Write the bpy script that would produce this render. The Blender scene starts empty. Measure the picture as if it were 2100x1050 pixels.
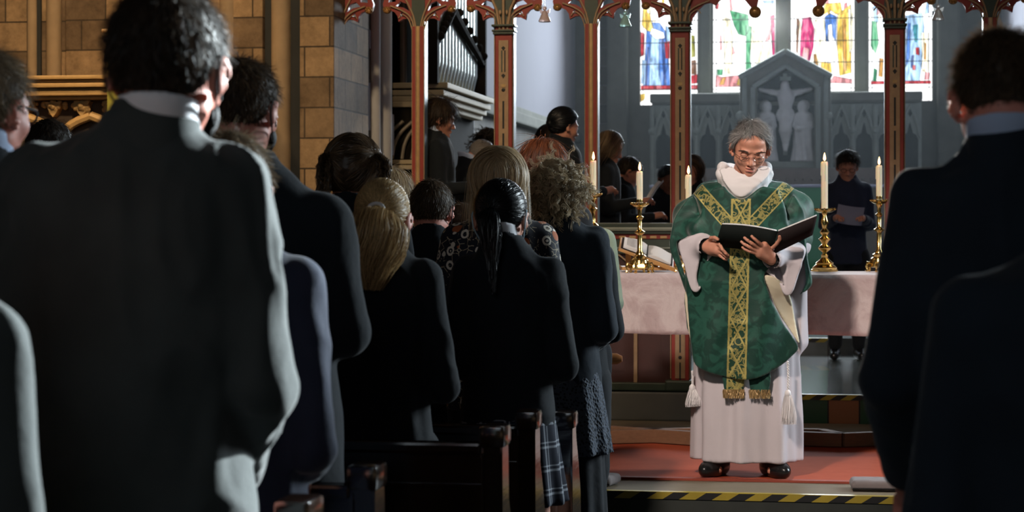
import bpy, bmesh, math, random
import numpy as np
from mathutils import Vector, Matrix, Euler
R = math.radians
rng = np.random.default_rng(7)
random.seed(7)
SC = bpy.context.scene
COL = SC.collection

# ------------------------------------------------------------------ camera
F = 4083.0            # focal length in pixels of the 2100 px wide frame
TH = R(9.0)           # the camera looks a little to the left of the nave axis
CH = 1.43             # eye height
HOR = 450.0
cam_d = bpy.data.cameras.new('camera')
cam = bpy.data.objects.new('camera', cam_d); COL.objects.link(cam)
cam_d.sensor_width = 36.0
cam_d.lens = F * 36.0 / 2100.0
cam_d.shift_y = (HOR - 525.0) / 2100.0
cam.location = (0, 0, CH)
cam.rotation_euler = (R(90), 0, TH)
cam_d.dof.use_dof = True
cam_d.dof.focus_distance = 8.2
cam_d.dof.aperture_fstop = 5.6
cam_d.clip_start = 0.05
SC.camera = cam

# ------------------------------------------------------------------ world, exposure
SC.view_settings.view_transform = 'Standard'
SC.view_settings.look = 'None'
SC.view_settings.gamma = 1.0
SC.view_settings.use_curve_mapping = False
SC.view_settings.exposure = 0.0
w = bpy.data.worlds.new('world'); SC.world = w; w.use_nodes = True
w.node_tree.nodes['Background'].inputs[0].default_value = (0.55, 0.7, 1.0, 1)
w.node_tree.nodes['Background'].inputs[1].default_value = 0.012
SC.cycles.max_bounces = 6
SC.cycles.diffuse_bounces = 3
SC.cycles.volume_bounces = 0
SC.cycles.sample_clamp_indirect = 3.0

# ------------------------------------------------------------------ lights of the place and added fills
def aim(o, target):
    d = Vector(target) - Vector(o.location)
    o.rotation_euler = d.to_track_quat('-Z', 'Y').to_euler()
def area(name, loc, target, sx, sy, power, col, spread=180):
    l = bpy.data.lights.new(name, 'AREA'); l.shape = 'RECTANGLE'; l.size = sx; l.size_y = sy
    l.energy = power; l.color = col; l.spread = R(spread)
    o = bpy.data.objects.new(name, l); COL.objects.link(o); o.location = loc; aim(o, target); return o
def spot(name, loc, target, power, col, deg, blend=0.6, size=0.12):
    l = bpy.data.lights.new(name, 'SPOT'); l.energy = power; l.color = col
    l.spot_size = R(deg); l.spot_blend = blend; l.shadow_soft_size = size
    o = bpy.data.objects.new(name, l); COL.objects.link(o); o.location = loc; aim(o, target); return o
# weak cool fill added behind the camera, the west wall has no opening
area('fill_west', (-1.5, -2.6, 4.4), (-0.8, 8.0, 0.6), 3.0, 2.6, 34, (0.78, 0.90, 1.0), 160)
# daylight through the tall window of the south aisle (the wall with the opening is built below)
area('daylight_south_window', (4.9, 11.1, 3.3), (-0.6, 5.2, 1.3), 1.5, 2.6, 260, (0.80, 0.93, 1.0), 110)
# a shaft of sun through the same window falls on the arm of the nearest man
spot('sunbeam_south_window', (4.8, 11.0, 4.4), (-0.86, 3.25, 1.40), 27000, (0.86, 0.97, 1.0), 7.4, 0.6, 0.10)
# daylight from the east window
area('daylight_east_window', (-0.5, 24.7, 4.1), (-0.4, 6.0, 1.2), 3.2, 2.2, 520, (0.80, 0.91, 1.0), 120)
# and a shaft of morning sun slanting down from it on to the right-hand pews
spot('sunbeam_east_window', (-0.9, 24.6, 3.9), (0.36, 3.5, 1.74), 50000, (1.0, 0.95, 0.86), 4.2, 0.7, 0.15)
# cool fill added inside the chancel's solid south wall
area('fill_chancel', (1.9, 18.5, 4.3), (-2.2, 17.5, 1.0), 2.2, 1.8, 44, (0.70, 0.88, 1.0), 150)
# tungsten floodlights on the arch wall, the organ and the altar
spot('flood_arch_wall', (-2.3, 7.2, 5.4), (-3.9, 12.6, 2.1), 620, (1.0, 0.72, 0.42), 62, 0.8)
spot('flood_arch_wall_low', (-4.9, 9.3, 4.8), (-4.9, 12.2, 2.2), 240, (1.0, 0.66, 0.34), 70, 0.8)
spot('flood_altar', (-1.5, 5.0, 4.5), (-0.40, 10.2, 0.95), 1150, (1.0, 0.85, 0.75), 31, 0.5, 0.2)
spot('flood_screen', (-0.9, 8.0, 5.2), (-1.0, 12.7, 2.2), 190, (1.0, 0.80, 0.60), 50, 0.8, 0.15)
spot('organ_lamp', (-1.6, 13.4, 3.9), (-2.95, 15.4, 2.6), 26, (1.0, 0.82, 0.55), 80, 0.8, 0.05)

# ------------------------------------------------------------------ picture helpers: where a pixel's ray meets a plane of the church
def W(px, py, D):
    a = (px - 1050.0) / F; c = -(py - HOR) / F
    return Vector((D * (a * math.cos(TH) - math.sin(TH)), D * (a * math.sin(TH) + math.cos(TH)), CH + D * c))
def PY(px, py, Y):
    a = (px - 1050.0) / F
    return W(px, py, Y / (a * math.sin(TH) + math.cos(TH)))

# ------------------------------------------------------------------ node helpers
class S:
    """a value inside a node tree, with arithmetic"""
    def __init__(s, t, o): s.t = t; s.o = o
    def _m(s, op, b=None, c=None, rev=False):
        n = s.t.nodes.new('ShaderNodeMath'); n.operation = op
        xs = [s, b] if b is not None else [s]
        if rev: xs = [b, s]
        if c is not None: xs.append(c)
        for i, x in enumerate(xs):
            if isinstance(x, S): s.t.links.new(x.o, n.inputs[i])
            else: n.inputs[i].default_value = float(x)
        return S(s.t, n.outputs[0])
    def __add__(s, b): return s._m('ADD', b)
    __radd__ = __add__
    def __sub__(s, b): return s._m('SUBTRACT', b)
    def __rsub__(s, b): return s._m('SUBTRACT', b, rev=True)
    def __mul__(s, b): return s._m('MULTIPLY', b)
    __rmul__ = __mul__
    def __truediv__(s, b): return s._m('DIVIDE', b)
    def abs(s): return s._m('ABSOLUTE')
    def lt(s, b): return s._m('LESS_THAN', b)
    def gt(s, b): return s._m('GREATER_THAN', b)
    def mn(s, b): return s._m('MINIMUM', b)
    def mx(s, b): return s._m('MAXIMUM', b)
    def sin(s): return s._m('SINE')
    def frac(s): return s._m('FRACT')
    def mod(s, b): return s._m('FLOORED_MODULO', b)
    def pingpong(s, b): return s._m('PINGPONG', b)
    def pow(s, b): return s._m('POWER', b)
    def sm(s, a, b):
        n = s.t.nodes.new('ShaderNodeMapRange'); n.interpolation_type = 'SMOOTHSTEP'
        s.t.links.new(s.o, n.inputs[0]); n.inputs[1].default_value = a; n.inputs[2].default_value = b
        return S(s.t, n.outputs[0])
class MT:
    """a procedural material under construction"""
    def __init__(s, name, rough=0.6, metal=0.0, spec=0.5, sheen=0.0, coat=0.0):
        s.m = bpy.data.materials.new(name); s.m.use_nodes = True; s.t = s.m.node_tree
        s.b = s.t.nodes['Principled BSDF']
        s.b.inputs['Roughness'].default_value = rough; s.b.inputs['Metallic'].default_value = metal
        s.b.inputs['Specular IOR Level'].default_value = spec
        s.b.inputs['Sheen Weight'].default_value = sheen
        s.b.inputs['Coat Weight'].default_value = coat
        s.coord = None
    def xyz(s, which='Object'):
        tc = s.t.nodes.new('ShaderNodeTexCoord'); sp = s.t.nodes.new('ShaderNodeSeparateXYZ')
        s.t.links.new(tc.outputs[which], sp.inputs[0]); s.coord = tc.outputs[which]
        return [S(s.t, sp.outputs[i]) for i in range(3)]
    def vec(s, sx=1, sy=1, sz=1, which='Object', rot=(0, 0, 0)):
        tc = s.t.nodes.new('ShaderNodeTexCoord'); mp = s.t.nodes.new('ShaderNodeMapping')
        s.t.links.new(tc.outputs[which], mp.inputs[0]); mp.inputs['Scale'].default_value = (sx, sy, sz)
        mp.inputs['Rotation'].default_value = rot
        return mp.outputs[0]
    def noise(s, scale, detail=3, rough=0.5, v=None, dist=0.0):
        n = s.t.nodes.new('ShaderNodeTexNoise'); n.inputs['Scale'].default_value = scale
        n.inputs['Detail'].default_value = detail; n.inputs['Roughness'].default_value = rough
        n.inputs['Distortion'].default_value = dist
        s.t.links.new(v if v is not None else s.vec(), n.inputs[0]); return S(s.t, n.outputs[0])
    def voro(s, scale, v=None, feat='F1', out=0):
        n = s.t.nodes.new('ShaderNodeTexVoronoi'); n.inputs['Scale'].default_value = scale; n.feature = feat
        s.t.links.new(v if v is not None else s.vec(), n.inputs[0]); return S(s.t, n.outputs[out])
    def mix(s, f, a, b):
        n = s.t.nodes.new('ShaderNodeMix'); n.data_type = 'RGBA'
        if isinstance(f, S): s.t.links.new(f.o, n.inputs[0])
        else: n.inputs[0].default_value = f
        for x, i in ((a, 6), (b, 7)):
            if isinstance(x, tuple): n.inputs[i].default_value = (*x[:3], 1)
            else: s.t.links.new(x.o, n.inputs[i])
        return S(s.t, n.outputs[2])
    def ramp(s, f, stops):
        n = s.t.nodes.new('ShaderNodeValToRGB'); s.t.links.new(f.o, n.inputs[0])
        e = n.color_ramp.elements
        e[0].position = stops[0][0]; e[0].color = (*stops[0][1], 1)
        e[1].position = stops[-1][0]; e[1].color = (*stops[-1][1], 1)
        for p, c in stops[1:-1]:
            k = e.new(p); k.color = (*c, 1)
        return S(s.t, n.outputs[0])
    def col(s, c, emit=0):
        if isinstance(c, tuple): s.b.inputs['Base Color'].default_value = (*c, 1)
        else: s.t.links.new(c.o, s.b.inputs['Base Color'])
        if emit:
            if isinstance(c, tuple): s.b.inputs['Emission Color'].default_value = (*c, 1)
            else: s.t.links.new(c.o, s.b.inputs['Emission Color'])
            s.b.inputs['Emission Strength'].default_value = emit
        return s
    def inp(s, name, v):
        if isinstance(v, S): s.t.links.new(v.o, s.b.inputs[name])
        else: s.b.inputs[name].default_value = v
        return s
    def bump(s, h, strength=0.3, dist=0.01):
        n = s.t.nodes.new('ShaderNodeBump'); n.inputs['Strength'].default_value = strength
        n.inputs['Distance'].default_value = dist
        s.t.links.new(h.o, n.inputs['Height']); s.t.links.new(n.outputs[0], s.b.inputs['Normal']); return s
    def attr(s, name):
        n = s.t.nodes.new('ShaderNodeAttribute'); n.attribute_name = name; return S(s.t, n.outputs[0])

def m_cloth(name, c, sheen=0.25, rough=0.85, var=0.25, bump=0.25, spec=0.25, weave=900, st=(1, 1, 1)):
    m = MT(name, rough, spec=spec, sheen=sheen)
    m.b.inputs['Sheen Roughness'].default_value = 0.4
    n = m.noise(9, 4)
    lo = tuple(x * (1 - var) for x in c); hi = tuple(min(1, x * (1 + var)) for x in c)
    m.col(m.mix(n, lo, hi))
    m.bump(m.noise(22, 3) * 0.8 + m.noise(weave, 1) * 0.12, bump, 0.012)
    return m.m
def m_wool(name, c, sheen=0.3):
    return m_cloth(name, c, sheen, 0.9, 0.3, 0.35)
def m_plain(name, c, rough=0.5, metal=0.0, coat=0.0, spec=0.5, var=0.15, sc=12, bump=0.1, emit=0):
    m = MT(name, rough, metal, spec, coat=coat)
    n = m.noise(sc, 4)
    m.col(m.mix(n, tuple(x * (1 - var) for x in c), tuple(min(1, x * (1 + var)) for x in c)), emit)
    if bump: m.bump(n, bump, 0.01)
    return m.m
def m_hair(name, c1, c2, rough=0.5, spec=0.3):
    m = MT(name, rough, spec=spec)
    c = m.mix(m.attr('tint'), c1, c2); m.col(c); tr = m.t.nodes.new('ShaderNodeBsdfTranslucent'); m.t.links.new(c.o, tr.inputs[0])
    ms = m.t.nodes.new('ShaderNodeMixShader'); ms.inputs[0].default_value = 0.28; m.t.links.new(m.b.outputs[0], ms.inputs[1]); m.t.links.new(tr.outputs[0], ms.inputs[2]); m.t.links.new(ms.outputs[0], m.t.nodes['Material Output'].inputs[0])
    return m.m
def m_skin(name, c, c2=None):
    m = MT(name, 0.5, spec=0.4)
    c2 = c2 or tuple(x * f for x, f in zip(c, (1.05, 0.8, 0.75)))
    m.col(m.mix(m.noise(30, 4), c, c2))
    m.b.inputs['Subsurface Weight'].default_value = 0.12
    m.b.inputs['Subsurface Radius'].default_value = (0.012, 0.005, 0.003)
    m.b.inputs['Subsurface Scale'].default_value = 1.0
    m.bump(m.noise(120, 2), 0.1, 0.002)
    return m.m

# ------------------------------------------------------------------ scene-graph helpers
def tag(o, label=None, cat=None, group=None, kind=None):
    if label: o['label'] = label
    if cat: o['category'] = cat
    if group: o['group'] = group
    if kind: o['kind'] = kind
    return o
def empty(name, loc=(0, 0, 0), rz=0.0, label=None, cat=None, group=None):
    o = bpy.data.objects.new(name, None); COL.objects.link(o); o.empty_display_size = 0.1
    o.location = loc; o.rotation_euler = (0, 0, rz); return tag(o, label, cat, group)
def link_mesh(name, me, mats, parent=None, smooth=True):
    o = bpy.data.objects.new(name, me); COL.objects.link(o)
    for m in (mats if isinstance(mats, (list, tuple)) else [mats]): me.materials.append(m)
    if smooth and len(me.polygons): me.polygons.foreach_set('use_smooth', [True] * len(me.polygons))
    if parent: o.parent = parent
    return o
def np_mesh(name, V, Fq, mats, parent=None, smooth=True, tint=None, mat_idx=None):
    me = bpy.data.meshes.new(name)
    V = np.asarray(V, np.float32); Fq = np.asarray(Fq, np.int32); nf, k = Fq.shape
    me.vertices.add(len(V)); me.vertices.foreach_set('co', V.ravel())
    me.loops.add(nf * k); me.loops.foreach_set('vertex_index', Fq.ravel())
    me.polygons.add(nf); me.polygons.foreach_set('loop_start', np.arange(nf, dtype=np.int32) * k)
    try: me.polygons.foreach_set('loop_total', np.full(nf, k, np.int32))
    except Exception: pass
    if tint is not None:
        at = me.attributes.new('tint', 'FLOAT', 'POINT'); at.data.foreach_set('value', np.asarray(tint, np.float32))
    o = link_mesh(name, me, mats, parent, smooth)
    if mat_idx is not None: me.polygons.foreach_set('material_index', np.asarray(mat_idx, np.int32))
    me.update(calc_edges=True); me.validate()
    return o
class MB:
    """collects simple solids and links them as one mesh object"""
    def __init__(s): s.bm = bmesh.new(); s.mi = 0
    def _new(s, fs):
        for f in fs: f.material_index = s.mi
    def box(s, lo, hi, bev=0.0, M=None):
        n0 = len(s.bm.faces)
        c = [(a + b) / 2 for a, b in zip(lo, hi)]; d = [abs(b - a) for a, b in zip(lo, hi)]
        r = bmesh.ops.create_cube(s.bm, size=1.0, matrix=(M or Matrix()) @ Matrix.Translation(c) @ Matrix.Diagonal((*d, 1)))
        if bev:
            es = list({e for v in r['verts'] for e in v.link_edges})
            bmesh.ops.bevel(s.bm, geom=es, offset=bev, segments=2, affect='EDGES', profile=0.6)
        s.bm.faces.ensure_lookup_table(); s._new(s.bm.faces[n0:]); return s
    def tube(s, pts, r, n=8, closed=False, caps=True):
        """round bar through pts; r a number or a list"""
        pts = [Vector(p) for p in pts]; m = len(pts)
        rs = r if isinstance(r, (list, tuple)) else [r] * m
        rings = []; up = None
        for i, p in enumerate(pts):
            a = pts[(i - 1) % m] if (closed or i > 0) else p
            b = pts[(i + 1) % m] if (closed or i < m - 1) else p
            t = (b - a).normalized()
            if up is None: up = Vector((0, 0, 1)) if abs(t.z) < 0.9 else Vector((0, 1, 0))
            u = t.cross(up).normalized(); v = u.cross(t).normalized(); up = v
            rings.append([s.bm.verts.new(p + (u * math.cos(2 * math.pi * k / n) + v * math.sin(2 * math.pi * k / n)) * rs[i]) for k in range(n)])
        fs = []
        for i in range(m if closed else m - 1):
            A, B = rings[i], rings[(i + 1) % m]
            for k in range(n): fs.append(s.bm.faces.new((A[k], A[(k + 1) % n], B[(k + 1) % n], B[k])))
        if not closed and caps:
            fs.append(s.bm.faces.new(rings[0][::-1])); fs.append(s.bm.faces.new(rings[-1]))
        s._new(fs); return s
    def lathe(s, prof, c=(0, 0, 0), n=20):
        """prof: (radius, z) from bottom to top, round a vertical axis at c"""
        rings = []
        for r, z in prof:
            rings.append([s.bm.verts.new((c[0] + max(r, 1e-4) * math.cos(2 * math.pi * k / n), c[1] + max(r, 1e-4) * math.sin(2 * math.pi * k / n), c[2] + z)) for k in range(n)])
        fs = []
        for A, B in zip(rings, rings[1:]):
            for k in range(n): fs.append(s.bm.faces.new((A[k], A[(k + 1) % n], B[(k + 1) % n], B[k])))
        fs.append(s.bm.faces.new(rings[0][::-1])); fs.append(s.bm.faces.new(rings[-1]))
        s._new(fs); return s
    def ball(s, c, r, n=12, sq=(1, 1, 1)):
        n0 = len(s.bm.faces)
        bmesh.ops.create_uvsphere(s.bm, u_segments=n, v_segments=max(6, n // 2), radius=1.0,
                                  matrix=Matrix.Translation(c) @ Matrix.Diagonal((r * sq[0], r * sq[1], r * sq[2], 1)))
        s.bm.faces.ensure_lookup_table(); s._new(s.bm.faces[n0:]); return s
    def prism(s, poly, y0, y1, M=None):
        """poly in (x, z), pushed out along y"""
        M = M or Matrix()
        A = [s.bm.verts.new(M @ Vector((x, y0, z))) for x, z in poly]; B = [s.bm.verts.new(M @ Vector((x, y1, z))) for x, z in poly]
        fs = [s.bm.faces.new(A), s.bm.faces.new(B[::-1])]; n = len(poly)
        for k in range(n): fs.append(s.bm.faces.new((A[k], B[k], B[(k + 1) % n], A[(k + 1) % n])))
        s._new(fs); return s
    def mat(s, i): s.mi = i; return s
    def build(s, name, mats, parent=None, smooth=False, auto=True):
        bmesh.ops.recalc_face_normals(s.bm, faces=s.bm.faces)
        me = bpy.data.meshes.new(name); s.bm.to_mesh(me); s.bm.free()
        o = link_mesh(name, me, mats, parent, smooth)
        if smooth and auto:
            me.polygons.foreach_set('use_smooth', [True] * len(me.polygons))
            try: me.set_sharp_from_angle(angle=R(40))
            except Exception: pass
        return o
def plate(name, outline, holes, y0, y1, mat, parent=None, bev=0.0):
    """a flat plate in the x-z plane with holes, from y0 to y1"""
    cu = bpy.data.curves.new(name, 'CURVE'); cu.dimensions = '2D'; cu.fill_mode = 'BOTH'
    cu.extrude = abs(y1 - y0) / 2 - bev; cu.bevel_depth = bev; cu.bevel_resolution = 1
    for pl in [outline] + holes:
        sp = cu.splines.new('POLY'); sp.points.add(len(pl) - 1); sp.use_cyclic_u = True
        for i, (x, z) in enumerate(pl): sp.points[i].co = (x, z, 0, 1)
    o = bpy.data.objects.new(name, cu); COL.objects.link(o)
    dg = bpy.context.evaluated_depsgraph_get(); me = bpy.data.meshes.new_from_object(o.evaluated_get(dg))
    bpy.data.objects.remove(o); bpy.data.curves.remove(cu)
    me.transform(Matrix.Translation((0, (y0 + y1) / 2, 0)) @ Matrix.Rotation(R(90), 4, 'X'))
    me.name = name
    me.materials.clear()
    return link_mesh(name, me, mat, parent, smooth=False)
def join_plates(objs):
    """several plates of one part become one mesh"""
    a = objs[0]; bm = bmesh.new()
    for o in objs: bm.from_mesh(o.data)
    bm.to_mesh(a.data); bm.free()
    for o in objs[1:]: bpy.data.objects.remove(o)
    return a

# ------------------------------------------------------------------ soft solids: distance fields turned into smooth meshes
def _v(p): return np.asarray(p, np.float64)
def rc(a, b, ra, rb):
    a = _v(a); b = _v(b); ab = b - a; L = max(ab @ ab, 1e-12)
    def f(P):
        t = np.clip(((P - a) @ ab) / L, 0, 1)
        return np.linalg.norm(P - a - t[..., None] * ab, axis=-1) - (ra + (rb - ra) * t)
    r = max(ra, rb); return f, np.minimum(a, b) - r, np.maximum(a, b) + r
def el(c, r, e=(0, 0, 0)):
    c = _v(c); r = _v(r) * np.ones(3); Rm = np.array(Euler([R(x) for x in e]).to_matrix())
    def f(P):
        q = (P - c) @ Rm
        k0 = np.linalg.norm(q / r, axis=-1); k1 = np.linalg.norm(q / (r * r), axis=-1)
        return k0 * (k0 - 1) / np.maximum(k1, 1e-9)
    m = max(r) if any(e) else r
    return f, c - m, c + m
def bx(c, h, rad=0.0, e=(0, 0, 0)):
    c = _v(c); h = _v(h); Rm = np.array(Euler([R(x) for x in e]).to_matrix())
    def f(P):
        q = np.abs((P - c) @ Rm) - (h - rad)
        return np.linalg.norm(np.maximum(q, 0), axis=-1) + np.minimum(q.max(-1), 0) - rad
    m = np.linalg.norm(h) if any(e) else h
    return f, c - m, c + m
def loft(tab, ex=2.3, folds=None, ztop=None, zbot=None):
    """tab rows (z, half width, half depth, centre x, centre y), low z to high z"""
    T = np.array([list(r) + [0] * (5 - len(r)) for r in sorted(tab)], float)
    z0, z1 = T[0, 0], T[-1, 0]
    def f(P):
        z = np.clip(P[..., 2], z0, z1)
        a, b, cx, cy = (np.interp(z, T[:, 0], T[:, i]) for i in (1, 2, 3, 4))
        x = (P[..., 0] - cx) / a; y = (P[..., 1] - cy) / b
        rr = (np.abs(x) ** ex + np.abs(y) ** ex) ** (1 / ex)
        s = 1.0
        if folds is not None: s = 1 + folds(np.arctan2(y, x), z)
        d = (rr - s) * np.minimum(a, b) * 0.9
        return np.maximum(d, np.maximum(z0 - P[..., 2], P[..., 2] - z1))
    ma = np.max(T[:, 1]) * 1.15; mb = np.max(T[:, 2]) * 1.15
    return f, np.array([T[:, 3].min() - ma, T[:, 4].min() - mb, z0]), np.array([T[:, 3].max() + ma, T[:, 4].max() + mb, z1])
def func(f, lo, hi): return f, _v(lo), _v(hi)
def fr(prim, M):
    """the primitive moved by the 4x4 matrix M (rotation, uniform scale, shift)"""
    f, lo, hi = prim; M = np.array(M); A = M[:3, :3]; t = M[:3, 3]; s = np.linalg.norm(A[:, 0]); Ai = np.linalg.inv(A)
    def g(P): return f((P - t) @ Ai.T) * s
    cs = np.array([[x, y, z] for x in (lo[0], hi[0]) for y in (lo[1], hi[1]) for z in (lo[2], hi[2])]) @ A.T + t
    return g, cs.min(0), cs.max(0)
class SDF:
    def __init__(s): s.ops = []
    def add(s, *ps, k=0.0, M=None):
        for p in ps: s.ops.append((0, fr(p, M) if M is not None else p, k))
        return s
    def sub(s, *ps, k=0.0, M=None):
        for p in ps: s.ops.append((1, fr(p, M) if M is not None else p, k))
        return s
    def mesh(s, res, zones=(), pad=0.02, lo=None, hi=None):
        """zones: (axis, from, to, res) with a finer grid"""
        L = np.min([o[1][1] for o in s.ops if o[0] == 0], 0) - pad; H = np.max([o[1][2] for o in s.ops if o[0] == 0], 0) + pad
        if lo is not None: L = np.maximum(L, lo)
        if hi is not None: H = np.minimum(H, hi)
        ax = []
        for i in range(3):
            p = L[i]; g = [p]
            while p < H[i]:
                r = res
                for (a, z0, z1, rr) in zones:
                    if a == i and z0 <= p <= z1: r = min(r, rr)
                p += r; g.append(p)
            ax.append(np.array(g))
        n = [len(a) for a in ax]
        D = np.full(n, 1.0, np.float64)
        for typ, (f, lo_, hi_), k in s.ops:
            m = 0.03 + 1.5 * k + res * 2
            sl = []
            for i in range(3):
                a = max(0, np.searchsorted(ax[i], lo_[i] - m) - 1); b = min(n[i], np.searchsorted(ax[i], hi_[i] + m) + 1); sl.append(slice(a, b))
            if any(q.stop <= q.start for q in sl): continue
            P = np.stack(np.meshgrid(ax[0][sl[0]], ax[1][sl[1]], ax[2][sl[2]], indexing='ij'), -1)
            d = f(P); sl = tuple(sl); E = D[sl]
            if typ == 0:
                if k > 0:
                    h = np.maximum(k - np.abs(E - d), 0) / k; D[sl] = np.minimum(E, d) - h * h * k * 0.25
                else: D[sl] = np.minimum(E, d)
            else:
                d = -d
                if k > 0:
                    h = np.maximum(k - np.abs(E - d), 0) / k; D[sl] = np.maximum(E, d) + h * h * k * 0.25
                else: D[sl] = np.maximum(E, d)
        return nets(D, ax)
def nets(D, ax):
    nx, ny, nz = D.shape; I = D < 0
    c = [D[i:nx - 1 + i, j:ny - 1 + j, k:nz - 1 + k] for i in (0, 1) for j in (0, 1) for k in (0, 1)]
    cnt = sum((x < 0).astype(np.int8) for x in c); cells = np.argwhere((cnt > 0) & (cnt < 8))
    idx = -np.ones((nx - 1, ny - 1, nz - 1), np.int64); idx[tuple(cells.T)] = np.arange(len(cells))
    acc = np.zeros((len(cells), 3)); num = np.zeros(len(cells))
    cor = np.array([[i, j, k] for i in (0, 1) for j in (0, 1) for k in (0, 1)])
    vals = np.stack([D[tuple((cells + o).T)] for o in cor], 1)
    for a in range(8):
        for b in range(a + 1, 8):
            if np.abs(cor[a] - cor[b]).sum() != 1: continue
            da, db = vals[:, a], vals[:, b]; m = (da < 0) != (db < 0)
            t = np.where(m, da / np.where(m, da - db, 1), 0)
            p = cor[a] + (cor[b] - cor[a]) * t[:, None]
            acc += p * m[:, None]; num += m
    g = cells + acc / num[:, None]
    V = np.stack([np.interp(g[:, i], np.arange(len(ax[i])), ax[i]) for i in range(3)], 1)
    Fs = []
    for axis in range(3):
        o = [0, 0, 0]; o[axis] = 1
        A = I[:nx - o[0], :ny - o[1], :nz - o[2]]; B = I[o[0]:, o[1]:, o[2]:]
        e = np.argwhere(A != B); u, v = [(1, 2), (2, 0), (0, 1)][axis]
        sh = np.array([nx - 1, ny - 1, nz - 1])
        ok = (e[:, u] > 0) & (e[:, v] > 0) & (e[:, u] < sh[u]) & (e[:, v] < sh[v]); e = e[ok]
        q = []
        for du, dv in ((-1, -1), (0, -1), (0, 0), (-1, 0)):
            w_ = e.copy(); w_[:, u] += du; w_[:, v] += dv; q.append(idx[tuple(w_.T)])
        q = np.stack(q, 1); fl = ~I[tuple(e.T)]; q[fl] = q[fl][:, ::-1]
        Fs.append(q[(q >= 0).all(1)])
    return V, np.concatenate(Fs)
def vnormals(V, Fq):
    n = np.cross(V[Fq[:, 2]] - V[Fq[:, 0]], V[Fq[:, 3]] - V[Fq[:, 1]]); N = np.zeros_like(V)
    for i in range(4): np.add.at(N, Fq[:, i], n)
    return N / np.maximum(np.linalg.norm(N, axis=1), 1e-12)[:, None]
def relax(V, Fq, it=2, w=0.5, mask=None):
    for _ in range(it):
        A = np.zeros_like(V); n = np.zeros(len(V))
        for i in range(4):
            a, b = Fq[:, i], Fq[:, (i + 1) % 4]
            np.add.at(A, a, V[b]); np.add.at(n, a, 1); np.add.at(A, b, V[a]); np.add.at(n, b, 1)
        T = A / np.maximum(n, 1)[:, None]
        k = w if mask is None else (w * mask)[:, None]
        V = V + (T - V) * k
    return V
_perm = np.random.default_rng(3).random(4096)
def vnoise(P, seed=0):
    """smooth value noise, 0..1"""
    Q = np.floor(P).astype(np.int64); f = P - Q; f = f * f * (3 - 2 * f); out = 0
    for i in (0, 1):
        for j in (0, 1):
            for k in (0, 1):
                h = ((Q[..., 0] + i) * 73856093 ^ (Q[..., 1] + j) * 19349663 ^ (Q[..., 2] + k) * 83492791 ^ seed * 2654435) & 4095
                wt = (f[..., 0] if i else 1 - f[..., 0]) * (f[..., 1] if j else 1 - f[..., 1]) * (f[..., 2] if k else 1 - f[..., 2])
                out = out + _perm[h] * wt
    return out
def crease(V, Fq, amp=0.006, sc=(9, 9, 4), seed=1, fine=0.35):
    """cloth creases along the normals"""
    N = vnormals(V, Fq); P = V * np.array(sc)
    a = 1 - np.abs(2 * vnoise(P + vnoise(P * 0.7, seed + 9)[:, None] * 1.2, seed) - 1); b = vnoise(P * 2.3, seed + 5)
    return V + N * ((a - 0.6) * amp + (b - 0.5) * amp * fine)[:, None]
# ------------------------------------------------------------------ hair and threads: ribbons along many paths
def ribbons(paths, width, tints, center=None, taper=0.35):
    """paths (n, m, 3); every strand is a narrow strip lying on the head"""
    n, m, _ = paths.shape
    T = np.gradient(paths, axis=1); T /= np.maximum(np.linalg.norm(T, axis=2), 1e-9)[..., None]
    if center is None: center = paths.mean((0, 1))
    O = paths - center; O += rng.normal(0, 0.35, (n, 1, 3)) * np.linalg.norm(O, axis=2, keepdims=True)
    Sd = np.cross(T, O); Sd /= np.maximum(np.linalg.norm(Sd, axis=2), 1e-9)[..., None]
    u = np.linspace(0, 1, m); wd = width * (1 - (1 - taper) * u ** 2) * np.minimum(1, 0.5 + 4 * u)
    wd = wd[None, :, None] * rng.uniform(0.6, 1.3, (n, 1, 1))
    V = np.stack([paths - Sd * wd / 2, paths + Sd * wd / 2], 2).reshape(-1, 3)
    i = (np.arange(n)[:, None] * m + np.arange(m - 1)[None]).reshape(-1) * 2
    Fq = np.stack([i, i + 1, i + 3, i + 2], 1)
    return V, Fq, np.repeat(tints, m * 2)
def merge(*ms):
    V, Fq, T, n = [], [], [], 0
    for v, f, t in ms:
        V.append(v); Fq.append(f + n); T.append(t); n += len(v)
    return np.concatenate(V), np.concatenate(Fq), np.concatenate(T)
HC = np.array([0, -0.012, 0.03]); HR = np.array([0.079, 0.099, 0.092])
def hairline(y, low=-0.085, side=0.012, front=0.078):
    return np.interp(y, [-0.11, -0.07, -0.035, -0.005, 0.035, 0.07, 0.1], [low, low, low * 0.8 + side * .2, side * 0.8, 0.03, front, front + 0.012])
def scalp(n, hl, off=0.004, part=None):
    out = []; tot = 0
    while tot < n:
        d = rng.normal(size=(n * 2, 3)); d /= np.linalg.norm(d, axis=1)[:, None]
        p = HC + d * (HR + off); p = p[p[:, 2] > hl(p[:, 1]) + rng.normal(0, 0.003, len(p))]
        out.append(p); tot += len(p)
    return np.concatenate(out)[:n]
def on_head(p, off):
    q = (p - HC) / (HR + off[:, None] if isinstance(off, np.ndarray) else HR + off); l = np.linalg.norm(q, axis=1)
    k = np.where((l < 1), 1 / np.maximum(l, 1e-6), 1)
    return HC + (p - HC) * k[:, None]
def unit(v): return v / np.maximum(np.linalg.norm(v, axis=1), 1e-9)[:, None]
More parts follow.
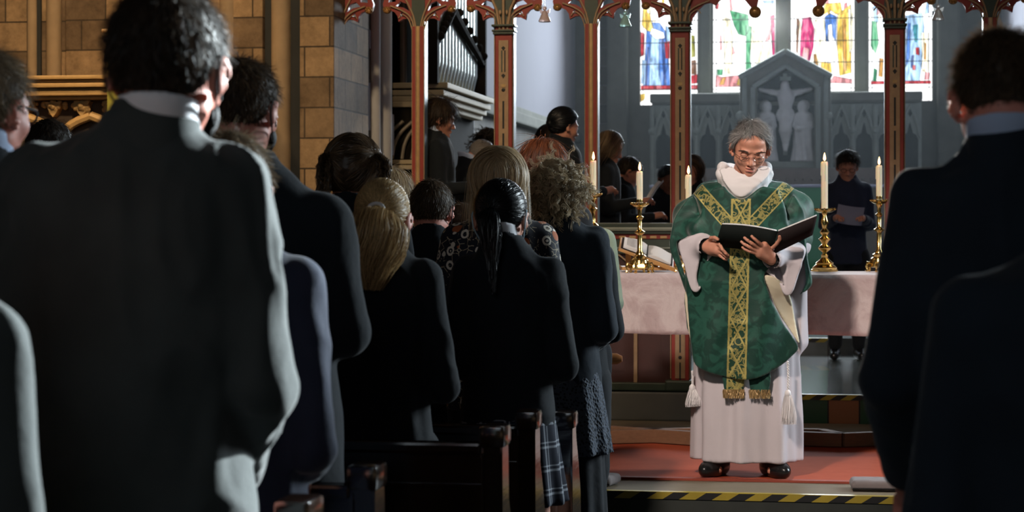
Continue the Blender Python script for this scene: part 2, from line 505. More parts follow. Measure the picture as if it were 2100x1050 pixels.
def grow(p0, flow, length, m, lift=0.0, jit=0.12, off=0.004, keep=True):
    """strands that follow flow(p, u) over the skull"""
    n = len(p0); P = [p0]; p = p0.copy(); L = length * rng.uniform(0.75, 1.15, n); J = rng.normal(0, jit, (n, 3))
    for i in range(1, m):
        u = i / (m - 1); nrm = unit((p - HC) / HR ** 2 * 0.01)
        d = flow(p, u); on = (np.abs(np.linalg.norm((p - HC) / (HR + off), axis=1) - 1) < 0.25)
        d = d - nrm * ((d * nrm).sum(1) * on)[:, None] + J
        d = unit(d) + nrm * lift
        p = p + unit(d) * (L / (m - 1))[:, None]
        if keep: p = on_head(p, off + 0.004 * u)
        P.append(p)
    return np.stack(P, 1)
def cap(thick, hl, res=0.005, lump=0.004, extra=(), seed=3, ex_k=0.02, side_cut=None):
    s = SDF(); s.add(el(HC, HR + thick))
    for e in extra: s.add(e, k=ex_k)
    s.sub(func(lambda P: P[..., 2] - hl(P[..., 1]), (-0.2, -0.25, -0.4), (0.2, 0.2, 0.3)), k=0.008)
    if side_cut: s.sub(*side_cut, k=0.01)
    V, Fq = s.mesh(res, pad=0.012); V = relax(V, Fq, 2)
    N = vnormals(V, Fq); V = V + N * ((vnoise(V * 55, seed) - 0.5) * lump + (vnoise(V * 160, seed + 1) - 0.5) * lump * 0.5)[:, None]
    return V, Fq
def tints(n, p=None, cl=0):
    t = rng.uniform(0.0, 1.0, n) ** 1.3
    if p is not None: t = 0.55 * t + 0.45 * np.clip(vnoise(p * 30, 5) * 1.4 - 0.2, 0, 1)
    return t
DOWN = np.array([0, 0, -1.0])
def path_pts(ctrl, m):
    """smooth path through control points (n, 3) -> (m, 3)"""
    c = np.array(ctrl, float); k = len(c); t = np.linspace(0, k - 1, m); i = np.minimum(t.astype(int), k - 2); f = (t - i)[:, None]
    g = lambda j: c[np.clip(j, 0, k - 1)]
    p0, p1, p2, p3 = g(i - 1), g(i), g(i + 1), g(i + 2)
    return 0.5 * (2 * p1 + (p2 - p0) * f + (2 * p0 - 5 * p1 + 4 * p2 - p3) * f ** 2 + (3 * p1 - p0 - 3 * p2 + p3) * f ** 3)
def bundle(ctrl, radii, n, m=14, wob=0.15, flat=0.7, width=0.0018, frizz=0.0):
    """a lock of hair round a path"""
    c = path_pts(ctrl, m); rr = np.interp(np.linspace(0, 1, m), np.linspace(0, 1, len(radii)), radii)
    T = np.gradient(c, axis=0); T /= np.linalg.norm(T, axis=1)[:, None]
    side = np.cross(T, np.array([0, 1, 0.01])); side /= np.maximum(np.linalg.norm(side, axis=1), 1e-6)[:, None]; dep = np.cross(side, T)
    a = rng.uniform(0, 2 * np.pi, n); q = np.sqrt(rng.uniform(0.1, 1, n))
    ph = rng.uniform(0, 6.3, (n, 1)); u = np.linspace(0, 1, m)[None]
    X = (q * np.cos(a))[:, None] + wob * np.sin(u * 5 + ph); Y = ((q * np.sin(a))[:, None] + wob * np.cos(u * 4 + ph)) * flat
    P = c[None] + (side[None] * X[..., None] + dep[None] * Y[..., None]) * rr[None, :, None]
    if frizz: P += rng.normal(0, frizz, P.shape) * u[..., None]
    end = rng.integers(int(m * 0.8), m, n)
    for i in range(n): P[i, end[i]:] = P[i, end[i] - 1]+ (P[i, end[i]-1]-P[i, end[i]-2]) * np.linspace(0.02, 0.1, m - end[i])[:, None]
    return ribbons(P, width, tints(n), c.mean(0) + np.array([0, 0.05, 0]))

def hair_parts(kind, o):
    """list of (part name, V, F, tint) in head space"""
    res = []; hl = lambda y: hairline(y, o.get('low', -0.085), o.get('side', 0.012), o.get('front', 0.078))
    th = o.get('thick', 0.006); n = o.get('n', 1800); wd = o.get('w', 0.0016)
    def capped(extra=(), side_cut=None, t=th, lump=0.004, h=hl):
        V, Fq = cap(t, h, extra=extra, side_cut=side_cut, lump=lump); return V, Fq, np.full(len(V), 0.18)
    if kind == 'short':
        whorl = np.array(o.get('whorl', (0.01, -0.06, 0.115)))
        p = scalp(n, hl, th)
        p = p[np.argsort(p[:, 2])]
        topz = np.interp(p[:, 2], [-0.06, 0.03, 0.12], [0.35, 0.8, 1.0])
        def flow(q, u):
            d = unit(q - whorl); d[:, 2] -= 0.25; return d + np.array(o.get('comb', (0, 0, 0)))
        P = grow(p, flow, 1.0, 6, o.get('lift', 0.28), o.get('jit', 0.2), th)
        P = P[:, :1] + (P - P[:, :1]) * (o.get('len', 0.03) * topz)[:, None, None] * 1.0
        res.append(('hair', *merge(capped(lump=o.get('lump', 0.004)), ribbons(P, wd, tints(len(p), p), HC))))
    elif kind == 'pony':
        tie = np.array(o.get('tie', (0, -0.118, 0.01)))
        p = scalp(n, hl, th)
        def flow(q, u): return unit(tie - q)
        P = []; L = np.linalg.norm(p - tie, axis=1)
        q = p.copy(); P = [q]
        for i in range(1, 10):
            f = 1.0 / (10 - i); q = q + (tie + rng.normal(0, 0.003, q.shape) - q) * f
            q = on_head(q, th + 0.002 + 0.002 * rng.random(len(q))); P.append(q)
        P = np.stack(P, 1)
        res.append(('hair', *merge(capped(lump=0.002), ribbons(P, wd * 1.2, tints(n, p), HC, 0.8))))
        tl = o['tail']; res.append(('ponytail', *bundle([tie] + tl, o['tr'], o.get('tn', 700), 16, 0.22, 0.75, 0.002, 0.002)))
    elif kind == 'long':
        part = o.get('part', 0.0); L = o.get('len', 0.36); p = scalp(n, hl, th)
        sgn = np.sign(p[:, 0] - part + rng.normal(0, 0.004, n)); sgn[sgn == 0] = 1
        back = (p[:, 1] < -0.04)
        def flow(q, u):
            d = np.tile(DOWN, (len(q), 1)).astype(float); top = np.clip((q[:, 2] - 0.05) / 0.07, 0, 1)
            d[:, 0] += sgn * top * 1.6; d[:, 1] -= np.clip(q[:, 1] + 0.02, -0.02, 0.1) * 12 * top + 0.10
            d[:, 0] += np.where(np.abs(q[:, 0]) < 0.075, np.sign(q[:, 0]) * 0.15, -np.sign(q[:, 0]) * o.get('gather', 0.0))
            d[:, 1] += o.get('backflow', 0.0)
            return d
        Ls = (p[:, 2] + 0.1) * 1.0 + L - 0.12
        P = grow(p, flow, 1.0, 14, 0.0, 0.035, th)
        P = grow(p, flow, L, 14, 0.0, o.get('jit', 0.04), th + 0.004)
        ex = [el((0, -0.03, -0.05), (0.07, 0.075, 0.12))]
        def h2(y): return np.where(y < 0.0, -(L - 0.17), hl(y))
        ex = [rc((0, -0.04, 0.0), (0, -0.055, -(L - 0.2)), 0.066, 0.05)]
        res.append(('hair', *merge(capped(ex, h=h2), ribbons(P, wd * 1.3, tints(n, p), HC + np.array([0, 0.0, -0.05]), 0.5))))
    elif kind == 'bob':
        p = scalp(n, hl, th); L = o.get('len', 0.16)
        cr = np.array(o.get('whorl', (0, -0.02, 0.12)))
        def flow(q, u):
            d = unit(q - cr); d[:, 2] -= 0.9 * u + 0.2; return d
        P = grow(p, flow, L, 10, o.get('lift', 0.06), o.get('jit', 0.18), th)
        P[:, :, 2] += 0.0
        res.append(('hair', *merge(capped([el((0, -0.03, -0.03), (0.078, 0.075, 0.08))], t=th, lump=0.01), ribbons(P, wd * 1.3, tints(n, p), HC))))
    elif kind == 'curly':
        nc = o.get('nc', 320); per = 10; c0 = scalp(nc, lambda y: hairline(y, -0.1, -0.04, 0.07), th)
        c0 = np.repeat(c0, per, 0); N = len(c0); nrm = unit((c0 - HC) / HR ** 2)
        ph = np.repeat(rng.uniform(0, 6.3, nc), per) + rng.normal(0, 0.22, N); rad = np.repeat(rng.uniform(0.005, 0.0085, nc), per)
        tw = np.repeat(rng.choice([-1, 1], nc) * rng.uniform(1.3, 2.4, nc), per); ln = np.repeat(rng.uniform(0.05, 0.10, nc), per)
        m = 18; P = []
        ax = np.repeat(unit(rng.normal(size=(nc, 3)) * 0.5 + unit(c0[::per] - HC) * 0.12 + DOWN * 1.0), per, 0)
        s1 = unit(np.cross(ax, nrm + 0.01)); s2 = np.cross(ax, s1); base = c0 + rng.normal(0, 0.0034, c0.shape)
        out = np.repeat(rng.uniform(0.004, 0.026, nc), per)
        for i in range(m):
            u = i / (m - 1); a = ph + tw * 6.28 * u
            q = base + nrm * (out * min(1, u * 3))[:, None] + ax * (ln * u)[:, None] + (s1 * np.cos(a)[:, None] + s2 * np.sin(a)[:, None]) * (rad * min(1, 3 * u))[:, None]
            P.append(on_head(q, 0.008))
        P = np.stack(P, 1)
        res.append(('hair', *merge(capped([el((0, -0.03, -0.02), (0.083, 0.085, 0.09))], t=0.014, lump=0.014),
                                   ribbons(P, 0.0022, np.repeat(tints(nc, c0[::per]), per) * 0.8 + 0.2 * rng.random(N), HC, 0.7))))
    elif kind == 'braids':
        p = scalp(n, hl, th); sgn = np.sign(p[:, 0] + 1e-4)
        ties = o['ties']
        tie = np.where(sgn[:, None] > 0, np.array(ties[1]), np.array(ties[0])); q = p.copy(); P = [q]
        for i in range(1, 10):
            q = q + (tie - q) / (10 - i) + rng.normal(0, 0.0012, q.shape); q = on_head(q, th + 0.003); P.append(q)
        res.append(('hair', *merge(capped(lump=0.006), ribbons(np.stack(P, 1), wd * 1.2, tints(n, p), HC, 0.8))))
        for t, path in zip(ties, o['paths']):
            c = path_pts([t] + path, 44); u = np.linspace(0, 1, 44); parts = []
            for j in range(3):
                a = u * o.get('turns', 7) * 6.28 + j * 2.094
                q = c + np.stack([np.sin(a) * 0.016, np.cos(2 * a) * 0.010, 0 * a], 1) * (1 - 0.35 * u)[:, None]
                parts.append(bundle(q, [0.012, 0.014, 0.012, 0.007], 70, 44, 0.1, 0.9, 0.0022))
            res.append(('braid', *merge(*parts)))
    elif kind == 'bun':
        p = scalp(n, hl, th); tie = np.array(o.get('tie', (0, -0.1, 0.03))); q = p.copy(); P = [q]
        for i in range(1, 9):
            q = q + (tie - q) / (9 - i); q = on_head(q, th + 0.003); P.append(q)
        res.append(('hair', *merge(capped([el(tie, 0.03)], lump=0.006), ribbons(np.stack(P, 1), wd, tints(n, p), HC, 0.8))))
    return res

# ------------------------------------------------------------------ people
def head_prims(male=True, ear=True, face=1.0):
    """additive primitives (prim, k) and cuts, head space: x right, y to the face, z up, eyes at z 0"""
    j = 1.0 if male else 0.9
    A = [(el((0, -0.012, 0.03), (0.076, 0.096, 0.089)), 0), (el((0, 0.03, -0.02), (0.062 * (0.5 + j / 2), 0.064, 0.078)), 0.03),
         (rc((-0.046 * j, 0.0, -0.058), (0, 0.066, -0.096), 0.022, 0.019), 0.03), (rc((0.046 * j, 0.0, -0.058), (0, 0.066, -0.096), 0.022, 0.019), 0.03),
         (el((0, 0.03, -0.075), (0.038, 0.045, 0.03)), 0.02),
         (el((-0.040, 0.056, -0.028), 0.023), 0.02), (el((0.040, 0.056, -0.028), 0.023), 0.02),
         (el((0, 0.075, 0.022), (0.05, 0.022, 0.012)), 0.012),
         (el((0, 0.079, -0.095), (0.017, 0.016, 0.014)), 0.012)]
    C = [(el((-0.033, 0.104, 0.0), (0.017, 0.019, 0.011)), 0.008), (el((0.033, 0.104, 0.0), (0.017, 0.019, 0.011)), 0.008)]
    B = [(rc((0, 0.086, 0.006), (0, 0.108, -0.034), 0.007, 0.0115), 0.008), (el((-0.013, 0.097, -0.038), (0.009, 0.011, 0.008)), 0.005), (el((0.013, 0.097, -0.038), (0.009, 0.011, 0.008)), 0.005),
         (el((-0.032, 0.079, 0.0), (0.0145, 0.0145, 0.0125)), 0.003), (el((0.032, 0.079, 0.0), (0.0145, 0.0145, 0.0125)), 0.003),
         (el((0, 0.091, -0.060), (0.023, 0.010, 0.0058)), 0.003), (el((0, 0.090, -0.0705), (0.020, 0.010, 0.0065)), 0.003)]
    E = []
    if ear:
        for s in (-1, 1):
            E += [(el((s * 0.086, -0.010, -0.008), (0.0075, 0.021, 0.033), (-12, 0, -s * 30)), 0.004), (el((s * 0.078, 0.002, -0.034), (0.007, 0.010, 0.010)), 0.004)]
    return A, C, B, E
def body_sdf(J, Mh, male=True, ear=True, hands=True):
    s = SDF(); k = J['k']
    A, C, B, E = head_prims(male, ear)
    for p, kk in A: s.add(p, k=kk, M=Mh)
    for p, kk in C: s.sub(p, k=kk, M=Mh)
    for p, kk in B: s.add(p, k=kk, M=Mh)
    for p, kk in E: s.add(p, k=kk, M=Mh)
    if ear:
        for sg in (-1, 1): s.sub(el((sg * 0.089, 0.000, -0.006), (0.006, 0.010, 0.018)), k=0.003, M=Mh)
    hb = np.array(Mh @ Vector((0, -0.025, -0.06)))
    nr = 0.052 * k * (1.05 if male else 0.88)
    s.add(rc(hb, J['neck'], nr, nr * 1.12), k=0.025)
    w = J['w']
    s.add(loft([(0.86 * k, 0.13 * w, 0.10), (1.0 * k, 0.13 * w, 0.1), (1.1 * k, 0.125 * w, 0.095), (1.3 * k, 0.15 * w, 0.11), (1.40 * k, 0.145 * w, 0.09), (1.46 * k, 0.10 * w, 0.075), (1.50 * k, 0.05, 0.05)]), k=0.03)
    for sg, a in ((-1, 'l'), (1, 'r')):
        sh, eb, hd = J['sh' + a], J['el' + a], J['ha' + a]
        s.add(rc(sh, eb, 0.046 * k, 0.038 * k), k=0.03); s.add(rc(eb, hd, 0.036 * k, 0.026 * k), k=0.02)
        hp = np.array([sg * 0.08 * w * k, 0, 0.90 * k]); kn = np.array([sg * 0.10 * k, 0.02, 0.49 * k]); an = np.array([sg * 0.10 * k, -0.02, 0.09 * k])
        s.add(rc(hp, kn, 0.072 * k, 0.050 * k), k=0.02); s.add(rc(kn, an, 0.052 * k, 0.034 * k), k=0.02)
        s.add(rc(an + [0, 0, -0.045 * k], an + [sg * 0.01, 0.15 * k, -0.055 * k], 0.032 * k, 0.024 * k), k=0.02)
        if hands:
            d = hd - eb; d /= np.linalg.norm(d); up = np.array([0, 0, 1.0]); sd = np.cross(d, up); sd /= np.linalg.norm(sd); up = np.cross(sd, d)
            fwd = J.get('hdir' + a); fwd = d if fwd is None else np.array(fwd) / np.linalg.norm(fwd)
            c = hd + fwd * 0.045
            s.add(rc(hd, c + fwd * 0.02, 0.024, 0.026), k=0.015)
            for fi in range(4):
                o = (sd * (fi - 1.5) * 0.019); L = (0.036, 0.042, 0.039, 0.030)[fi]
                p1 = c + fwd * 0.028 + o; p2 = p1 + fwd * L * 0.6 - up * L * 0.5; p3 = p2 - up * L * 0.6 + fwd * 0.1 * L
                s.add(rc(p1, p2, 0.0095, 0.0085), k=0.004); s.add(rc(p2, p3, 0.0085, 0.0075), k=0.003)
            t1 = c - sg * sd * 0.03 - fwd * 0.02
            s.add(rc(t1, t1 - sg * sd * 0.016 + fwd * 0.035, 0.012, 0.010), k=0.008); s.add(rc(t1 - sg * sd * 0.016 + fwd * 0.035, t1 - sg * sd * 0.008 + fwd * 0.06, 0.010, 0.008), k=0.004)
    return s
ARMS = {
    'clasp': dict(el=(0.205, -0.035, 1.10), ha=(0.10, 0.24, 1.03)),
    'low': dict(el=(0.200, -0.02, 1.12), ha=(0.11, 0.19, 0.94)),
    'wide': dict(el=(0.235, -0.04, 1.12), ha=(0.12, 0.24, 1.08)),
    'down': dict(el=(0.215, -0.03, 1.12), ha=(0.22, 0.03, 0.87)),
    'read': dict(el=(0.20, 0.00, 1.13), ha=(0.11, 0.28, 1.18)),
}
def noise_cloth(V, Fq, amp, seed):
    return crease(V, Fq, amp, (13, 13, 6), seed)
def person(label, pos, H, base=0.0, rz=0.0, w=1.0, hs=1.0, pitch=0, yaw=0, roll=0, hdx=0.0, hdy=0.0, arms='clasp', armo=None, skin=None, hair=None, hmat=None,
           top=None, hem=0.80, collar=None, shirt=None, legs='trousers', lmat=None, skirt=None, shoes=None, mask=None, ear=True, group='congregation standing in the pews',
           male=True, res=0.014, hres=0.006, loose=0.0, cr=0.010, seed=1, sleeve=0.0, waist=0.0, collar_up=0.0, flare=0.0, shz=0.03, shh=0.078):
    """everyone is built facing +y round an Empty on the floor"""
    k = H / 1.75
    root = empty('person', (pos[0], pos[1], base), rz, label, 'person', group)
    A = dict(ARMS[arms]);
    J = dict(k=k, w=w)
    J['neck'] = np.array([hdx * 0.5, -0.015 * k, (1.475 + shz * 0.25) * k])
    for sg, a in ((-1, 'l'), (1, 'r')):
        e, h = A['el'], A['ha']
        if armo and ('el' + a) in armo: e = armo['el' + a]
        if armo and ('ha' + a) in armo: h = armo['ha' + a]
        J['sh' + a] = np.array([sg * 0.158 * k * w, -0.005, (1.395 + shz) * k])
        J['el' + a] = np.array([sg * e[0] * k * (w * 0.8 + 0.2), e[1] * k, e[2] * k])
        J['ha' + a] = np.array([sg * h[0] * k, h[1] * k, h[2] * k])
    piv = Matrix.Translation((hdx, -0.015 * k + hdy, H - 0.235 * hs))
    Mh = piv @ Euler((0, R(roll), 0)).to_matrix().to_4x4() @ Euler((R(-pitch), 0, R(yaw))).to_matrix().to_4x4() @ Matrix.Translation((0, 0.01 * hs, 0.115 * hs)) @ Matrix.Scale(hs, 4)
    s = body_sdf(J, Mh, male, ear)
    hz = H - 0.30
    V, Fq = s.mesh(res, zones=((2, hz, H + 0.1, hres), (0, -0.12 + hdx, 0.12 + hdx, max(hres, res * 0.55)), (1, -0.14, 0.15, max(hres, res * 0.55))))
    np_mesh('body', V, Fq, skin or M['skin'], root)
    # clothes
    L = loose; cl = SDF()
    z = lambda v: v * k
    fold = None
    if flare: fold = lambda a, zz: 0.03 * np.sin(a * 7 + seed) * np.clip((z(1.0) - zz) / 0.3, 0, 1)
    cl.add(loft([(z(hem), (0.185 + L + flare) * w * k, (0.135 + L + flare * 0.6) * k), (z(0.93), (0.182 + L + flare * 0.4) * w * k, (0.135 + L) * k), (z(1.06), (0.165 + L - waist) * w * k, (0.128 + L) * k),
                 (z(1.2), (0.178 + L) * w * k, (0.132 + L) * k), (z(1.32 + shz * .8), (0.188 + L * .7) * w * k, (0.128 + L) * k), (z(1.39 + shz), (0.182 + L * .5) * w * k, 0.118 * k), (z(1.435 + shz * .85), (0.158) * w * k, 0.104 * k),
                 (z(1.475 + shz * .55), (0.118) * w * k, 0.088 * k, hdx * 0.3), (z(1.512 + shz * .25), 0.086 * k, 0.076 * k, hdx * 0.5, -0.008), (z(1.545 + shz * .25), 0.070 * k, 0.068 * k, hdx * 0.6, -0.012)], 2.25, fold))
    for a in 'lr':
        cl.add(rc(J['sh' + a] + [0, 0, -0.005], J['el' + a], (0.060 + sleeve + L * .3) * k, (0.053 + sleeve) * k), k=0.022 * k)
        d = J['ha' + a] - J['el' + a]
        cl.add(rc(J['el' + a], J['ha' + a] - d * 0.06, (0.052 + sleeve) * k, (0.041 + sleeve) * k), k=0.012)
    nk = rc(J['neck'] + [0, 0.035, 0.0 * k], J['neck'] + [hdx * .4, 0.03, 0.12], 0.050 * k, 0.056 * k)
    cl.sub(nk, k=0.006)
    V, Fq = cl.mesh(res * 0.8); V = relax(V, Fq, 3); V = noise_cloth(V, Fq, cr, seed)
    jac = np_mesh(o_name(top), V, Fq, M[top or 'navy'], root)
    # collar bands
    nb = J['neck'] + np.array([hdx * 0.35, 0.0, 0.030 * k])
    if shirt:
        c0 = nb + np.array([hdx * 0.2, -0.010, shh * k + collar_up]); c1 = nb + np.array([0, 0.02, 0.0])
        Q = SDF(); Q.add(rc(c1 - [0, 0, 0.02], c0, 0.069 * k, 0.067 * k)); Q.sub(rc(c1 - [0, 0, 0.05], c0 + [0, 0, 0.09], 0.0555 * k, 0.060 * k))
        Q.sub(func(lambda P, c0=c0: (c0[2] - (P[..., 1] - c0[1]) * 0.22) - P[..., 2], c0 - 0.15, c0 + 0.15))
        V, Fq = Q.mesh(0.0045 if hres < 0.006 else 0.007); V = relax(V, Fq, 2)
        np_mesh('shirt_collar', V, Fq, M[shirt], root)
    Q = SDF(); c0 = nb + np.array([0, -0.004, 0.036 * k])
    Q.add(rc(nb - [0, 0.004, 0.03], c0, 0.078 * k, 0.070 * k)); Q.sub(rc(nb - [0, 0, 0.08], c0 + [0, 0.004, 0.09], 0.062 * k, 0.063 * k))
    Q.sub(func(lambda P, c0=c0: (c0[2] - (P[..., 1] - c0[1]) * 0.45) - P[..., 2], c0 - 0.15, c0 + 0.15), k=0.004)
    V, Fq = Q.mesh(0.006); V = relax(V, Fq, 2)
    if collar != 'none': np_mesh('collar', V, Fq, M[collar or top or 'navy'], root)
    # legs
    if legs == 'trousers':
        T = SDF(); T.add(loft([(z(0.80), 0.178 * w * k, 0.125 * k), (z(0.9), 0.175 * w * k, 0.125 * k), (z(0.98), 0.15 * w * k, 0.11 * k)]))
        for sg in (-1, 1):
            T.add(rc((sg * 0.09 * k, 0, z(0.86)), (sg * 0.10 * k, 0.02, z(0.48)), 0.100 * k, 0.078 * k), k=0.03); T.add(rc((sg * 0.10 * k, 0.02, z(0.48)), (sg * 0.10 * k, -0.01, z(0.13)), 0.075 * k, 0.058 * k), k=0.02)
        V, Fq = T.mesh(res); V = relax(V, Fq, 2); V = noise_cloth(V, Fq, 0.008, seed + 4)
        np_mesh('trousers', V, Fq, M[lmat or 'navy_dull'], root)
    else:
        for nm, z1, z0, fl, mt in skirt:
            T = SDF(); T.add(loft([(z(z0), (0.17 + fl) * w * k, (0.14 + fl) * k), (z(z1 - 0.05), 0.178 * w * k, 0.132 * k), (z(z1), 0.15 * w * k, 0.11 * k)], 2.2,
                                  lambda a, zz, z1=z1, z0=z0: 0.05 * np.sin(a * 14) * np.clip((z(z1) - zz) / (z(z1) - z(z0)), 0, 1)))
            V, Fq = T.mesh(res); V = relax(V, Fq, 1); np_mesh(nm, V, Fq, M[mt], root)
    for sg in (-1, 1):
        T = SDF(); T.add(rc((sg * 0.10 * k, -0.04 * k, 0.05 * k), (sg * 0.115 * k, 0.15 * k, 0.038 * k), 0.046 * k, 0.036 * k)); T.add(rc((sg * 0.10 * k, -0.02, 0.05 * k), (sg * 0.10 * k, -0.02, 0.11 * k), 0.045 * k, 0.042 * k), k=0.02)
        T.sub(func(lambda P: (P[..., 2] - 0.003), (-0.4, -0.4, -0.2), (0.4, 0.4, 0.02)))
        V, Fq = T.mesh(0.009); np_mesh('shoe', V, Fq, M[shoes or 'shoe'], root)
    # hair
    if hair:
        kind, o = hair; Ma = np.array(Mh)
        for nm, V, Fq, t in hair_parts(kind, o):
            V = V @ Ma[:3, :3].T + Ma[:3, 3]
            np_mesh(nm, V, Fq, M[hmat], root, tint=t)
    if mask:
        for sg in (-1, 1):
            mb = MB()
            pts = [Mh @ Vector(p) for p in ((sg * 0.070, 0.045, -0.035), (sg * 0.081, 0.012, 0.012), (sg * 0.088, -0.006, 0.026), (sg * 0.092, -0.026, 0.010), (sg * 0.090, -0.028, -0.012), (sg * 0.086, -0.012, -0.04), (sg * 0.072, 0.03, -0.07))]
            mb.tube([tuple(p) for p in path_pts(pts, 16)], 0.0022 * hs, 6)
            mb.build('mask_ear_loop', M['mask_blue' if mask == 'blue' else 'black_cloth'], root, True)
        s2 = SDF(); s2.add(el((0, 0.045, -0.06), (0.066, 0.068, 0.052))); s2.sub(el((0, 0.03, -0.06), (0.062, 0.066, 0.08)))
        s2.sub(func(lambda P: P[..., 1] - 0.015, (-.2, -.2, -.2), (.2, .05, .2)))
        V, Fq = s2.mesh(0.006); Ma = np.array(Mh); V = V @ Ma[:3, :3].T + Ma[:3, 3]
        np_mesh('face_mask', V, Fq, M['mask_blue' if mask == 'blue' else 'black_cloth'], root)
    root['_k'] = k
    del root['_k']
    return root, Mh, J
def o_name(t):
    return {'floral': 'blouse', 'coat_black': 'coat', 'sage': 'shirt', 'cassock': 'robe'}.get(t, 'jacket')
# ------------------------------------------------------------------ materials
def m_stone(name, c1, c2, mortar, bw=0.42, bh=0.19, rough=0.85, var=0.5, msz=0.006, bump=0.6, off=0.0):
    m = MT(name, rough, spec=0.3); x, y, z = m.xyz()
    cb = m.t.nodes.new('ShaderNodeCombineXYZ'); u = x + y
    m.t.links.new((u + off).o, cb.inputs[0]); m.t.links.new(z.o, cb.inputs[1])
    b = m.t.nodes.new('ShaderNodeTexBrick'); m.t.links.new(cb.outputs[0], b.inputs[0])
    b.inputs['Scale'].default_value = 1.0; b.inputs['Brick Width'].default_value = bw; b.inputs['Row Height'].default_value = bh
    b.inputs['Mortar Size'].default_value = msz; b.inputs['Mortar Smooth'].default_value = 0.3; b.inputs['Bias'].default_value = 0.0
    b.inputs['Color1'].default_value = (*c1, 1); b.inputs['Color2'].default_value = (*c2, 1); b.inputs['Mortar'].default_value = (*mortar, 1)
    n = m.noise(3.2, 6, 0.62); n2 = m.noise(26, 4, 0.6)
    mx_ = m.t.nodes.new('ShaderNodeMix'); mx_.data_type = 'RGBA'; mx_.blend_type = 'MULTIPLY'; mx_.inputs[0].default_value = var
    m.t.links.new(b.outputs[0], mx_.inputs[6]); m.t.links.new(m.ramp(n * 0.7 + n2 * 0.3, [(0.32, (0.25, 0.22, 0.2)), (0.7, (1.25, 1.2, 1.15))]).o, mx_.inputs[7])
    m.col(S(m.t, mx_.outputs[2]))
    m.bump(S(m.t, b.outputs[1]) * -1.0 + n2 * 0.35, bump, 0.012)
    return m.m
M = {}
M['stone_warm'] = m_stone('honey_ashlar', (0.40, 0.285, 0.17), (0.15, 0.11, 0.075), (0.09, 0.07, 0.05), 0.33, 0.195, var=0.85)
M['stone_shaft'] = m_plain('honey_shaft_stone', (0.33, 0.24, 0.15), 0.85, var=0.35, sc=7, bump=0.3)
M['stone_dark'] = m_stone('chancel_rubble', (0.13, 0.115, 0.09), (0.07, 0.062, 0.055), (0.16, 0.15, 0.14), 0.36, 0.24)
M['stone_grey'] = m_plain('grey_carved_stone', (0.27, 0.30, 0.27), 0.85, var=0.35, sc=6, bump=0.4)
M['stone_pale'] = m_plain('pale_figure_stone', (0.66, 0.66, 0.66), 0.8, var=0.2, sc=10, bump=0.2)
M['recess_shade'] = m_plain('recess_shade_stone', (0.025, 0.028, 0.030), 0.9, var=0.3, sc=8)  # shade of the recesses put into a nearly black stone colour
M['stone_mullion'] = m_plain('mullion_stone', (0.17, 0.17, 0.145), 0.9, spec=0.15, var=0.3, sc=5, bump=0.3)
M['plaster'] = m_plain('grey_lilac_plaster', (0.27, 0.265, 0.30), 0.95, spec=0.1, var=0.06, sc=2, bump=0.05)
M['plaster_white'] = m_plain('pale_plaster', (0.5, 0.5, 0.5), 0.9, var=0.1, sc=3, bump=0.1)
M['nave_floor'] = m_stone('nave_floor_flags', (0.12, 0.105, 0.09), (0.08, 0.07, 0.06), (0.03, 0.03, 0.03), 0.6, 0.5, 0.55)
M['ceiling'] = m_plain('dark_timber_ceiling', (0.04, 0.025, 0.015), 0.7, var=0.4)
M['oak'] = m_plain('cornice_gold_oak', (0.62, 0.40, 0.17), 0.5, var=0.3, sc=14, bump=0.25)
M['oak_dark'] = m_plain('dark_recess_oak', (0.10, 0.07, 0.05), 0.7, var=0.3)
def m_pew():
    m = MT('dark_varnished_pew', 0.14, spec=0.6, coat=0.5); m.b.inputs['Coat Roughness'].default_value = 0.12
    n = m.noise(6, 5, 0.6, m.vec(1, 1, 14, rot=(0, 0, 0)), 0.6)
    m.col(m.mix(n, (0.006, 0.003, 0.002), (0.022, 0.010, 0.006))); m.bump(n, 0.15, 0.004); return m.m
M['pew'] = m_pew()
def m_wood(name, c1, c2, rough=0.35, st=(1, 14, 14)):
    m = MT(name, rough, spec=0.5); n = m.noise(5, 5, 0.6, m.vec(*st), 0.8)
    m.col(m.mix(n, c1, c2)); m.bump(n, 0.12, 0.004); return m.m
M['rail_wood'] = m_wood('orange_rail_wood', (0.42, 0.15, 0.06), (0.62, 0.26, 0.10), 0.25)
M['brown_wood'] = m_wood('brown_base_wood', (0.15, 0.070, 0.033), (0.26, 0.13, 0.065), 0.85)
M['stand_wood'] = m_wood('amber_stand_wood', (0.40, 0.20, 0.07), (0.6, 0.34, 0.12))
M['red'] = m_plain('screen_red_paint', (0.26, 0.028, 0.020), 0.5, var=0.25, sc=20)
M['red_dark'] = m_plain('screen_dark_red_paint', (0.045, 0.012, 0.010), 0.5, var=0.5, sc=6)
M['gold'] = m_plain('screen_gilding', (0.46, 0.30, 0.13), 0.42, 0.35, var=0.3, sc=30)
M['gold_pale'] = m_plain('screen_pale_gold_panel', (0.36, 0.24, 0.14), 0.55, 0.1, var=0.25, sc=30)
M['green_dk'] = m_plain('screen_dark_green_paint', (0.035, 0.055, 0.04), 0.45, var=0.4, sc=12)
M['green_pale'] = m_plain('screen_grey_green_moulding', (0.22, 0.26, 0.22), 0.45, var=0.2, sc=12)
M['black'] = m_plain('screen_black_slots', (0.012, 0.012, 0.012), 0.6)
M['boss'] = m_plain('gilded_boss', (0.40, 0.22, 0.08), 0.4, 0.5, var=0.4, sc=40, bump=0.5)
M['brass'] = m_plain('polished_brass', (0.86, 0.60, 0.22), 0.16, 1.0, var=0.12, sc=18, bump=0.05)
M['wax'] = m_plain('candle_wax', (0.86, 0.78, 0.58), 0.5, var=0.04, emit=0)
M['wax'].node_tree.nodes['Principled BSDF'].inputs['Subsurface Weight'].default_value = 0.4
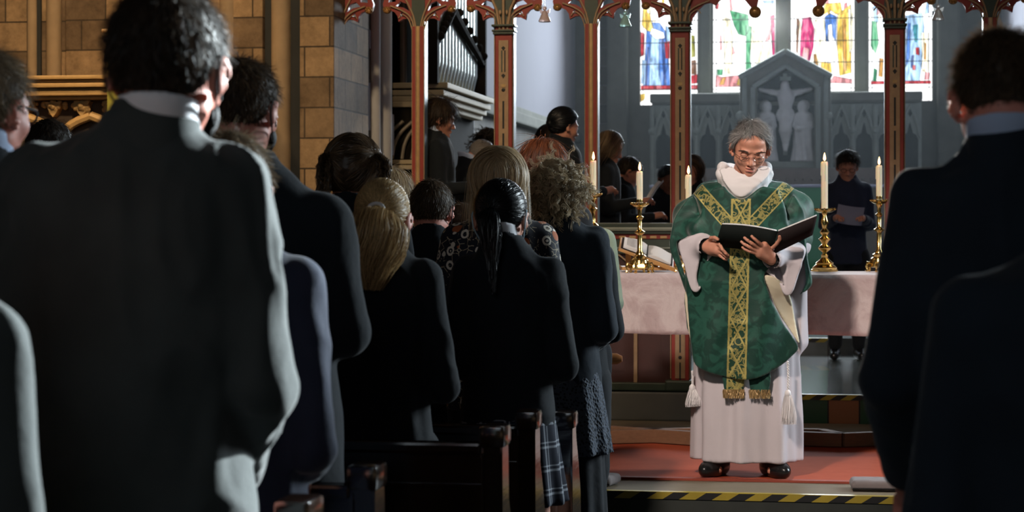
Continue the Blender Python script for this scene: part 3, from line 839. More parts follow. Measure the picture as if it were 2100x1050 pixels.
M['wick'] = m_plain('burnt_wick', (0.02, 0.015, 0.01), 0.9)
def m_emit(name, c, st):
    m = bpy.data.materials.new(name); m.use_nodes = True; t = m.node_tree; t.nodes.clear()
    e = t.nodes.new('ShaderNodeEmission'); o = t.nodes.new('ShaderNodeOutputMaterial'); t.links.new(e.outputs[0], o.inputs[0])
    e.inputs[0].default_value = (*c, 1); e.inputs[1].default_value = st; return m
M['flame'] = m_emit('candle_flame', (1.0, 0.52, 0.18), 9.0)
def m_linen(name, c, c2):
    m = MT(name, 0.85, spec=0.2, sheen=0.2); n = m.noise(5.5, 6, 0.62, None, 1.2)
    m.col(m.mix(n.sm(0.35, 0.65), c, c2)); m.bump(n * 1.0 + m.noise(14, 4) * 0.5, 0.5, 0.02); return m.m
M['altar_linen'] = m_linen('pinkish_altar_linen', (0.74, 0.63, 0.62), (0.58, 0.45, 0.45))
M['alb'] = m_cloth('white_alb_linen', (0.62, 0.56, 0.585), 0.1, 0.8, 0.05, 0.15)
M['amice'] = m_cloth('white_amice_linen', (0.85, 0.81, 0.81), 0.1, 0.8, 0.03, 0.15)
M['lining'] = m_cloth('cream_satin_lining', (0.72, 0.64, 0.47), 0.1, 0.6, 0.08, 0.15)
M['skin'] = m_skin('skin_fair', (0.52, 0.27, 0.19))
M['skin_pink'] = m_skin('skin_pink', (0.60, 0.27, 0.21))
M['skin_dark'] = m_skin('skin_brown', (0.20, 0.10, 0.065))
M['skin_priest'] = m_skin('skin_ruddy', (0.66, 0.33, 0.22), (0.60, 0.25, 0.17))
M['suit'] = m_wool('charcoal_suit_wool', (0.040, 0.047, 0.047), 0.2)
M['navy'] = m_wool('navy_blazer_wool', (0.008, 0.011, 0.015), 0.05)
M['navy_blue'] = m_wool('blue_navy_wool', (0.022, 0.030, 0.060), 0.2)
M['navy_dull'] = m_wool('dull_navy_trouser_cloth', (0.012, 0.014, 0.018), 0.08)
M['slate'] = m_wool('slate_trouser_cloth', (0.06, 0.07, 0.10), 0.2)
M['coat_black'] = m_wool('black_coat_wool', (0.010, 0.015, 0.021), 0.12)
M['teal_navy'] = m_wool('teal_navy_wool', (0.011, 0.018, 0.028), 0.12)
M['sage'] = m_wool('sage_green_cloth', (0.20, 0.24, 0.17), 0.1)
M['brown_knit'] = m_wool('brown_knit', (0.10, 0.05, 0.03), 0.1)
M['shoe'] = m_plain('black_shoe_leather', (0.012, 0.012, 0.013), 0.25, var=0.1)
M['white_shirt'] = m_cloth('white_shirt_cotton', (0.74, 0.74, 0.78), 0.05, 0.8, 0.03, 0.1)
M['blue_shirt'] = m_cloth('pale_blue_shirt_cotton', (0.42, 0.52, 0.72), 0.05, 0.8, 0.03, 0.1)
M['black_cloth'] = m_plain('black_mask_cloth', (0.012, 0.012, 0.014), 0.8)
M['mask_blue'] = m_plain('pale_blue_mask_paper', (0.45, 0.62, 0.72), 0.8)
M['paper'] = m_plain('white_paper', (0.74, 0.73, 0.74), 0.8, var=0.03)
M['paper_ink'] = m_plain('grey_printed_lines', (0.25, 0.25, 0.27), 0.8)
M['paper_lilac'] = m_plain('lilac_paper', (0.30, 0.30, 0.42), 0.8, var=0.05)
M['book'] = m_plain('black_book_cover', (0.006, 0.009, 0.008), 0.75, spec=0.15, var=0.1)
M['book_brown'] = m_plain('brown_black_book_cover', (0.018, 0.012, 0.012), 0.75, spec=0.15, var=0.1)
M['metal_thin'] = m_plain('silver_spectacle_wire', (0.6, 0.58, 0.55), 0.2, 1.0)
M['kneeler'] = m_cloth('grey_kneeler_cloth', (0.22, 0.19, 0.19), 0.1, 0.9, 0.2, 0.3)
M['green_cloth'] = m_cloth('green_frontal_cloth', (0.03, 0.22, 0.09), 0.1, 0.7, 0.12, 0.1)
M['banner'] = m_cloth('yellow_green_banner_silk', (0.38, 0.36, 0.07), 0.2, 0.6, 0.12, 0.3)
M['pipe'] = m_plain('organ_pipe_metal', (0.62, 0.66, 0.62), 0.35, 0.85, var=0.08)
M['pipe_dark'] = m_plain('organ_dull_pipe', (0.30, 0.26, 0.20), 0.5, 0.3, var=0.2)
M['cream'] = m_plain('organ_cream_moulding', (0.46, 0.38, 0.25), 0.7, spec=0.2, var=0.1)
M['organ_dark'] = m_plain('organ_black_case', (0.014, 0.012, 0.010), 0.9, spec=0.05, var=0.3)
M['tape_yellow'] = m_plain('hazard_tape_yellow', (0.36, 0.27, 0.03), 0.5, var=0.2)
M['tape_black'] = m_plain('hazard_tape_black', (0.015, 0.015, 0.015), 0.5)
def m_carpet():
    m = MT('orange_red_carpet', 0.95, spec=0.1); n = m.noise(9, 6, 0.65)
    m.col(m.mix(n, (0.34, 0.058, 0.024), (0.48, 0.10, 0.045))); m.bump(m.noise(400, 2), 0.3, 0.003); return m.m
M['carpet'] = m_carpet()
M['carpet_edge'] = m_plain('carpet_binding', (0.30, 0.06, 0.035), 0.9, var=0.2)
M['step_stone'] = m_plain('pale_step_stone', (0.20, 0.165, 0.12), 0.95, spec=0.1, var=0.25, sc=5, bump=0.2)
M['riser_dark'] = m_plain('dark_riser_stone', (0.03, 0.035, 0.03), 0.7, var=0.3)
def m_marble():
    m = MT('polished_chancel_floor', 0.12, spec=0.7, coat=0.3)
    x, y, z = m.xyz(); g = ((x * 2.2).frac().lt(0.03)).mx((y * 2.2).frac().lt(0.03)); n = m.noise(2.2, 6, 0.65, m.vec(1, 3, 1))
    m.col(m.mix(g, m.mix(n, (0.05, 0.065, 0.06), (0.17, 0.19, 0.175)), (0.03, 0.03, 0.03))); m.bump(n, 0.12, 0.01); return m.m
M['marble'] = m_marble()
def m_tiles():
    m = MT('green_glazed_riser_tiles', 0.25, spec=0.6); x, y, z = m.xyz()
    cell = (x * 5.2); k = cell.frac(); g = k.lt(0.05); odd = (cell * 0.2).frac().lt(0.2)
    m.col(m.mix(g, m.mix(odd, (0.012, 0.06, 0.03), (0.22, 0.09, 0.04)), (0.01, 0.01, 0.01))); return m.m
M['tiles'] = m_tiles()
def m_floral():
    m = MT('black_floral_print', 0.8, spec=0.3, sheen=0.1)
    v = m.vec(1, 1, 1); d = m.voro(21, v); n = m.noise(38, 3, 0.6, v)
    t = m.t; vo = t.nodes.new('ShaderNodeTexVoronoi'); vo.inputs['Scale'].default_value = 21; t.links.new(v, vo.inputs[0])
    r = S(t, vo.outputs[1])
    sp = t.nodes.new('ShaderNodeSeparateXYZ'); t.links.new(vo.outputs[1], sp.inputs[0]); pick = S(t, sp.outputs[0]); pk2 = S(t, sp.outputs[1])
    dd = d + (n - 0.5) * 0.22
    ring = dd.gt(0.20) * dd.lt(0.36); ctr = dd.lt(0.09); has = pick.gt(0.32)
    fl = ring.mx(ctr) * has
    rust = dd.lt(0.42) * pick.lt(0.32) * pk2.gt(0.45)
    edge = t.nodes.new('ShaderNodeTexVoronoi'); edge.feature = 'DISTANCE_TO_EDGE'; edge.inputs['Scale'].default_value = 34; t.links.new(v, edge.inputs[0])
    stem = S(t, edge.outputs[0]).lt(0.03) * n.gt(0.52)
    c = m.mix(rust, (0.012, 0.014, 0.024), (0.45, 0.12, 0.04)); c = m.mix(stem, c, (0.55, 0.46, 0.32)); c = m.mix(fl, c, (0.80, 0.74, 0.64))
    m.col(c); return m.m
M['floral'] = m_floral()
def m_plaid():
    m = MT('navy_white_plaid', 0.9, spec=0.2); x, y, z = m.xyz(); u = x + y * 0.6
    def lines(c): 
        a = (c * 14).frac(); return a.gt(0.0) * a.lt(0.10) + a.gt(0.22) * a.lt(0.28)
    g = lines(u) + lines(z); c = m.mix((g * 0.5).mn(1.0), (0.010, 0.013, 0.026), (0.38, 0.41, 0.46)); m.col(c); return m.m
M['plaid'] = m_plaid()
def m_lace():
    m = MT('navy_lace', 0.8, spec=0.3, sheen=0.1); d = m.voro(90); m.col(m.mix(d.gt(0.38), (0.006, 0.009, 0.014), (0.045, 0.06, 0.09))); m.bump(d, 0.8, 0.006); return m.m
M['lace'] = m_lace()
M['h_dark'] = m_hair('hair_dark_brown', (0.008, 0.006, 0.005), (0.085, 0.055, 0.035))
M['h_brown'] = m_hair('hair_brown', (0.020, 0.013, 0.008), (0.20, 0.125, 0.07))
M['h_black'] = m_hair('hair_black', (0.003, 0.004, 0.005), (0.016, 0.018, 0.022), 0.33, 0.5)
M['h_blonde'] = m_hair('hair_dark_blonde', (0.22, 0.13, 0.055), (0.95, 0.68, 0.34), 0.42, 0.45)
M['h_blonde_lt'] = m_hair('hair_light_blonde', (0.26, 0.17, 0.085), (0.98, 0.76, 0.48), 0.42, 0.45)
M['h_ash'] = m_hair('hair_ash_curls', (0.20, 0.15, 0.09), (0.74, 0.60, 0.40), 0.5, 0.3)
M['h_mid'] = m_hair('hair_mid_brown', (0.018, 0.011, 0.007), (0.32, 0.20, 0.11), 0.42, 0.45)
M['h_red'] = m_hair('hair_ginger', (0.03, 0.010, 0.005), (0.22, 0.065, 0.022), 0.45, 0.4)
M['h_grey'] = m_hair('hair_grey', (0.11, 0.10, 0.095), (0.55, 0.53, 0.51))
M['h_fair'] = m_hair('hair_light_brown', (0.06, 0.04, 0.025), (0.50, 0.37, 0.23))

# ------------------------------------------------------------------ the church: floor, platform, chancel steps
ZP, ZC = 0.16, 0.34
def struct(name, mb, m, smooth=False): return tag(mb.build(name, m, smooth=smooth), kind='structure')
struct('floor', MB().box((-9, -3, -0.12), (6.2, 9.32, 0.0)), M['nave_floor'])
struct('floor_platform', MB().box((-9, 9.30, -0.12), (6.2, 12.56, ZP - 0.001)), [M['step_stone']])
struct('trim_platform_riser', MB().box((-9, 9.285, 0.0), (6.2, 9.30, ZP - 0.03)), M['riser_dark'])
struct('floor_chancel', MB().box((-5.0, 12.56, -0.12), (2.6, 25.2, ZC)), [M['marble']])
b = MB(); b.box((-3.1, 16.3, ZC), (2.1, 25, 0.47)); b.box((-3.1, 18.8, 0.47), (2.1, 25, 0.60)); b.box((-3.1, 20.9, 0.60), (2.1, 25, 0.73)); b.box((-3.1, 21.5, 0.73), (2.1, 25, 0.85))
struct('floor_sanctuary_steps', b, M['marble'])
struct('trim_chancel_riser', MB().box((-3.1, 12.545, ZP), (2.6, 12.56, ZC - 0.03)), M['tiles'])
def tape(x0, x1, y, z, n, label):
    root = empty('hazard_tape', ((x0 + x1) / 2, y, z - 0.03), 0, label, 'tape')
    hw = (x1 - x0) / 2; k = MB(); k2 = MB(); st = (x1 - x0) / n
    for i in range(n):
        a = -hw + i * st; q = k if i % 2 else k2
        # slanted stripes that wrap over the nosing
        q.prism([(a, 0.0), (a + st, 0.0), (a + st + 0.05, 0.032), (a + 0.05, 0.032)], -0.004, 0.0)
    k.build('black_stripes', M['tape_black'], root); k2.build('yellow_stripes', M['tape_yellow'], root)
    f = MB().box((-hw, -0.004, 0.032), (hw + 0.05, 0.030, 0.0345)); f.build('tape_top', M['tape_yellow'], root)
tape(-1.9, 1.6, 9.284, ZP - 0.004, 46, 'yellow and black hazard tape along the edge of the carpeted platform')
tape(PY(1638, 800, 12.54)[0], PY(1765, 800, 12.54)[0], 12.544, ZC - 0.004, 6, 'short yellow and black hazard tape on the step behind the priest, below the candles')
tape(PY(1635, 690, 16.3)[0], PY(1690, 690, 16.3)[0], 16.298, 0.466, 3, 'dim hazard tape on the farthest step, seen just under the altar cloth')
# carpet
mb = MB().box((-2.4, 9.70, ZP), (2.1, 11.9, ZP + 0.008)); c = mb.build('carpet', M['carpet']); tag(c, 'orange-red carpet laid on the platform under the priest', 'carpet')
MB().box((-2.4, 9.695, ZP), (2.1, 9.745, ZP + 0.011)).build('carpet_binding', M['carpet_edge'], c)

# ---- arch wall (honey stone) with shafts
YA = 12.45
XJ = PY(690, 0, YA)[0]; XJR = 2.65
b = MB(); b.box((-9, YA, -0.1), (XJ, YA + 0.9, 7)); b.box((XJR, YA, -0.1), (6.2, YA + 0.9, 7)); b.box((XJ, YA, 5.2), (XJR, YA + 0.9, 7))
struct('wall_chancel_arch', b, M['stone_warm'])
b = MB()
for px, r in ((68, 0.034), (112, 0.05), (150, 0.03), (470, 0.06), (577, 0.062), (648, 0.0)):
    if r: b.tube([(PY(px, 0, YA)[0], YA - 0.01, -0.05), (PY(px, 0, YA)[0], YA - 0.01, 7)], r, 20)
struct('trim_wall_shafts', b, M['stone_shaft'], True)
b = MB()
for x0, x1, d in ((545, 558, 0.02), (57, 60, 0.015), (78, 86, 0.02), (597, 616, 0.012)):
    b.box((PY(x0, 0, YA)[0], YA - d, -0.05), (PY(x1, 0, YA)[0], YA + 0.02, 7))
struct('trim_shade_strips', b, M['recess_shade'])  # dark strips that colour in the shaded recesses beside the shafts
b = MB(); b.box((PY(140, 0, YA)[0], YA - 0.05, 0), (PY(250, 0, YA)[0], YA + 0.02, 7), 0.01); b.box((PY(470, 0, YA)[0], YA - 0.05, 0), (PY(543, 0, YA)[0], YA + 0.02, 7), 0.01); b.box((PY(620, 0, YA)[0], YA - 0.07, 0), (XJ, YA + 0.02, 7), 0.012)
struct('trim_pilasters', b, M['stone_warm'])
# nave shell
struct('wall_north', MB().box((-9.2, -3, 0), (-9, 12.6, 7)), M['stone_warm'])
b = MB(); b.box((5.0, -3, 0), (5.2, 10.1, 7)); b.box((5.0, 12.1, 0), (5.2, 12.6, 7)); b.box((5.0, 10.1, 0), (5.2, 12.1, 1.8)); b.box((5.0, 10.1, 4.9), (5.2, 12.1, 7))
struct('wall_south', b, M['stone_warm'])
struct('wall_west', MB().box((-9.2, -3.2, 0), (6.2, -3, 7)), M['stone_warm'])
struct('ceiling', MB().box((-9.2, -3.2, 7), (6.2, 25.3, 7.2)), M['ceiling'])

# ---- chancel walls
XN, XS, YE = -3.15, 2.1, 25.0
b = MB(); b.box((XN - 0.3, YA + 0.9, 0), (XN, 13.95, 7)); b.box((XN - 0.3, 16.75, 0), (XN, YE, 2.45))
struct('wall_north_lower', b, M['stone_dark'])
struct('wall_north_upper', MB().box((XN - 0.3, 16.75, 2.45), (XN, YE, 7)), M['plaster'])
b = MB(); b.box((XN, 16.8, 2.40), (XN + 0.09, YE, 2.52), 0.02); b.box((XN, 16.8, 2.52), (XN + 0.05, YE, 2.58), 0.01)
struct('trim_string_course', b, M['stone_mullion'])
b = MB()
for i in range(5):
    y = 18.0 + i * 1.45
    for k in range(12):
        a0 = math.pi * k / 12; a1 = math.pi * (k + 1) / 12
        b.box((XN, -0.32, -0.05), (XN + 0.07, 0.32 * 0 + -0.22, 0.09), 0.0, Matrix.Translation((0, y, 1.72)) @ Matrix.Rotation(a0 + math.pi / 24, 4, 'X'))
    b.box((XN, y - 0.33, 0.6), (XN + 0.07, y - 0.25, 1.72)); b.box((XN, y + 0.25, 0.6), (XN + 0.07, y + 0.33, 1.72))
struct('trim_blind_arches', b, M['stone_mullion'])
b = MB(); b.tube([(XN + 0.03, 13.88, 0.3), (XN + 0.03, 13.88, 7)], 0.055, 20); b.tube([(XN + 0.02, 13.62, 0.3), (XN + 0.02, 13.62, 7)], 0.04, 16)
b.tube([(XN + 0.05, 17.1, 0.3), (XN + 0.05, 17.1, 7)], 0.06, 20)
struct('trim_pale_shaft', b, M['plaster_white'], True)
b = MB()
for y0, y1, z0, z1 in ((12.9, 13.06, 2.05, 2.38), (13.02, 13.2, 2.62, 2.75), (13.72, 13.82, 1.9, 2.2)):
    b.box((XN - 0.01, y0 + .5, z0), (XN + 0.004, y1 + .5, z1))
struct('trim_lime_patches', b, M['plaster'])
struct('wall_organ_chamber', MB().box((-4.6, 13.9, 0), (-4.5, 16.8, 7)).box((-4.6, 13.65, 0), (-3.4, 13.9, 7)).box((-4.6, 16.75, 0), (-3.4, 16.95, 7)), M['stone_dark'])
struct('wall_chancel_south', MB().box((XS, YA + 0.9, 0), (XS + 0.3, YE, 7)), M['plaster'])
# east wall with the four lights
def X_(px): return PY(px, 0, YE)[0]
def Z_(py, px=1600): return PY(px, py, YE)[2]
lights = [(1312, 1430, 213), (1462, 1590, 188), (1622, 1752, 188), (1782, 1912, 209)]
holes = []
for x0, x1, yb in lights:
    a, c_, zb = X_(x0), X_(x1), Z_(yb); r = (c_ - a) / 2; top = 5.3
    holes.append([(a, zb), (c_, zb)] + [(a + r + r * math.cos(t), top + 1.5 * r * math.sin(t)) for t in np.linspace(0, math.pi, 14)])
ew = plate('wall_east', [(XN - 0.3, 0), (XS + 0.3, 0), (XS + 0.3, 7), (XN - 0.3, 7)], holes, YE, YE + 0.25, M['stone_mullion']); tag(ew, kind='structure')
b = MB()
for px in (1446, 1606, 1767): b.box((X_(px) - 0.075, YE - 0.10, 2.6), (X_(px) + 0.075, YE, 6.2), 0.03)
for px, ww in ((1268, 0.13), (1945, 0.14)): b.box((X_(px) - ww, YE - 0.16, 0.5), (X_(px) + ww, YE, 6.2), 0.04)
struct('trim_mullions', b, M['stone_mullion'])
b = MB(); b.box((X_(1228), YE - 0.05, 0.5), (X_(1250), YE, 6)); struct('trim_jamb_stones', b, M['stone_dark'])
# stained glass: every light is lead, border and figure shapes
GC = dict(white=(1.0, 1.0, 1.0, 1.9), cool=(0.80, 0.93, 1.0, 2.0), blue=(0.10, 0.27, 0.80, 1.2), lblue=(0.42, 0.66, 1.0, 1.35), dblue=(0.03, 0.08, 0.34, 0.9), red=(0.75, 0.03, 0.05, 1.0), mag=(0.85, 0.02, 0.22, 1.1),
          pink=(1.0, 0.40, 0.42, 1.25), green=(0.12, 0.55, 0.25, 1.1), dgreen=(0.03, 0.28, 0.12, 0.9), yel=(1.0, 0.66, 0.10, 1.4), gold=(0.85, 0.42, 0.08, 1.1), brown=(0.35, 0.14, 0.05, 0.8), cream=(1.0, 0.93, 0.68, 1.9), olive=(0.50, 0.48, 0.05, 0.9), teal=(0.05, 0.36, 0.46, 1.0))
GM = {}
def m_glass(name, c, st, var):
    m = m_emit(name, c, st); t = m.node_tree; e = t.nodes['Emission']
    tc = t.nodes.new('ShaderNodeTexCoord'); mp = t.nodes.new('ShaderNodeMapping'); mp.inputs['Scale'].default_value = (9, 9, 2.2)
    n = t.nodes.new('ShaderNodeTexNoise'); n.inputs['Scale'].default_value = 1.6; n.inputs['Detail'].default_value = 4; n.inputs['Distortion'].default_value = 1.2
    t.links.new(tc.outputs['Object'], mp.inputs[0]); t.links.new(mp.outputs[0], n.inputs[0])
    r = t.nodes.new('ShaderNodeValToRGB'); t.links.new(n.outputs[0], r.inputs[0]); el_ = r.color_ramp.elements
    lo = tuple(x * (1 - var) for x in c); hi = tuple(min(1, x * 1.0 + 0.45 * var) for x in c)
    el_[0].position = 0.36; el_[0].color = (*lo, 1); el_[1].position = 0.66; el_[1].color = (*hi, 1); k = el_.new(0.5); k.color = (*c, 1)
    t.links.new(r.outputs[0], e.inputs[0]); return m
for k_, (r_, g_, b_, s_) in GC.items(): GM[k_] = m_glass('stained_glass_' + k_, (r_, g_, b_), s_, 0.12 if k_ == 'white' else 0.6)
M['lead'] = m_plain('window_lead', (0.02, 0.02, 0.025), 0.6)
FIGS = {
 0: [('blue', [(1326, 40), (1352, 42), (1364, 60), (1370, 110), (1374, 178), (1318, 178), (1322, 110)]), ('lblue', [(1336, 60), (1352, 66), (1350, 140), (1356, 176), (1330, 176), (1332, 110)]), ('dblue', [(1354, 66), (1360, 70), (1366, 170), (1360, 172)]), ('dblue', [(1326, 90), (1330, 92), (1326, 172), (1321, 172)]),
     ('lblue', [(1364, 48), (1372, 52), (1373, 96), (1366, 92)]), ('yel', [(1318, 10), (1330, 14), (1336, 44), (1342, 62), (1326, 58), (1315, 46)]), ('white', [(1336, 52), (1360, 62), (1362, 74), (1344, 76), (1332, 64)]), ('red', [(1313, 60), (1321, 64), (1320, 108), (1313, 112)]),
     ('red', [(1362, 82), (1373, 80), (1373, 116), (1364, 116)]), ('red', [(1313, 172), (1430, 172), (1430, 180), (1313, 180)]), ('lblue', [(1316, 118), (1324, 120), (1322, 170), (1314, 168)]), ('cream', [(1326, 4), (1334, 6), (1333, 24), (1326, 20)]),
     ('olive', [(1414, 66), (1424, 70), (1426, 112), (1416, 116)]), ('brown', [(1416, 120), (1427, 120), (1428, 150), (1416, 150)]), ('red', [(1414, 152), (1429, 150), (1429, 168), (1414, 170)]), ('yel', [(1313, 190), (1322, 188), (1321, 200), (1313, 206)])],
 1: [('green', [(1496, 18), (1510, 22), (1534, 28), (1536, 60), (1528, 72), (1514, 68), (1505, 50)]), ('green', [(1530, 50), (1541, 52), (1538, 120), (1541, 148), (1529, 146)]), ('dgreen', [(1516, 26), (1521, 27), (1520, 66), (1515, 64)]), ('mag', [(1579, 30), (1588, 28), (1589, 118), (1584, 116)]),
     ('pink', [(1468, 152), (1480, 156), (1519, 152), (1519, 176), (1466, 176)]), ('gold', [(1480, 158), (1488, 156), (1484, 172), (1474, 172)]), ('cream', [(1482, 30), (1496, 36), (1502, 70), (1500, 150), (1486, 150)]), ('green', [(1470, 140), (1482, 140), (1481, 152), (1470, 152)]),
     ('yel', [(1514, 160), (1520, 158), (1519, 174), (1510, 172)]), ('red', [(1466, 2), (1474, 4), (1472, 16), (1466, 14)]), ('lblue', [(1563, 0), (1588, 0), (1588, 5), (1566, 5)]), ('cream', [(1544, 60), (1560, 64), (1570, 130), (1556, 140), (1546, 120)])],
 2: [('mag', [(1646, 36), (1662, 34), (1670, 60), (1668, 96), (1660, 128), (1640, 120), (1642, 70)]), ('pink', [(1648, 96), (1660, 100), (1656, 124), (1644, 118)]), ('brown', [(1633, 36), (1640, 40), (1636, 112), (1632, 104)]), ('cream', [(1672, 40), (1690, 40), (1696, 100), (1690, 140), (1672, 130)]),
     ('blue', [(1692, 34), (1702, 28), (1716, 34), (1714, 84), (1708, 84), (1706, 50), (1698, 52), (1698, 86), (1693, 84)]), ('yel', [(1690, 8), (1724, 6), (1728, 30), (1714, 30), (1704, 22), (1690, 30)]), ('yel', [(1718, 30), (1744, 10), (1746, 150), (1722, 156), (1716, 90)]), ('gold', [(1728, 40), (1734, 40), (1736, 146), (1730, 148)]),
     ('gold', [(1668, 110), (1674, 112), (1680, 148), (1670, 144)]), ('yel', [(1684, 128), (1704, 130), (1706, 150), (1684, 150)]), ('white', [(1700, 60), (1714, 86), (1712, 126), (1698, 130)]), ('pink', [(1710, 156), (1748, 164), (1748, 172), (1700, 170)]), ('cream', [(1740, 20), (1749, 20), (1749, 100), (1742, 110)])],
 3: [('green', [(1788, 44), (1798, 46), (1802, 90), (1796, 112), (1786, 96)]), ('dgreen', [(1792, 140), (1800, 144), (1798, 168), (1790, 168)]), ('lblue', [(1858, 34), (1892, 30), (1896, 60), (1892, 120), (1886, 172), (1856, 172)]), ('blue', [(1862, 50), (1868, 50), (1866, 120), (1858, 140)]), ('teal', [(1872, 54), (1884, 52), (1882, 90), (1876, 88)]),
     ('dblue', [(1870, 116), (1876, 114), (1874, 142), (1868, 142)]), ('red', [(1878, 100), (1886, 100), (1886, 116), (1879, 114)]), ('red', [(1872, 136), (1878, 136), (1878, 146), (1872, 146)]), ('cream', [(1890, 70), (1904, 70), (1904, 150), (1892, 150)]), ('gold', [(1896, 90), (1900, 92), (1899, 126), (1895, 124)]),
     ('red', [(1786, 168), (1910, 168), (1910, 174), (1786, 174)]), ('white', [(1862, 14), (1890, 12), (1894, 28), (1866, 30)]), ('gold', [(1804, 120), (1812, 122), (1810, 160), (1802, 158)]), ('pink', [(1898, 150), (1908, 152), (1906, 166), (1896, 166)])]}
for i, (x0, x1, yb) in enumerate(lights):
    a, c_, zb = X_(x0), X_(x1), Z_(yb); r = (c_ - a) / 2
    base = ['white', 'white', 'white', 'white'][i]
    keys = [base] + sorted({k_ for k_, _ in FIGS[i]}); b = MB(); Yg = YE + 0.10
    b.mat(0).prism([(a - .01, zb - .01), (c_ + .01, zb - .01)] + [(a + r + (r + .01) * math.cos(t), 5.3 + 1.5 * r * math.sin(t)) for t in np.linspace(0, math.pi, 14)], Yg, Yg + 0.01)
    for j, (k_, pl) in enumerate(FIGS[i]):
        b.mat(keys.index(k_)).prism([(X_(px), Z_(py)) for px, py in pl], Yg - 0.0015 * (j + 1), Yg - 0.0015 * (j + 1) + 0.0012)
    # pale drapery pieces in the clear glass, each in its own leading
    r2 = random.Random(40 + i); frs = []
    for q in range(15):
        xx = a + (c_ - a) * (0.08 + 0.84 * r2.random()); zz = zb + 0.10 + (4.35 - zb) * r2.random(); k_ = r2.choice(['cream', 'pink', 'lblue', 'yel'] if i != 1 else ['cream', 'cream', 'pink'])
        ww = r2.uniform(.012, .035); hh = r2.uniform(.10, .30); sl = r2.uniform(-.03, .03)
        if k_ not in keys: continue
        pl2 = [(max(a + .04, xx - ww), zz), (min(c_ - .04, xx + ww), zz + .02), (min(c_ - .04, xx + ww * .7 + sl), zz + hh), (max(a + .04, xx - ww * .6 + sl), zz + hh * .9)]
        frs.append(pl2); b.mat(keys.index(k_)).prism(pl2, Yg - 0.0009 - q * 0.00003, Yg - 0.0004 - q * 0.00003)
    # upper part, out of the photograph: more of the same colours
    rr = random.Random(i)
    for q in range(16):
        xx = rr.uniform(a + .08, c_ - .2); zz = rr.uniform(4.35, 5.3); k_ = rr.choice(keys)
        b.mat(keys.index(k_)).prism([(xx, zz), (xx + rr.uniform(.06, .14), zz + .02), (xx + rr.uniform(.05, .12), zz + .22), (xx - .02, zz + .2)], Yg - 0.028 - q * .001, Yg - 0.0272 - q * .001)
    g = b.build('window_%d' % (i + 1), [GM[k_] for k_ in keys]); tag(g, kind='structure')
    b = MB()
    for z in [Z_(v) for v in (38, 84, 128)] + [4.35, 4.7, 5.05]: b.box((a, Yg - 0.05, z - 0.005), (c_, Yg - 0.045, z + 0.005))
    if zb < 3.2: b.box((a, Yg - 0.05, Z_(182)), (c_, Yg - 0.045, Z_(182) + 0.008))
    b.box((a + 0.035, Yg - 0.05, zb), (a + 0.042, Yg - 0.045, 5.3)); b.box((c_ - 0.042, Yg - 0.05, zb), (c_ - 0.035, Yg - 0.045, 5.3))
    for j, (k_, pl) in enumerate(FIGS[i]):
        if k_ in ('blue', 'green', 'mag', 'yel', 'lblue', 'cream', 'red', 'white', 'pink', 'gold'):
            pts = [(X_(px), Yg - 0.035, Z_(py)) for px, py in pl]; b.tube(pts, 0.0035, 4, closed=True)
    for pl2 in frs: b.tube([(x, Yg - 0.035, z) for x, z in pl2], 0.0025, 4, closed=True)
    b.build('lead_lines', M['lead'], g)
# ------------------------------------------------------------------ rood screen
M['plinth'] = m_plain('dark_grey_plinth_stone', (0.10, 0.105, 0.10), 0.6, var=0.4, sc=4)
YS = 12.66                      # front face plane of the screen
def Xs(px): return PY(px, 0, YS)[0]
def Zs(py, px=1300): return PY(px, py, YS)[2]
screen = empty('rood_screen', ((Xs(690) + XJR) / 2, YS, ZC), 0, 'red and gilded carved wooden rood screen closing the chancel arch', 'screen')
ox, oy, oz = screen.location
def SCM(): return Matrix.Translation((-ox, -oy, -oz))
def sput(o):                    # meshes are laid out in church coordinates, then hung on the screen
    o.data.transform(SCM()); o.parent = screen; return o
ZSP = Zs(47)
def arc(pts, n=10): return [tuple(p) for p in path_pts([(x, 0, z) for x, z in pts], n)[:, [0, 2]]]
HALF = [(0.032, ZSP - .01), (0.04, ZSP + 0.028), (0.068, ZSP + 0.053), (0.10, ZSP + 0.052), (0.136, ZSP + 0.033), (0.142, ZSP + 0.068), (0.162, ZSP + 0.096), (0.19, ZSP + 0.108), (0.215, ZSP + 0.100), (0.235, ZSP + 0.112),
        (0.243, ZSP + 0.15), (0.225, ZSP + 0.20), (0.235, ZSP + 0.27), (0.262, ZSP + 0.36)]
HOLE = [[(0.098, ZSP + 0.072), (0.124, ZSP + 0.068), (0.112, ZSP + 0.098)], [(0.06, ZSP + 0.10), (0.10, ZSP + 0.125), (0.15, ZSP + 0.135), (0.12, ZSP + 0.165), (0.08, ZSP + 0.15)], [(0.15, ZSP + 0.165), (0.20, ZSP + 0.16), (0.19, ZSP + 0.22), (0.155, ZSP + 0.23)]]
ZT = 3.42
def half_plate(name, x, s, half, holes, gap):
    """the pierced spandrel on one side of a post"""
    pl = [(x, ZSP - .01)] + [(x + s * a, z) for a, z in half] + [(x + s * gap, half[-1][1] + 0.06), (x + s * gap, ZT), (x, ZT)]
    return plate(name, pl, [[(x + s * a, z) for a, z in h] for h in holes], YS + 0.02, YS + 0.06, M['red'])
slim = [857, 1212, 2031]; thick = [1033, 1395, 1835]
xs_all = {px: Xs(px) for px in (690, 857, 1033, 1212, 1395, 1835, 2031)}
xR = [xs_all[2031] + 0.55, xs_all[2031] + 1.1, xs_all[2031] + 1.66]
posts = [(xs_all[690] + 0.005, 'edge'), (xs_all[857], 'slim'), (xs_all[1033], 'thick'), (xs_all[1212], 'slim'), (xs_all[1395], 'thick'), (xs_all[1835], 'thick'), (xs_all[2031], 'slim'), (xR[0], 'thick'), (xR[1], 'slim'), (xR[2], 'edge')]
cgap = (xs_all[1835] - xs_all[1395]) / 2
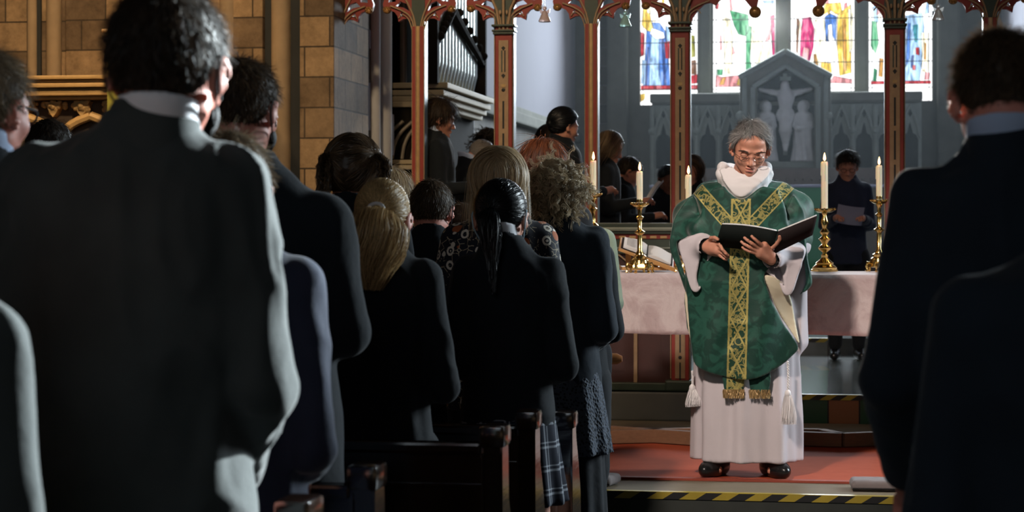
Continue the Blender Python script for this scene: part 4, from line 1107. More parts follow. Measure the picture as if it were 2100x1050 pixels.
CH_ = [(0.066, ZSP - .01), (0.078, ZSP + 0.03), (0.11, ZSP + 0.075), (0.15, ZSP + 0.115), (0.19, ZSP + 0.125), (0.225, ZSP + 0.105), (0.245, ZSP + 0.135), (0.29, ZSP + 0.165), (0.35, ZSP + 0.170), (0.41, ZSP + 0.135), (0.45, ZSP + 0.085), (cgap - 0.205, ZSP + 0.055),
       (cgap - 0.19, ZSP + 0.07), (cgap - 0.175, ZSP + 0.15), (cgap - 0.13, ZSP + 0.28), (cgap - 0.05, ZSP + 0.42)]
CHH = [[(0.14, ZSP + 0.15), (0.19, ZSP + 0.16), (0.17, ZSP + 0.20)], [(0.24, ZSP + 0.19), (0.34, ZSP + 0.21), (0.30, ZSP + 0.27), (0.24, ZSP + 0.25)], [(0.40, ZSP + 0.18), (0.45, ZSP + 0.14), (0.47, ZSP + 0.22), (0.42, ZSP + 0.26)]]
cream_ribs = MB()
for i, (x, kind) in enumerate(posts):
    hw = {'edge': 0.025, 'slim': 0.043, 'thick': 0.064}[kind]
    # post: three stepped mouldings of paint
    b = MB()
    b.mat(0).box((x - hw, YS + 0.01, ZC + 0.06), (x + hw, YS + 0.11, ZT)); 
    b.mat(1).box((x - hw * 0.86, YS - 0.006, ZC + 0.06), (x + hw * 0.86, YS + 0.06, ZSP), 0.004)
    if kind == 'slim':
        b.mat(2).box((x - hw * 0.98, YS + 0.0, ZC + .1), (x - hw * 0.80, YS + 0.02, ZSP), 0.003); b.mat(2).box((x + hw * 0.80, YS + 0.0, ZC + .1), (x + hw * 0.98, YS + 0.02, ZSP), 0.003)
        b.mat(2).box((x - hw * 0.34, YS - 0.012, ZC + 0.1), (x - hw * 0.24, YS, ZSP), 0.002); b.mat(2).box((x + hw * 0.24, YS - 0.012, ZC + .1), (x + hw * 0.34, YS, ZSP), 0.002)
        b.mat(3).box((x - hw * 0.22, YS - 0.010, ZC + .1), (x + hw * 0.22, YS, ZSP), 0.002)
    if kind == 'thick':
        b.mat(4).box((x - hw * 0.50, YS - 0.014, ZC + 0.08), (x + hw * 0.50, YS, ZSP - 0.10), 0.003)
        b.mat(2).box((x - hw * 1.0, YS, ZC + 0.08), (x - hw * 0.9, YS + 0.02, ZSP), 0.002); b.mat(2).box((x + hw * 0.9, YS, ZC + 0.08), (x + hw * 1.0, YS + 0.02, ZSP), 0.002)
        # traceried slots in the pale panel
        for z0, z1, d in ((Zs(145), Zs(100), 0.3), (Zs(262), Zs(205), 0.0), (Zs(330), Zs(272), 0.0), (Zs(410), Zs(340), 0.0)):
            if d: 
                for s_ in (-1, 1): b.mat(5).box((x + s_ * 0.010 - 0.004, YS - 0.0165, z0), (x + s_ * 0.010 + 0.004, YS - 0.013, z1))
            else: b.mat(5).box((x - 0.006, YS - 0.0165, z0), (x + 0.006, YS - 0.013, z1))
        for z in (Zs(95), Zs(152)): b.mat(5).prism([(x - 0.014, z), (x, z - 0.02), (x + 0.014, z), (x, z + 0.012)], YS - 0.0165, YS - 0.013)
        for z, r in ((Zs(182), 0.013), (Zs(732), 0.012)): b.mat(5).ball((x, YS - 0.014, z), r, 10, (1, 0.3, 1))
        b.mat(3).box((x - 0.014, YS - 0.018, Zs(176)), (x + 0.014, YS - 0.012, Zs(170)))
        for z0, z1 in ((Zs(798), Zs(742)), (Zs(722), Zs(680)), (Zs(640), Zs(560))): b.mat(5).box((x - 0.005, YS - 0.0165, z0), (x + 0.005, YS - 0.013, z1))
        # capital and base
        for z, e in ((ZSP - 0.045, 0.010), (ZSP - 0.062, 0.004), (ZSP - 0.012, 0.012)): b.mat(0).box((x - hw - e, YS - 0.02 - e, z), (x + hw + e, YS + 0.09, z + 0.014), 0.004)
        b.mat(0).box((x - hw - 0.03, YS - 0.05, ZC - 0.0), (x + hw + 0.03, YS + 0.13, ZC + 0.07), 0.012)
    if kind != 'thick': b.mat(0).box((x - hw - 0.012, YS - 0.02, ZC), (x + hw + 0.012, YS + 0.12, ZC + 0.06), 0.006)
    sput(b.build('post', [M['green_dk'], M['red'], M['gold_pale'], M['gold'], M['gold_pale'], M['black']]))
    # fan ribs over the post
    b = MB()
    for s in (-1, 1):
        if kind == 'edge' and ((i == 0 and s < 0) or (i > 0 and s > 0)): continue
        y = YS + 0.008
        wide = (i == 4 and s > 0) or (i == 5 and s < 0)
        e = 0.4 if kind == 'slim' else 0.62
        for (pp, rr_) in (([(x + s * hw * e, ZSP - 0.05), (x + s * 0.045, ZSP + 0.05), (x + s * 0.10, ZSP + 0.10), (x + s * 0.185, ZSP + 0.135)], 0.006), ([(x + s * hw * 0.2, ZSP - 0.05), (x + s * 0.03, ZSP + 0.06), (x + s * 0.07, ZSP + 0.15), (x + s * 0.15, ZSP + 0.30), (x + s * 0.27, ZSP + 0.42)], 0.006),
                          ([(x + s * hw * 0.95, ZSP - 0.02), (x + s * 0.062, ZSP + 0.045), (x + s * 0.105, ZSP + 0.078), (x + s * 0.13, ZSP + 0.055)], 0.004)):
            b.tube([(q[0], y, q[2]) for q in path_pts([(u, 0, v) for u, v in pp], 12)], rr_, 6)
    if kind == 'thick':
        for s in (-0.5, 0.5): b.tube([(x + s * 0.05, YS - 0.005, ZSP - 0.03), (x + s * 0.09, YS - 0.015, ZSP + 0.10), (x + s * 0.2, YS - 0.02, ZSP + 0.22)], 0.009, 6)
        b.tube([(x, YS - 0.01, ZSP - 0.03), (x, YS - 0.02, ZSP + 0.2)], 0.009, 6)
        for q in (-1, 0, 1): b.ball((x + q * 0.022, YS - 0.014, ZSP + 0.05 + 0.03 * abs(q)), 0.009, 8, (0.8, 0.6, 1.8))
    sput(b.build('rib', M['gold_pale'], None, True))
gaps = []
pl = []
for i in range(len(posts) - 1):
    x0, x1 = posts[i][0], posts[i + 1][0]
    if i == 4:
        pl.append(half_plate('spandrel', x0, 1, CH_, CHH, cgap)); pl.append(half_plate('spandrel', x1, -1, CH_, CHH, cgap))
    else:
        g = (x1 - x0) / 2; sc_ = g / 0.275
        H2 = [(a * sc_ if a > 0.05 else a, z) for a, z in HALF]; pl.append(half_plate('spandrel', x0, 1, H2, HOLE, g)); pl.append(half_plate('spandrel', x1, -1, H2, HOLE, g))
        for s, xx in ((1, x0), (-1, x1)):
            q = MB().ball((xx + s * 0.213 * sc_, YS + 0.02, ZSP + 0.110), 0.029, 12, (1, 0.8, 0.85)); 
            for a in range(6): q.ball((xx + s * 0.213 * sc_ + 0.017 * math.cos(a), YS - 0.002, ZSP + 0.11 + 0.014 * math.sin(a)), 0.009, 6)
            sput(q.build('boss', M['boss'], None, True))
for o in pl: sput(o)
for s in (-1, 1):
    xx = (posts[4][0] + posts[5][0]) / 2 + s * 0.198; q = MB().ball((xx, YS + 0.03, Zs(28)), 0.040, 14, (1, 0.9, 0.95))
    for a in range(8): q.ball((xx + 0.024 * math.cos(a * .785), YS + 0.0, Zs(28) + 0.022 * math.sin(a * .785)), 0.012, 6)
    sput(q.build('boss', M['boss'], None, True))
b = MB(); b.mat(0).box((posts[0][0], YS - 0.02, ZT), (posts[-1][0], YS + 0.14, ZT + 0.10), 0.01); b.mat(1).box((posts[0][0], YS - 0.06, ZT + 0.10), (posts[-1][0], YS + 0.18, ZT + 0.17), 0.02); b.mat(2).box((posts[0][0], YS - 0.1, ZT + 0.17), (posts[-1][0], YS + 0.22, ZT + 0.24), 0.02)
sput(b.build('top_beam', [M['red'], M['gold'], M['green_dk']]))
# dado: rails, panels, traceried heads
for (i0, i1) in ((0, 4), (5, 9)):
    xa, xb = posts[i0][0], posts[i1][0]; b = MB()
    b.mat(0).box((xa, YS - 0.03, Zs(468)), (xb, YS + 0.10, Zs(457)), 0.006); b.mat(1).box((xa, YS - 0.045, Zs(474)), (xb, YS + 0.09, Zs(466)), 0.008); b.mat(0).box((xa, YS - 0.03, Zs(480)), (xb, YS + 0.09, Zs(474)), 0.004)
    b.mat(2).box((xa, YS - 0.012, Zs(490)), (xb, YS + 0.08, Zs(479)), 0.002); b.mat(0).box((xa, YS - 0.005, Zs(520)), (xb, YS + 0.07, Zs(489)), 0.002); b.mat(1).box((xa, YS - 0.014, Zs(510)), (xb, YS + 0.07, Zs(507)), 0.002)
    x = xa
    while x < xb - 0.03: b.mat(3).box((x, YS - 0.016, Zs(489)), (x + 0.042, YS - 0.004, Zs(484)), 0.002); x += 0.066
    b.mat(0).box((xa, YS - 0.02, ZC), (xb, YS + 0.1, ZC + 0.05), 0.006)
    sput(b.build('dado_rail', [M['green_dk'], M['green_pale'], M['red'], M['gold']]))
    for i in range(i0, i1):
        if i > 6: pass
        x0, x1 = posts[i][0] + 0.05, posts[i + 1][0] - 0.05
        o = MB().box((x0 - .02, YS + 0.03, ZC + 0.04), (x1 + .02, YS + 0.05, Zs(518))).build('dado_panel', M['red_dark']); sput(o)
        b = MB(); m_ = (x0 + x1) / 2; b.box((m_ - 0.012, YS + 0.0, ZC + 0.05), (m_ + 0.012, YS + 0.035, Zs(516)), 0.003)
        for s, xc in ((0, (x0 + m_) / 2), (1, (m_ + x1) / 2)):
            hwid = (m_ - x0) / 2; zz = Zs(575)
            for sg in (-1, 1):
                b.tube([(q[0], YS + 0.01, q[2]) for q in path_pts([(xc + sg * hwid, 0, zz), (xc + sg * hwid * 0.9, 0, zz + 0.06), (xc + sg * hwid * 0.5, 0, zz + 0.12), (xc, 0, zz + 0.17)], 8)], 0.006, 5)
                b.tube([(q[0], YS + 0.012, q[2]) for q in path_pts([(xc + sg * hwid * 0.9, 0, zz + 0.06), (xc + sg * hwid * 0.35, 0, zz + 0.05), (xc + sg * hwid * 0.1, 0, zz + 0.10)], 6)], 0.005, 5)
        sput(b.build('tracery', M['gold_pale']))
        for xc, t in (((x0 + m_) / 2, 0), ((m_ + x1) / 2, 1)):   # painted standing saint, plain
            q = MB().mat(t).prism([(xc - 0.05, ZC + 0.12), (xc + 0.05, ZC + 0.12), (xc + 0.038, ZC + 0.42), (xc + 0.015, ZC + 0.5), (xc - 0.015, ZC + 0.5), (xc - 0.038, ZC + 0.42)], YS + 0.027, YS + 0.031)
            q.mat(2).ball((xc, YS + 0.028, ZC + 0.54), 0.026, 10, (1, 0.15, 1.2)); sput(q.build('painted_figure', [M['red_dark'], M['red_dark'], M['brown_wood']]))
struct('trim_screen_plinth', MB().box((posts[0][0], YS - 0.12, ZP), (posts[4][0] + 0.1, YS + 0.13, ZC), 0.01).box((posts[5][0] - 0.1, YS - 0.12, ZP), (posts[9][0], YS + 0.13, ZC), 0.01), M['plinth'])

# glass angel bells hanging from the screen
def glass(name, c):
    m = MT(name, 0.15, spec=0.6); m.col(c); m.b.inputs['Transmission Weight'].default_value = 0.55; return m.m
gl = [glass('pink_glass', (0.9, 0.72, 0.72)), glass('aqua_glass', (0.55, 0.85, 0.82)), glass('clear_glass', (0.85, 0.85, 0.82))]
for px, y, m_, lab in ((1117, 26, 0, 'small pinkish glass angel bell hanging beside the second thick screen post'), (1282, 36, 1, 'small aqua glass angel bell hanging left of the stained glass'), (1924, 22, 2, 'small clear glass angel bell hanging at the right end of the stained glass')):
    p = PY(px, y, YS - 0.06); r = empty('hanging_bell', (p.x, p.y, p.z - 0.06), 0, lab, 'ornament', None)
    MB().lathe([(0.036, 0), (0.040, 0.006), (0.030, 0.03), (0.020, 0.055), (0.012, 0.068), (0.006, 0.075)]).build('skirt', gl[m_], r, True)
    MB().ball((0, 0, 0.088), 0.014, 12).build('head', gl[m_], r, True)
    b = MB()
    for s in (-1, 1): b.prism([(s * 0.006, 0.070), (s * 0.034, 0.085), (s * 0.030, 0.060), (s * 0.012, 0.050)], 0.004, 0.010)
    b.build('wing', gl[m_], r); MB().tube([(0, 0, 0.10), (0, 0, ZT - p.z + 0.06)], 0.0012, 5).build('thread', M['metal_thin'], r)

# ------------------------------------------------------------------ organ on the north side
YO0, YO1, XO = 14.5, 16.6, -2.9
og = empty('pipe_organ', (XO - 0.5, (YO0 + YO1) / 2, ZC), 0, 'dark pipe organ with silver pipes and cream cornice beyond the screen', 'organ')
def oput(o): o.data.transform(Matrix.Translation((-og.location.x, -og.location.y, -og.location.z))); o.parent = og; return o
def Zo(py, px, X):    # height of pixel (px, py) on the organ's front plane
    a = (px - 1050) / F; ang = TH - math.atan(a); Y = -X / math.tan(ang); D = Y * math.cos(TH) - X * math.sin(TH); return CH - (py - HOR) / F * D, Y
zb_, ya_ = Zo(172, 885, XO)
zc_ = zb_
oput(MB().box((-3.9, YO0 + 0.02, ZC), (XO - 0.06, YO1, zc_ - 0.16)).build('case', M['organ_dark']))
oput(MB().box((-3.9, YO0 + 0.3, zc_ - 0.2), (XO - 0.30, YO1, 5.2)).build('case_back', M['organ_dark']))
b = MB()
for k, (zz, e) in enumerate(((-0.17, 0.02), (-0.13, 0.055), (-0.085, 0.09), (-0.03, 0.12))): b.box((XO - 0.3, YO0 - 0.0, zc_ + zz), (XO + e, YO1, zc_ + zz + 0.042), 0.008)
oput(b.build('cornice', M['cream']))
for k in range(15):
    y = YO0 + 0.10 + k * 0.135; h = 1.25 - abs(k - 7) * 0.05
    q = MB().lathe([(0.012, 0), (0.050, 0.16), (0.054, 0.18), (0.054, h + 0.35)], (XO - 0.06, y, zc_ + 0.015), 14); oput(q.build('front_pipe', M['pipe'], None, True))
b = MB()
for s in (-1, 1):
    ym = (YO0 + YO1) / 2; ap = 15.15; ln = 1.4 if s > 0 else 0.6
    b.tube([(XO + 0.03, ap + s * ln, 2.74), (XO + 0.03, ap + s * ln * .75, 2.82), (XO + 0.03, ap + s * ln * .4, 2.92), (XO + 0.03, ap, 3.05)], [0.02, 0.03, 0.035, 0.04], 8)
    for k in range(6): b.ball((XO + 0.05, ap + s * ln * (0.95 - k * 0.16), 2.80 + k * 0.05), 0.035, 8)
    b.box((XO - 0.1, ym + s * 1.05 - 0.03, zc_), (XO + 0.05, ym + s * 1.05 + 0.03, 5.2))
oput(b.build('carved_arch', M['organ_dark']))
# west side: slender pipes above, curved pipe feet, key desk ledge
b = MB()
for k, x in enumerate((-3.62, -3.5, -3.38, -3.26, -3.14, -3.02)): b.lathe([(0.008, 0), (0.026, 0.1), (0.028, 1.3 - 0.06 * k)], (x, YO0 + 0.12, 2.28), 10)
oput(b.build('side_pipe', M['pipe_dark'], None, True))
b = MB()
for k in range(7): b.tube([(q[0], YO0 - 0.03, q[2]) for q in path_pts([(-3.42 + k * 0.075, 0, 1.88), (-3.40 + k * 0.075, 0, 1.99), (-3.35 + k * 0.075, 0, 2.08), (-3.26 + k * 0.075, 0, 2.16)], 8)], 0.013, 6)
oput(b.build('curved_stay', M['pipe_dark'], None, True))
b = MB()
for z, e in ((1.84, 0.06), (1.80, 0.10), (1.72, 0.03), (1.66, 0.08)): b.box((-3.6, YO0 - e, z), (XO + 0.02, YO0 + 0.05, z + 0.032), 0.006)
oput(b.build('key_ledge', M['cream']))
b = MB(); b.box((-3.6, YO0 - 0.02, 1.52), (XO, YO0 + 0.03, 1.66)); 
for k in range(12): b.box((-3.58 + k * 0.058, YO0 - 0.03, 0.9), (-3.56 + k * 0.058, YO0 + 0.02, 1.52))
oput(b.build('slatted_panel', M['pipe_dark']))

# ------------------------------------------------------------------ reredos, high altar
YR = 24.4
def Xr(px): return PY(px, 0, YR)[0]
def Zr(py, px=1600): return PY(px, py, YR)[2]
rd = empty('reredos', (Xr(1611), YR, 0.85), 0, 'grey carved stone reredos with gabled crucifixion niche below the east window', 'reredos')
def rput(o): o.data.transform(Matrix.Translation((-rd.location.x, -rd.location.y, -rd.location.z))); o.parent = rd; return o
b = MB(); b.box((Xr(1335), YR + 0.12, 0.85), (Xr(1890), YE - 0.2, Zr(205))); rput(b.build('backing', M['recess_shade']))
b = MB(); b.box((Xr(1333), YR - 0.04, Zr(209)), (Xr(1520), YE - 0.17, Zr(190)), 0.02); b.box((Xr(1701), YR - 0.04, Zr(209)), (Xr(1892), YE - 0.17, Zr(190)), 0.02); b.box((Xr(1338), YR, Zr(216)), (Xr(1888), YE - .2, Zr(208)), 0.01)
rput(b.build('cornice', M['stone_mullion']))
def blind(x0, x1, n):
    """blind arcade plate: pointed heads pierced in a slab"""
    z0, z1 = 0.9, Zr(212); w_ = (Xr(x1) - Xr(x0)) / n; hs_ = []
    for i in range(n):
        a = Xr(x0) + i * w_; c_ = a + w_ / 2; h = w_ * 0.36
        zs = Zr(262); zt = Zr(252)
        hs_.append([(c_ - h, Zr(345)), (c_ + h, Zr(345)), (c_ + h, Zr(288)), (c_ + h * .75, Zr(278)), (c_ + h * .35, Zr(274)), (c_ + h * .2, Zr(262)), (c_, Zr(250)), (c_ - h * .2, Zr(262)), (c_ - h * .35, Zr(274)), (c_ - h * .75, Zr(278)), (c_ - h, Zr(288))])
        hs_.append([(c_ - h * .3, Zr(222)), (c_, Zr(217)), (c_ + h * .3, Zr(222)), (c_ + h * 0.3, Zr(234)), (c_, Zr(242)), (c_ - h * .3, Zr(234))])
        hs_.append([(a + w_ * 0.02, Zr(250)), (a + w_ * .14, Zr(235)), (a + w_ * 0.16, Zr(262)), (a + w_ * 0.08, Zr(272))])
    pl_ = plate('blind_arcade', [(Xr(x0), z0), (Xr(x1), z0), (Xr(x1), z1), (Xr(x0), z1)], hs_, YR, YR + 0.13, M['stone_grey']); rput(pl_)
    b = MB()
    for i in range(n):
        a = Xr(x0) + i * w_; c_ = a + w_ / 2
        for s in (-1, 1): b.tube([(c_ + s * w_ * 0.46, YR - 0.02, Zr(285)), (c_ + s * w_ * 0.28, YR - 0.03, Zr(250)), (c_, YR - 0.03, Zr(218))], 0.016, 6)
        b.tube([(a, YR - 0.02, 1.0), (a, YR - 0.02, Zr(216))], 0.028, 8); b.ball((a, YR - 0.03, Zr(268)), 0.05, 8)
    rput(b.build('arcade_ribs', M['stone_grey'], None, True))
blind(1338, 1520, 4); blind(1702, 1890, 4)
A_ = [(Xr(1520), 0.85), (Xr(1702), 0.85), (Xr(1702), Zr(157)), (Xr(1612), Zr(110)), (Xr(1520), Zr(157))]
N_ = [(Xr(1551), Zr(345)), (Xr(1672), Zr(345)), (Xr(1672), Zr(178)), (Xr(1612), Zr(140)), (Xr(1551), Zr(178))]
rput(plate('gabled_frame', A_, [N_], YR - 0.16, YR + 0.16, M['stone_mullion'], bev=0.012))
b = MB(); 
for s, pa, pb in ((0, (1516, 160), (1612, 108)), (1, (1612, 108), (1706, 160))):
    b.tube([(Xr(pa[0]), YR - 0.17, Zr(pa[1])), (Xr(pb[0]), YR - 0.17, Zr(pb[1]))], 0.035, 8)
for s, pa, pb in ((0, (1545, 180), (1612, 136)), (1, (1612, 136), (1678, 180))): b.tube([(Xr(pa[0]), YR - 0.17, Zr(pa[1])), (Xr(pb[0]), YR - 0.17, Zr(pb[1]))], 0.028, 8)
for px in (1528, 1545, 1678, 1694): b.tube([(Xr(px), YR - 0.165, 0.9), (Xr(px), YR - 0.165, Zr(180 if px in (1545, 1678) else 160))], 0.030, 8)
b.ball((Xr(1521), YR - 0.17, Zr(240)), 0.07, 8); b.ball((Xr(1700), YR - 0.17, Zr(240)), 0.05, 8)
rput(b.build('gable_mouldings', M['stone_grey'], None, True))
rput(MB().box((Xr(1551), YR + 0.10, 0.9), (Xr(1672), YR + 0.14, Zr(140))).build('niche_back', M['recess_shade']))
def P3(px, py, d=0.0): return np.array([Xr(px), YR + 0.02 - d, Zr(py)])
b = MB(); b.box((Xr(1606), YR + 0.05, Zr(318)), (Xr(1615), YR + 0.11, Zr(150)), 0.006); b.box((Xr(1556), YR + 0.05, Zr(190)), (Xr(1666), YR + 0.11, Zr(182)), 0.006); b.box((Xr(1600), YR + 0.03, Zr(165)), (Xr(1622), YR + 0.06, Zr(157)))
rput(b.build('carved_cross', M['stone_grey']))
s = SDF()
s.add(el(P3(1610, 177, .06), (0.055, 0.06, 0.072)), rc(P3(1611, 186, .04), P3(1612, 200, .04), 0.06, 0.095), k=0.03); s.add(rc(P3(1612, 200, .04), P3(1611, 225, .03), 0.095, 0.075), k=0.04)
s.add(rc(P3(1605, 193, .03), P3(1582, 189, .02), 0.045, 0.034), rc(P3(1582, 189, .02), P3(1558, 183, .02), 0.034, 0.022), k=0.02); s.add(rc(P3(1618, 193, .03), P3(1640, 189, .02), 0.045, 0.034), rc(P3(1640, 189, .02), P3(1664, 183, .02), 0.034, 0.022), k=0.02)
s.add(loft([(Zr(248), 0.095, 0.08, Xr(1611), YR), (Zr(236), 0.12, 0.09, Xr(1611), YR), (Zr(224), 0.09, 0.07, Xr(1611), YR)], 2.2, lambda a, z: 0.06 * np.sin(a * 9)), k=0.02)
s.add(rc(P3(1607, 240, .04), P3(1606, 268, .09), 0.062, 0.048), rc(P3(1616, 240, .04), P3(1616, 268, .09), 0.062, 0.048), k=0.02); s.add(rc(P3(1606, 268, .09), P3(1611, 298, .03), 0.048, 0.032), rc(P3(1616, 268, .09), P3(1612, 298, .03), 0.048, 0.032), rc(P3(1611, 298, .03), P3(1611, 308, .08), 0.035, 0.028), k=0.02)
V, Fq = s.mesh(0.014); rput(np_mesh('carved_figure', V, Fq, M['stone_pale']))
for sg, cx in ((-1, 1570), (1, 1648)):
    s = SDF(); tx = 4 * -sg
    s.add(el(P3(cx + tx * .6, 220, .07), (0.062, 0.065, 0.078)), k=0.0); s.add(el(P3(cx - tx * .2, 217, .03), (0.075, 0.05, 0.07)), k=0.02)
    fo = lambda a, z: 0.09 * np.sin(a * 8 + z * 6) * np.clip((Zr(250) - z) / .3, 0, 1)
    s.add(loft([(Zr(332), 0.15, 0.13, Xr(cx), YR), (Zr(300), 0.12, 0.11, Xr(cx), YR), (Zr(268), 0.125, 0.12, Xr(cx), YR), (Zr(245), 0.12, 0.11, Xr(cx), YR), (Zr(233), 0.10, 0.09, Xr(cx), YR), (Zr(228), 0.04, 0.04, Xr(cx), YR)], 2.2, fo), k=0.03)
    s.add(rc(P3(cx - 12, 240, .02), P3(cx - 15, 258, .08), 0.05, 0.045), rc(P3(cx - 15, 258, .08), P3(cx + tx * 3.2, 247 if sg < 0 else 262, .16), 0.045, 0.03), k=0.02); s.add(rc(P3(cx + 12, 240, .02), P3(cx + 15, 258, .08), 0.05, 0.045), rc(P3(cx + 15, 258, .08), P3(cx + tx * 3.2, 247 if sg < 0 else 265, .16), 0.045, 0.03), k=0.02)
    V, Fq = s.mesh(0.014); rput(np_mesh('carved_figure', V, Fq, M['stone_pale']))
b = MB(); b.box((Xr(1551), YR - 0.1, Zr(345)), (Xr(1672), YR + 0.12, Zr(332)), 0.01); rput(b.build('niche_ledge', M['stone_grey']))

YH = 22.6
ha = empty('high_altar', (PY(1560, 0, YH)[0], YH + 0.4, 0.85), 0, 'distant high altar hung with a plain green frontal under the reredos', 'altar')
def Xh(px): return PY(px, 0, YH)[0] - ha.location.x
hz = PY(1560, 379, YH)[2] - 0.85
MB().box((Xh(1335), -0.38, 0.0), (Xh(1830), 0.40, hz - 0.02)).build('altar_body', M['oak_dark'], ha); MB().box((Xh(1340), -0.41, 0.02), (Xh(1700), -0.385, hz - 0.03)).build('frontal', M['green_cloth'], ha)
MB().box((Xh(1332), -0.43, hz - 0.03), (Xh(1833), 0.42, hz), 0.006).build('altar_top', M['paper_lilac'], ha)
b = MB(); b.mat(0).box((Xh(1345), 0.05, hz), (Xh(1830), 0.38, hz + 0.20), 0.01)
for k in range(28): b.mat(1).ball((Xh(1352) + k * (Xh(1824) - Xh(1352)) / 27, 0.045, hz + 0.07), 0.018, 6)
b.mat(1).box((Xh(1345), 0.04, hz + 0.18), (Xh(1830), 0.05, hz + 0.195)); b.build('gradine', [M['organ_dark'], M['oak_dark']], ha)

# ------------------------------------------------------------------ carved gold cornice / pulpit at the left, banner
YPU = 11.6
def Xp(px): return PY(px, 0, YPU)[0]
def Zp(py): return PY(150, py, YPU)[2]
pu = empty('carved_pulpit', (Xp(200), YPU + 0.4, 0), 0, 'golden carved pulpit with moulded cornice and foliage brackets at the left wall', 'pulpit')
def pput(o): o.data.transform(Matrix.Translation((-pu.location.x, -pu.location.y, 0))); o.parent = pu; return o
x0, x1 = Xp(-60), Xp(425); b = MB()
for y0, y1, e in ((158, 166, 0.16), (166, 173, 0.12), (173, 182, 0.14), (182, 188, 0.09), (188, 198, 0.11), (198, 205, 0.06)): b.box((x0 - e * .5, YPU - e, Zp(y1)), (x1 + e * .5, YPU + 0.72, Zp(y0)), 0.008)
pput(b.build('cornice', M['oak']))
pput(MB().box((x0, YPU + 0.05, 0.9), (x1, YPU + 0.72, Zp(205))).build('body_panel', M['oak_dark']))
n_ = 9
rr = random.Random(5)
for k in range(n_):
    xc = Xp(82) + (Xp(140) - Xp(82)) * (k - 1.5)
    if not (x0 < xc < x1): continue
    b = MB()
    for q in range(16):
        a = rr.uniform(0, 6.28); r_ = rr.uniform(0, 1); b.ball((xc + 0.055 * r_ * math.cos(a) * (1.3), YPU + 0.01 - 0.04 * (1 - r_), Zp(218) + 0.035 * r_ * math.sin(a) * 1.2), rr.uniform(0.012, 0.022), 7)
    b.prism([(xc - 0.05, Zp(209)), (xc + 0.05, Zp(209)), (xc + 0.02, Zp(232)), (xc, Zp(240)), (xc - 0.02, Zp(232))], YPU - 0.02, YPU + 0.05)
    pput(b.build('foliage_bracket', M['oak'], None, True))

b = MB()
for k in range(6):
    xc = Xp(52) + k * 0.42
    if xc + 0.24 > x1: continue
    for s in (-1, 1): b.tube([(q[0], YPU + 0.0, q[2]) for q in path_pts([(xc + s * 0.21, 0, Zp(330)), (xc + s * 0.20, 0, Zp(285)), (xc + s * 0.12, 0, Zp(255)), (xc, 0, Zp(238))], 10)], 0.028, 8)
    b.box((xc - 0.235, YPU - 0.02, 0.95), (xc - 0.185, YPU + 0.06, Zp(290)), 0.008)
b.box((x0, YPU - 0.04, 0.85), (x1, YPU + 0.72, 0.98), 0.01)
pput(b.build('arcade', M['oak'])); pput(MB().box((x0 + .1, YPU + 0.0, 0), (x1 - .1, YPU + 0.7, 0.86)).build('stone_base', M['stone_warm']))
px0, px1, YB = 216, 330, 11.1
r = empty('banner', (PY(px0, 0, YB)[0] + 0.02, YB, 0), 0, 'yellow-green silk banner hanging left of the tall suited man', 'banner')
zt, zb = PY(px0, 62, YB)[2], PY(px0, 300, YB)[2]; wb = PY(px1, 0, YB)[0] - PY(px0, 0, YB)[0]; n = 24; V = []; Fq = []
for i in range(n + 1):
    for j in range(n + 1):
        u, v = i / n, j / n; V.append((u * wb - 0.02, 0.02 + 0.014 * math.sin(u * 9 + v * 2), zb + (zt - zb) * v))
V2 = [(x, y + 0.006, z) for x, y, z in V]; N = len(V)
for i in range(n):
    for j in range(n):
        a = i * (n + 1) + j; Fq.append((a, a + 1, a + n + 2, a + n + 1)); Fq.append(tuple(N + q for q in (a, a + n + 1, a + n + 2, a + 1)))
np_mesh('banner_cloth', V + V2, Fq, M['banner'], r)
MB().tube([(-0.05, 0.03, zt), (wb + 0.03, 0.03, zt)], 0.011, 8).tube([(wb / 2, 0.04, 0), (wb / 2, 0.04, zt + 0.12)], 0.014, 10).build('pole', M['stand_wood'], r, True)
MB().box((wb / 2 - 0.14, -0.1, 0), (wb / 2 + 0.14, 0.18, 0.05), 0.01).build('base', M['organ_dark'], r)
# ------------------------------------------------------------------ nave altar
DA = 10.6
za = CH - (560 - HOR) / F * DA
aL = W(1150, 560, DA); aR = W(1855, 560, DA * 1.0)
YAF = (aL.y + aR.y) / 2; ac = (aL.x + aR.x) / 2; ahw = (aR.x - aL.x) / 2
YAF = W(1520, 560, DA).y
al = empty('altar_table', (ac, YAF + 0.36, ZP), 0, 'wooden nave altar table on crossed base beams behind the priest', 'altar')
ht = za - ZP - 0.012
MB().box((-ahw + 0.03, -0.33, ht - 0.05), (ahw - 0.03, 0.33, ht - 0.004), 0.006).build('tabletop', M['brown_wood'], al)
for sx in (-1, 1):
    MB().box((sx * (ahw - 0.10) - 0.035, -0.26, 0.012), (sx * (ahw - 0.10) + 0.035, 0.26, ht - 0.05), 0.01).build('trestle_panel', M['brown_wood'], al)
# crossed base beams: two flat V shapes whose points meet at the middle
b = MB()
bz = 0.012
def beam(p, q, w_=0.05, h=0.075):
    p = Vector((*p, 0)); q = Vector((*q, 0)); d = (q - p); L = d.length; a = math.atan2(d.y, d.x)
    return Matrix.Translation(((p + q) / 2)) @ Matrix.Rotation(a, 4, 'Z'), L
for p, q in (((-ahw + .15, 0.10), (-0.12, 0.36)), ((-0.12, 0.36), (0.46, 0.36)), ((0.46, 0.36), (0.58, 0.16)), ((0.10, 0.24), (0.58, 0.16)), ((0.58, 0.16), (ahw - .05, 0.30)), ((-ahw + .15, 0.34), (-ahw + .7, 0.1))):
    Mx, L = beam(p, q); b.box((-L / 2, -0.03, bz), (L / 2, 0.03, bz + 0.075), 0.004, Mx)
b.build('base_beam', M['brown_wood'], al)
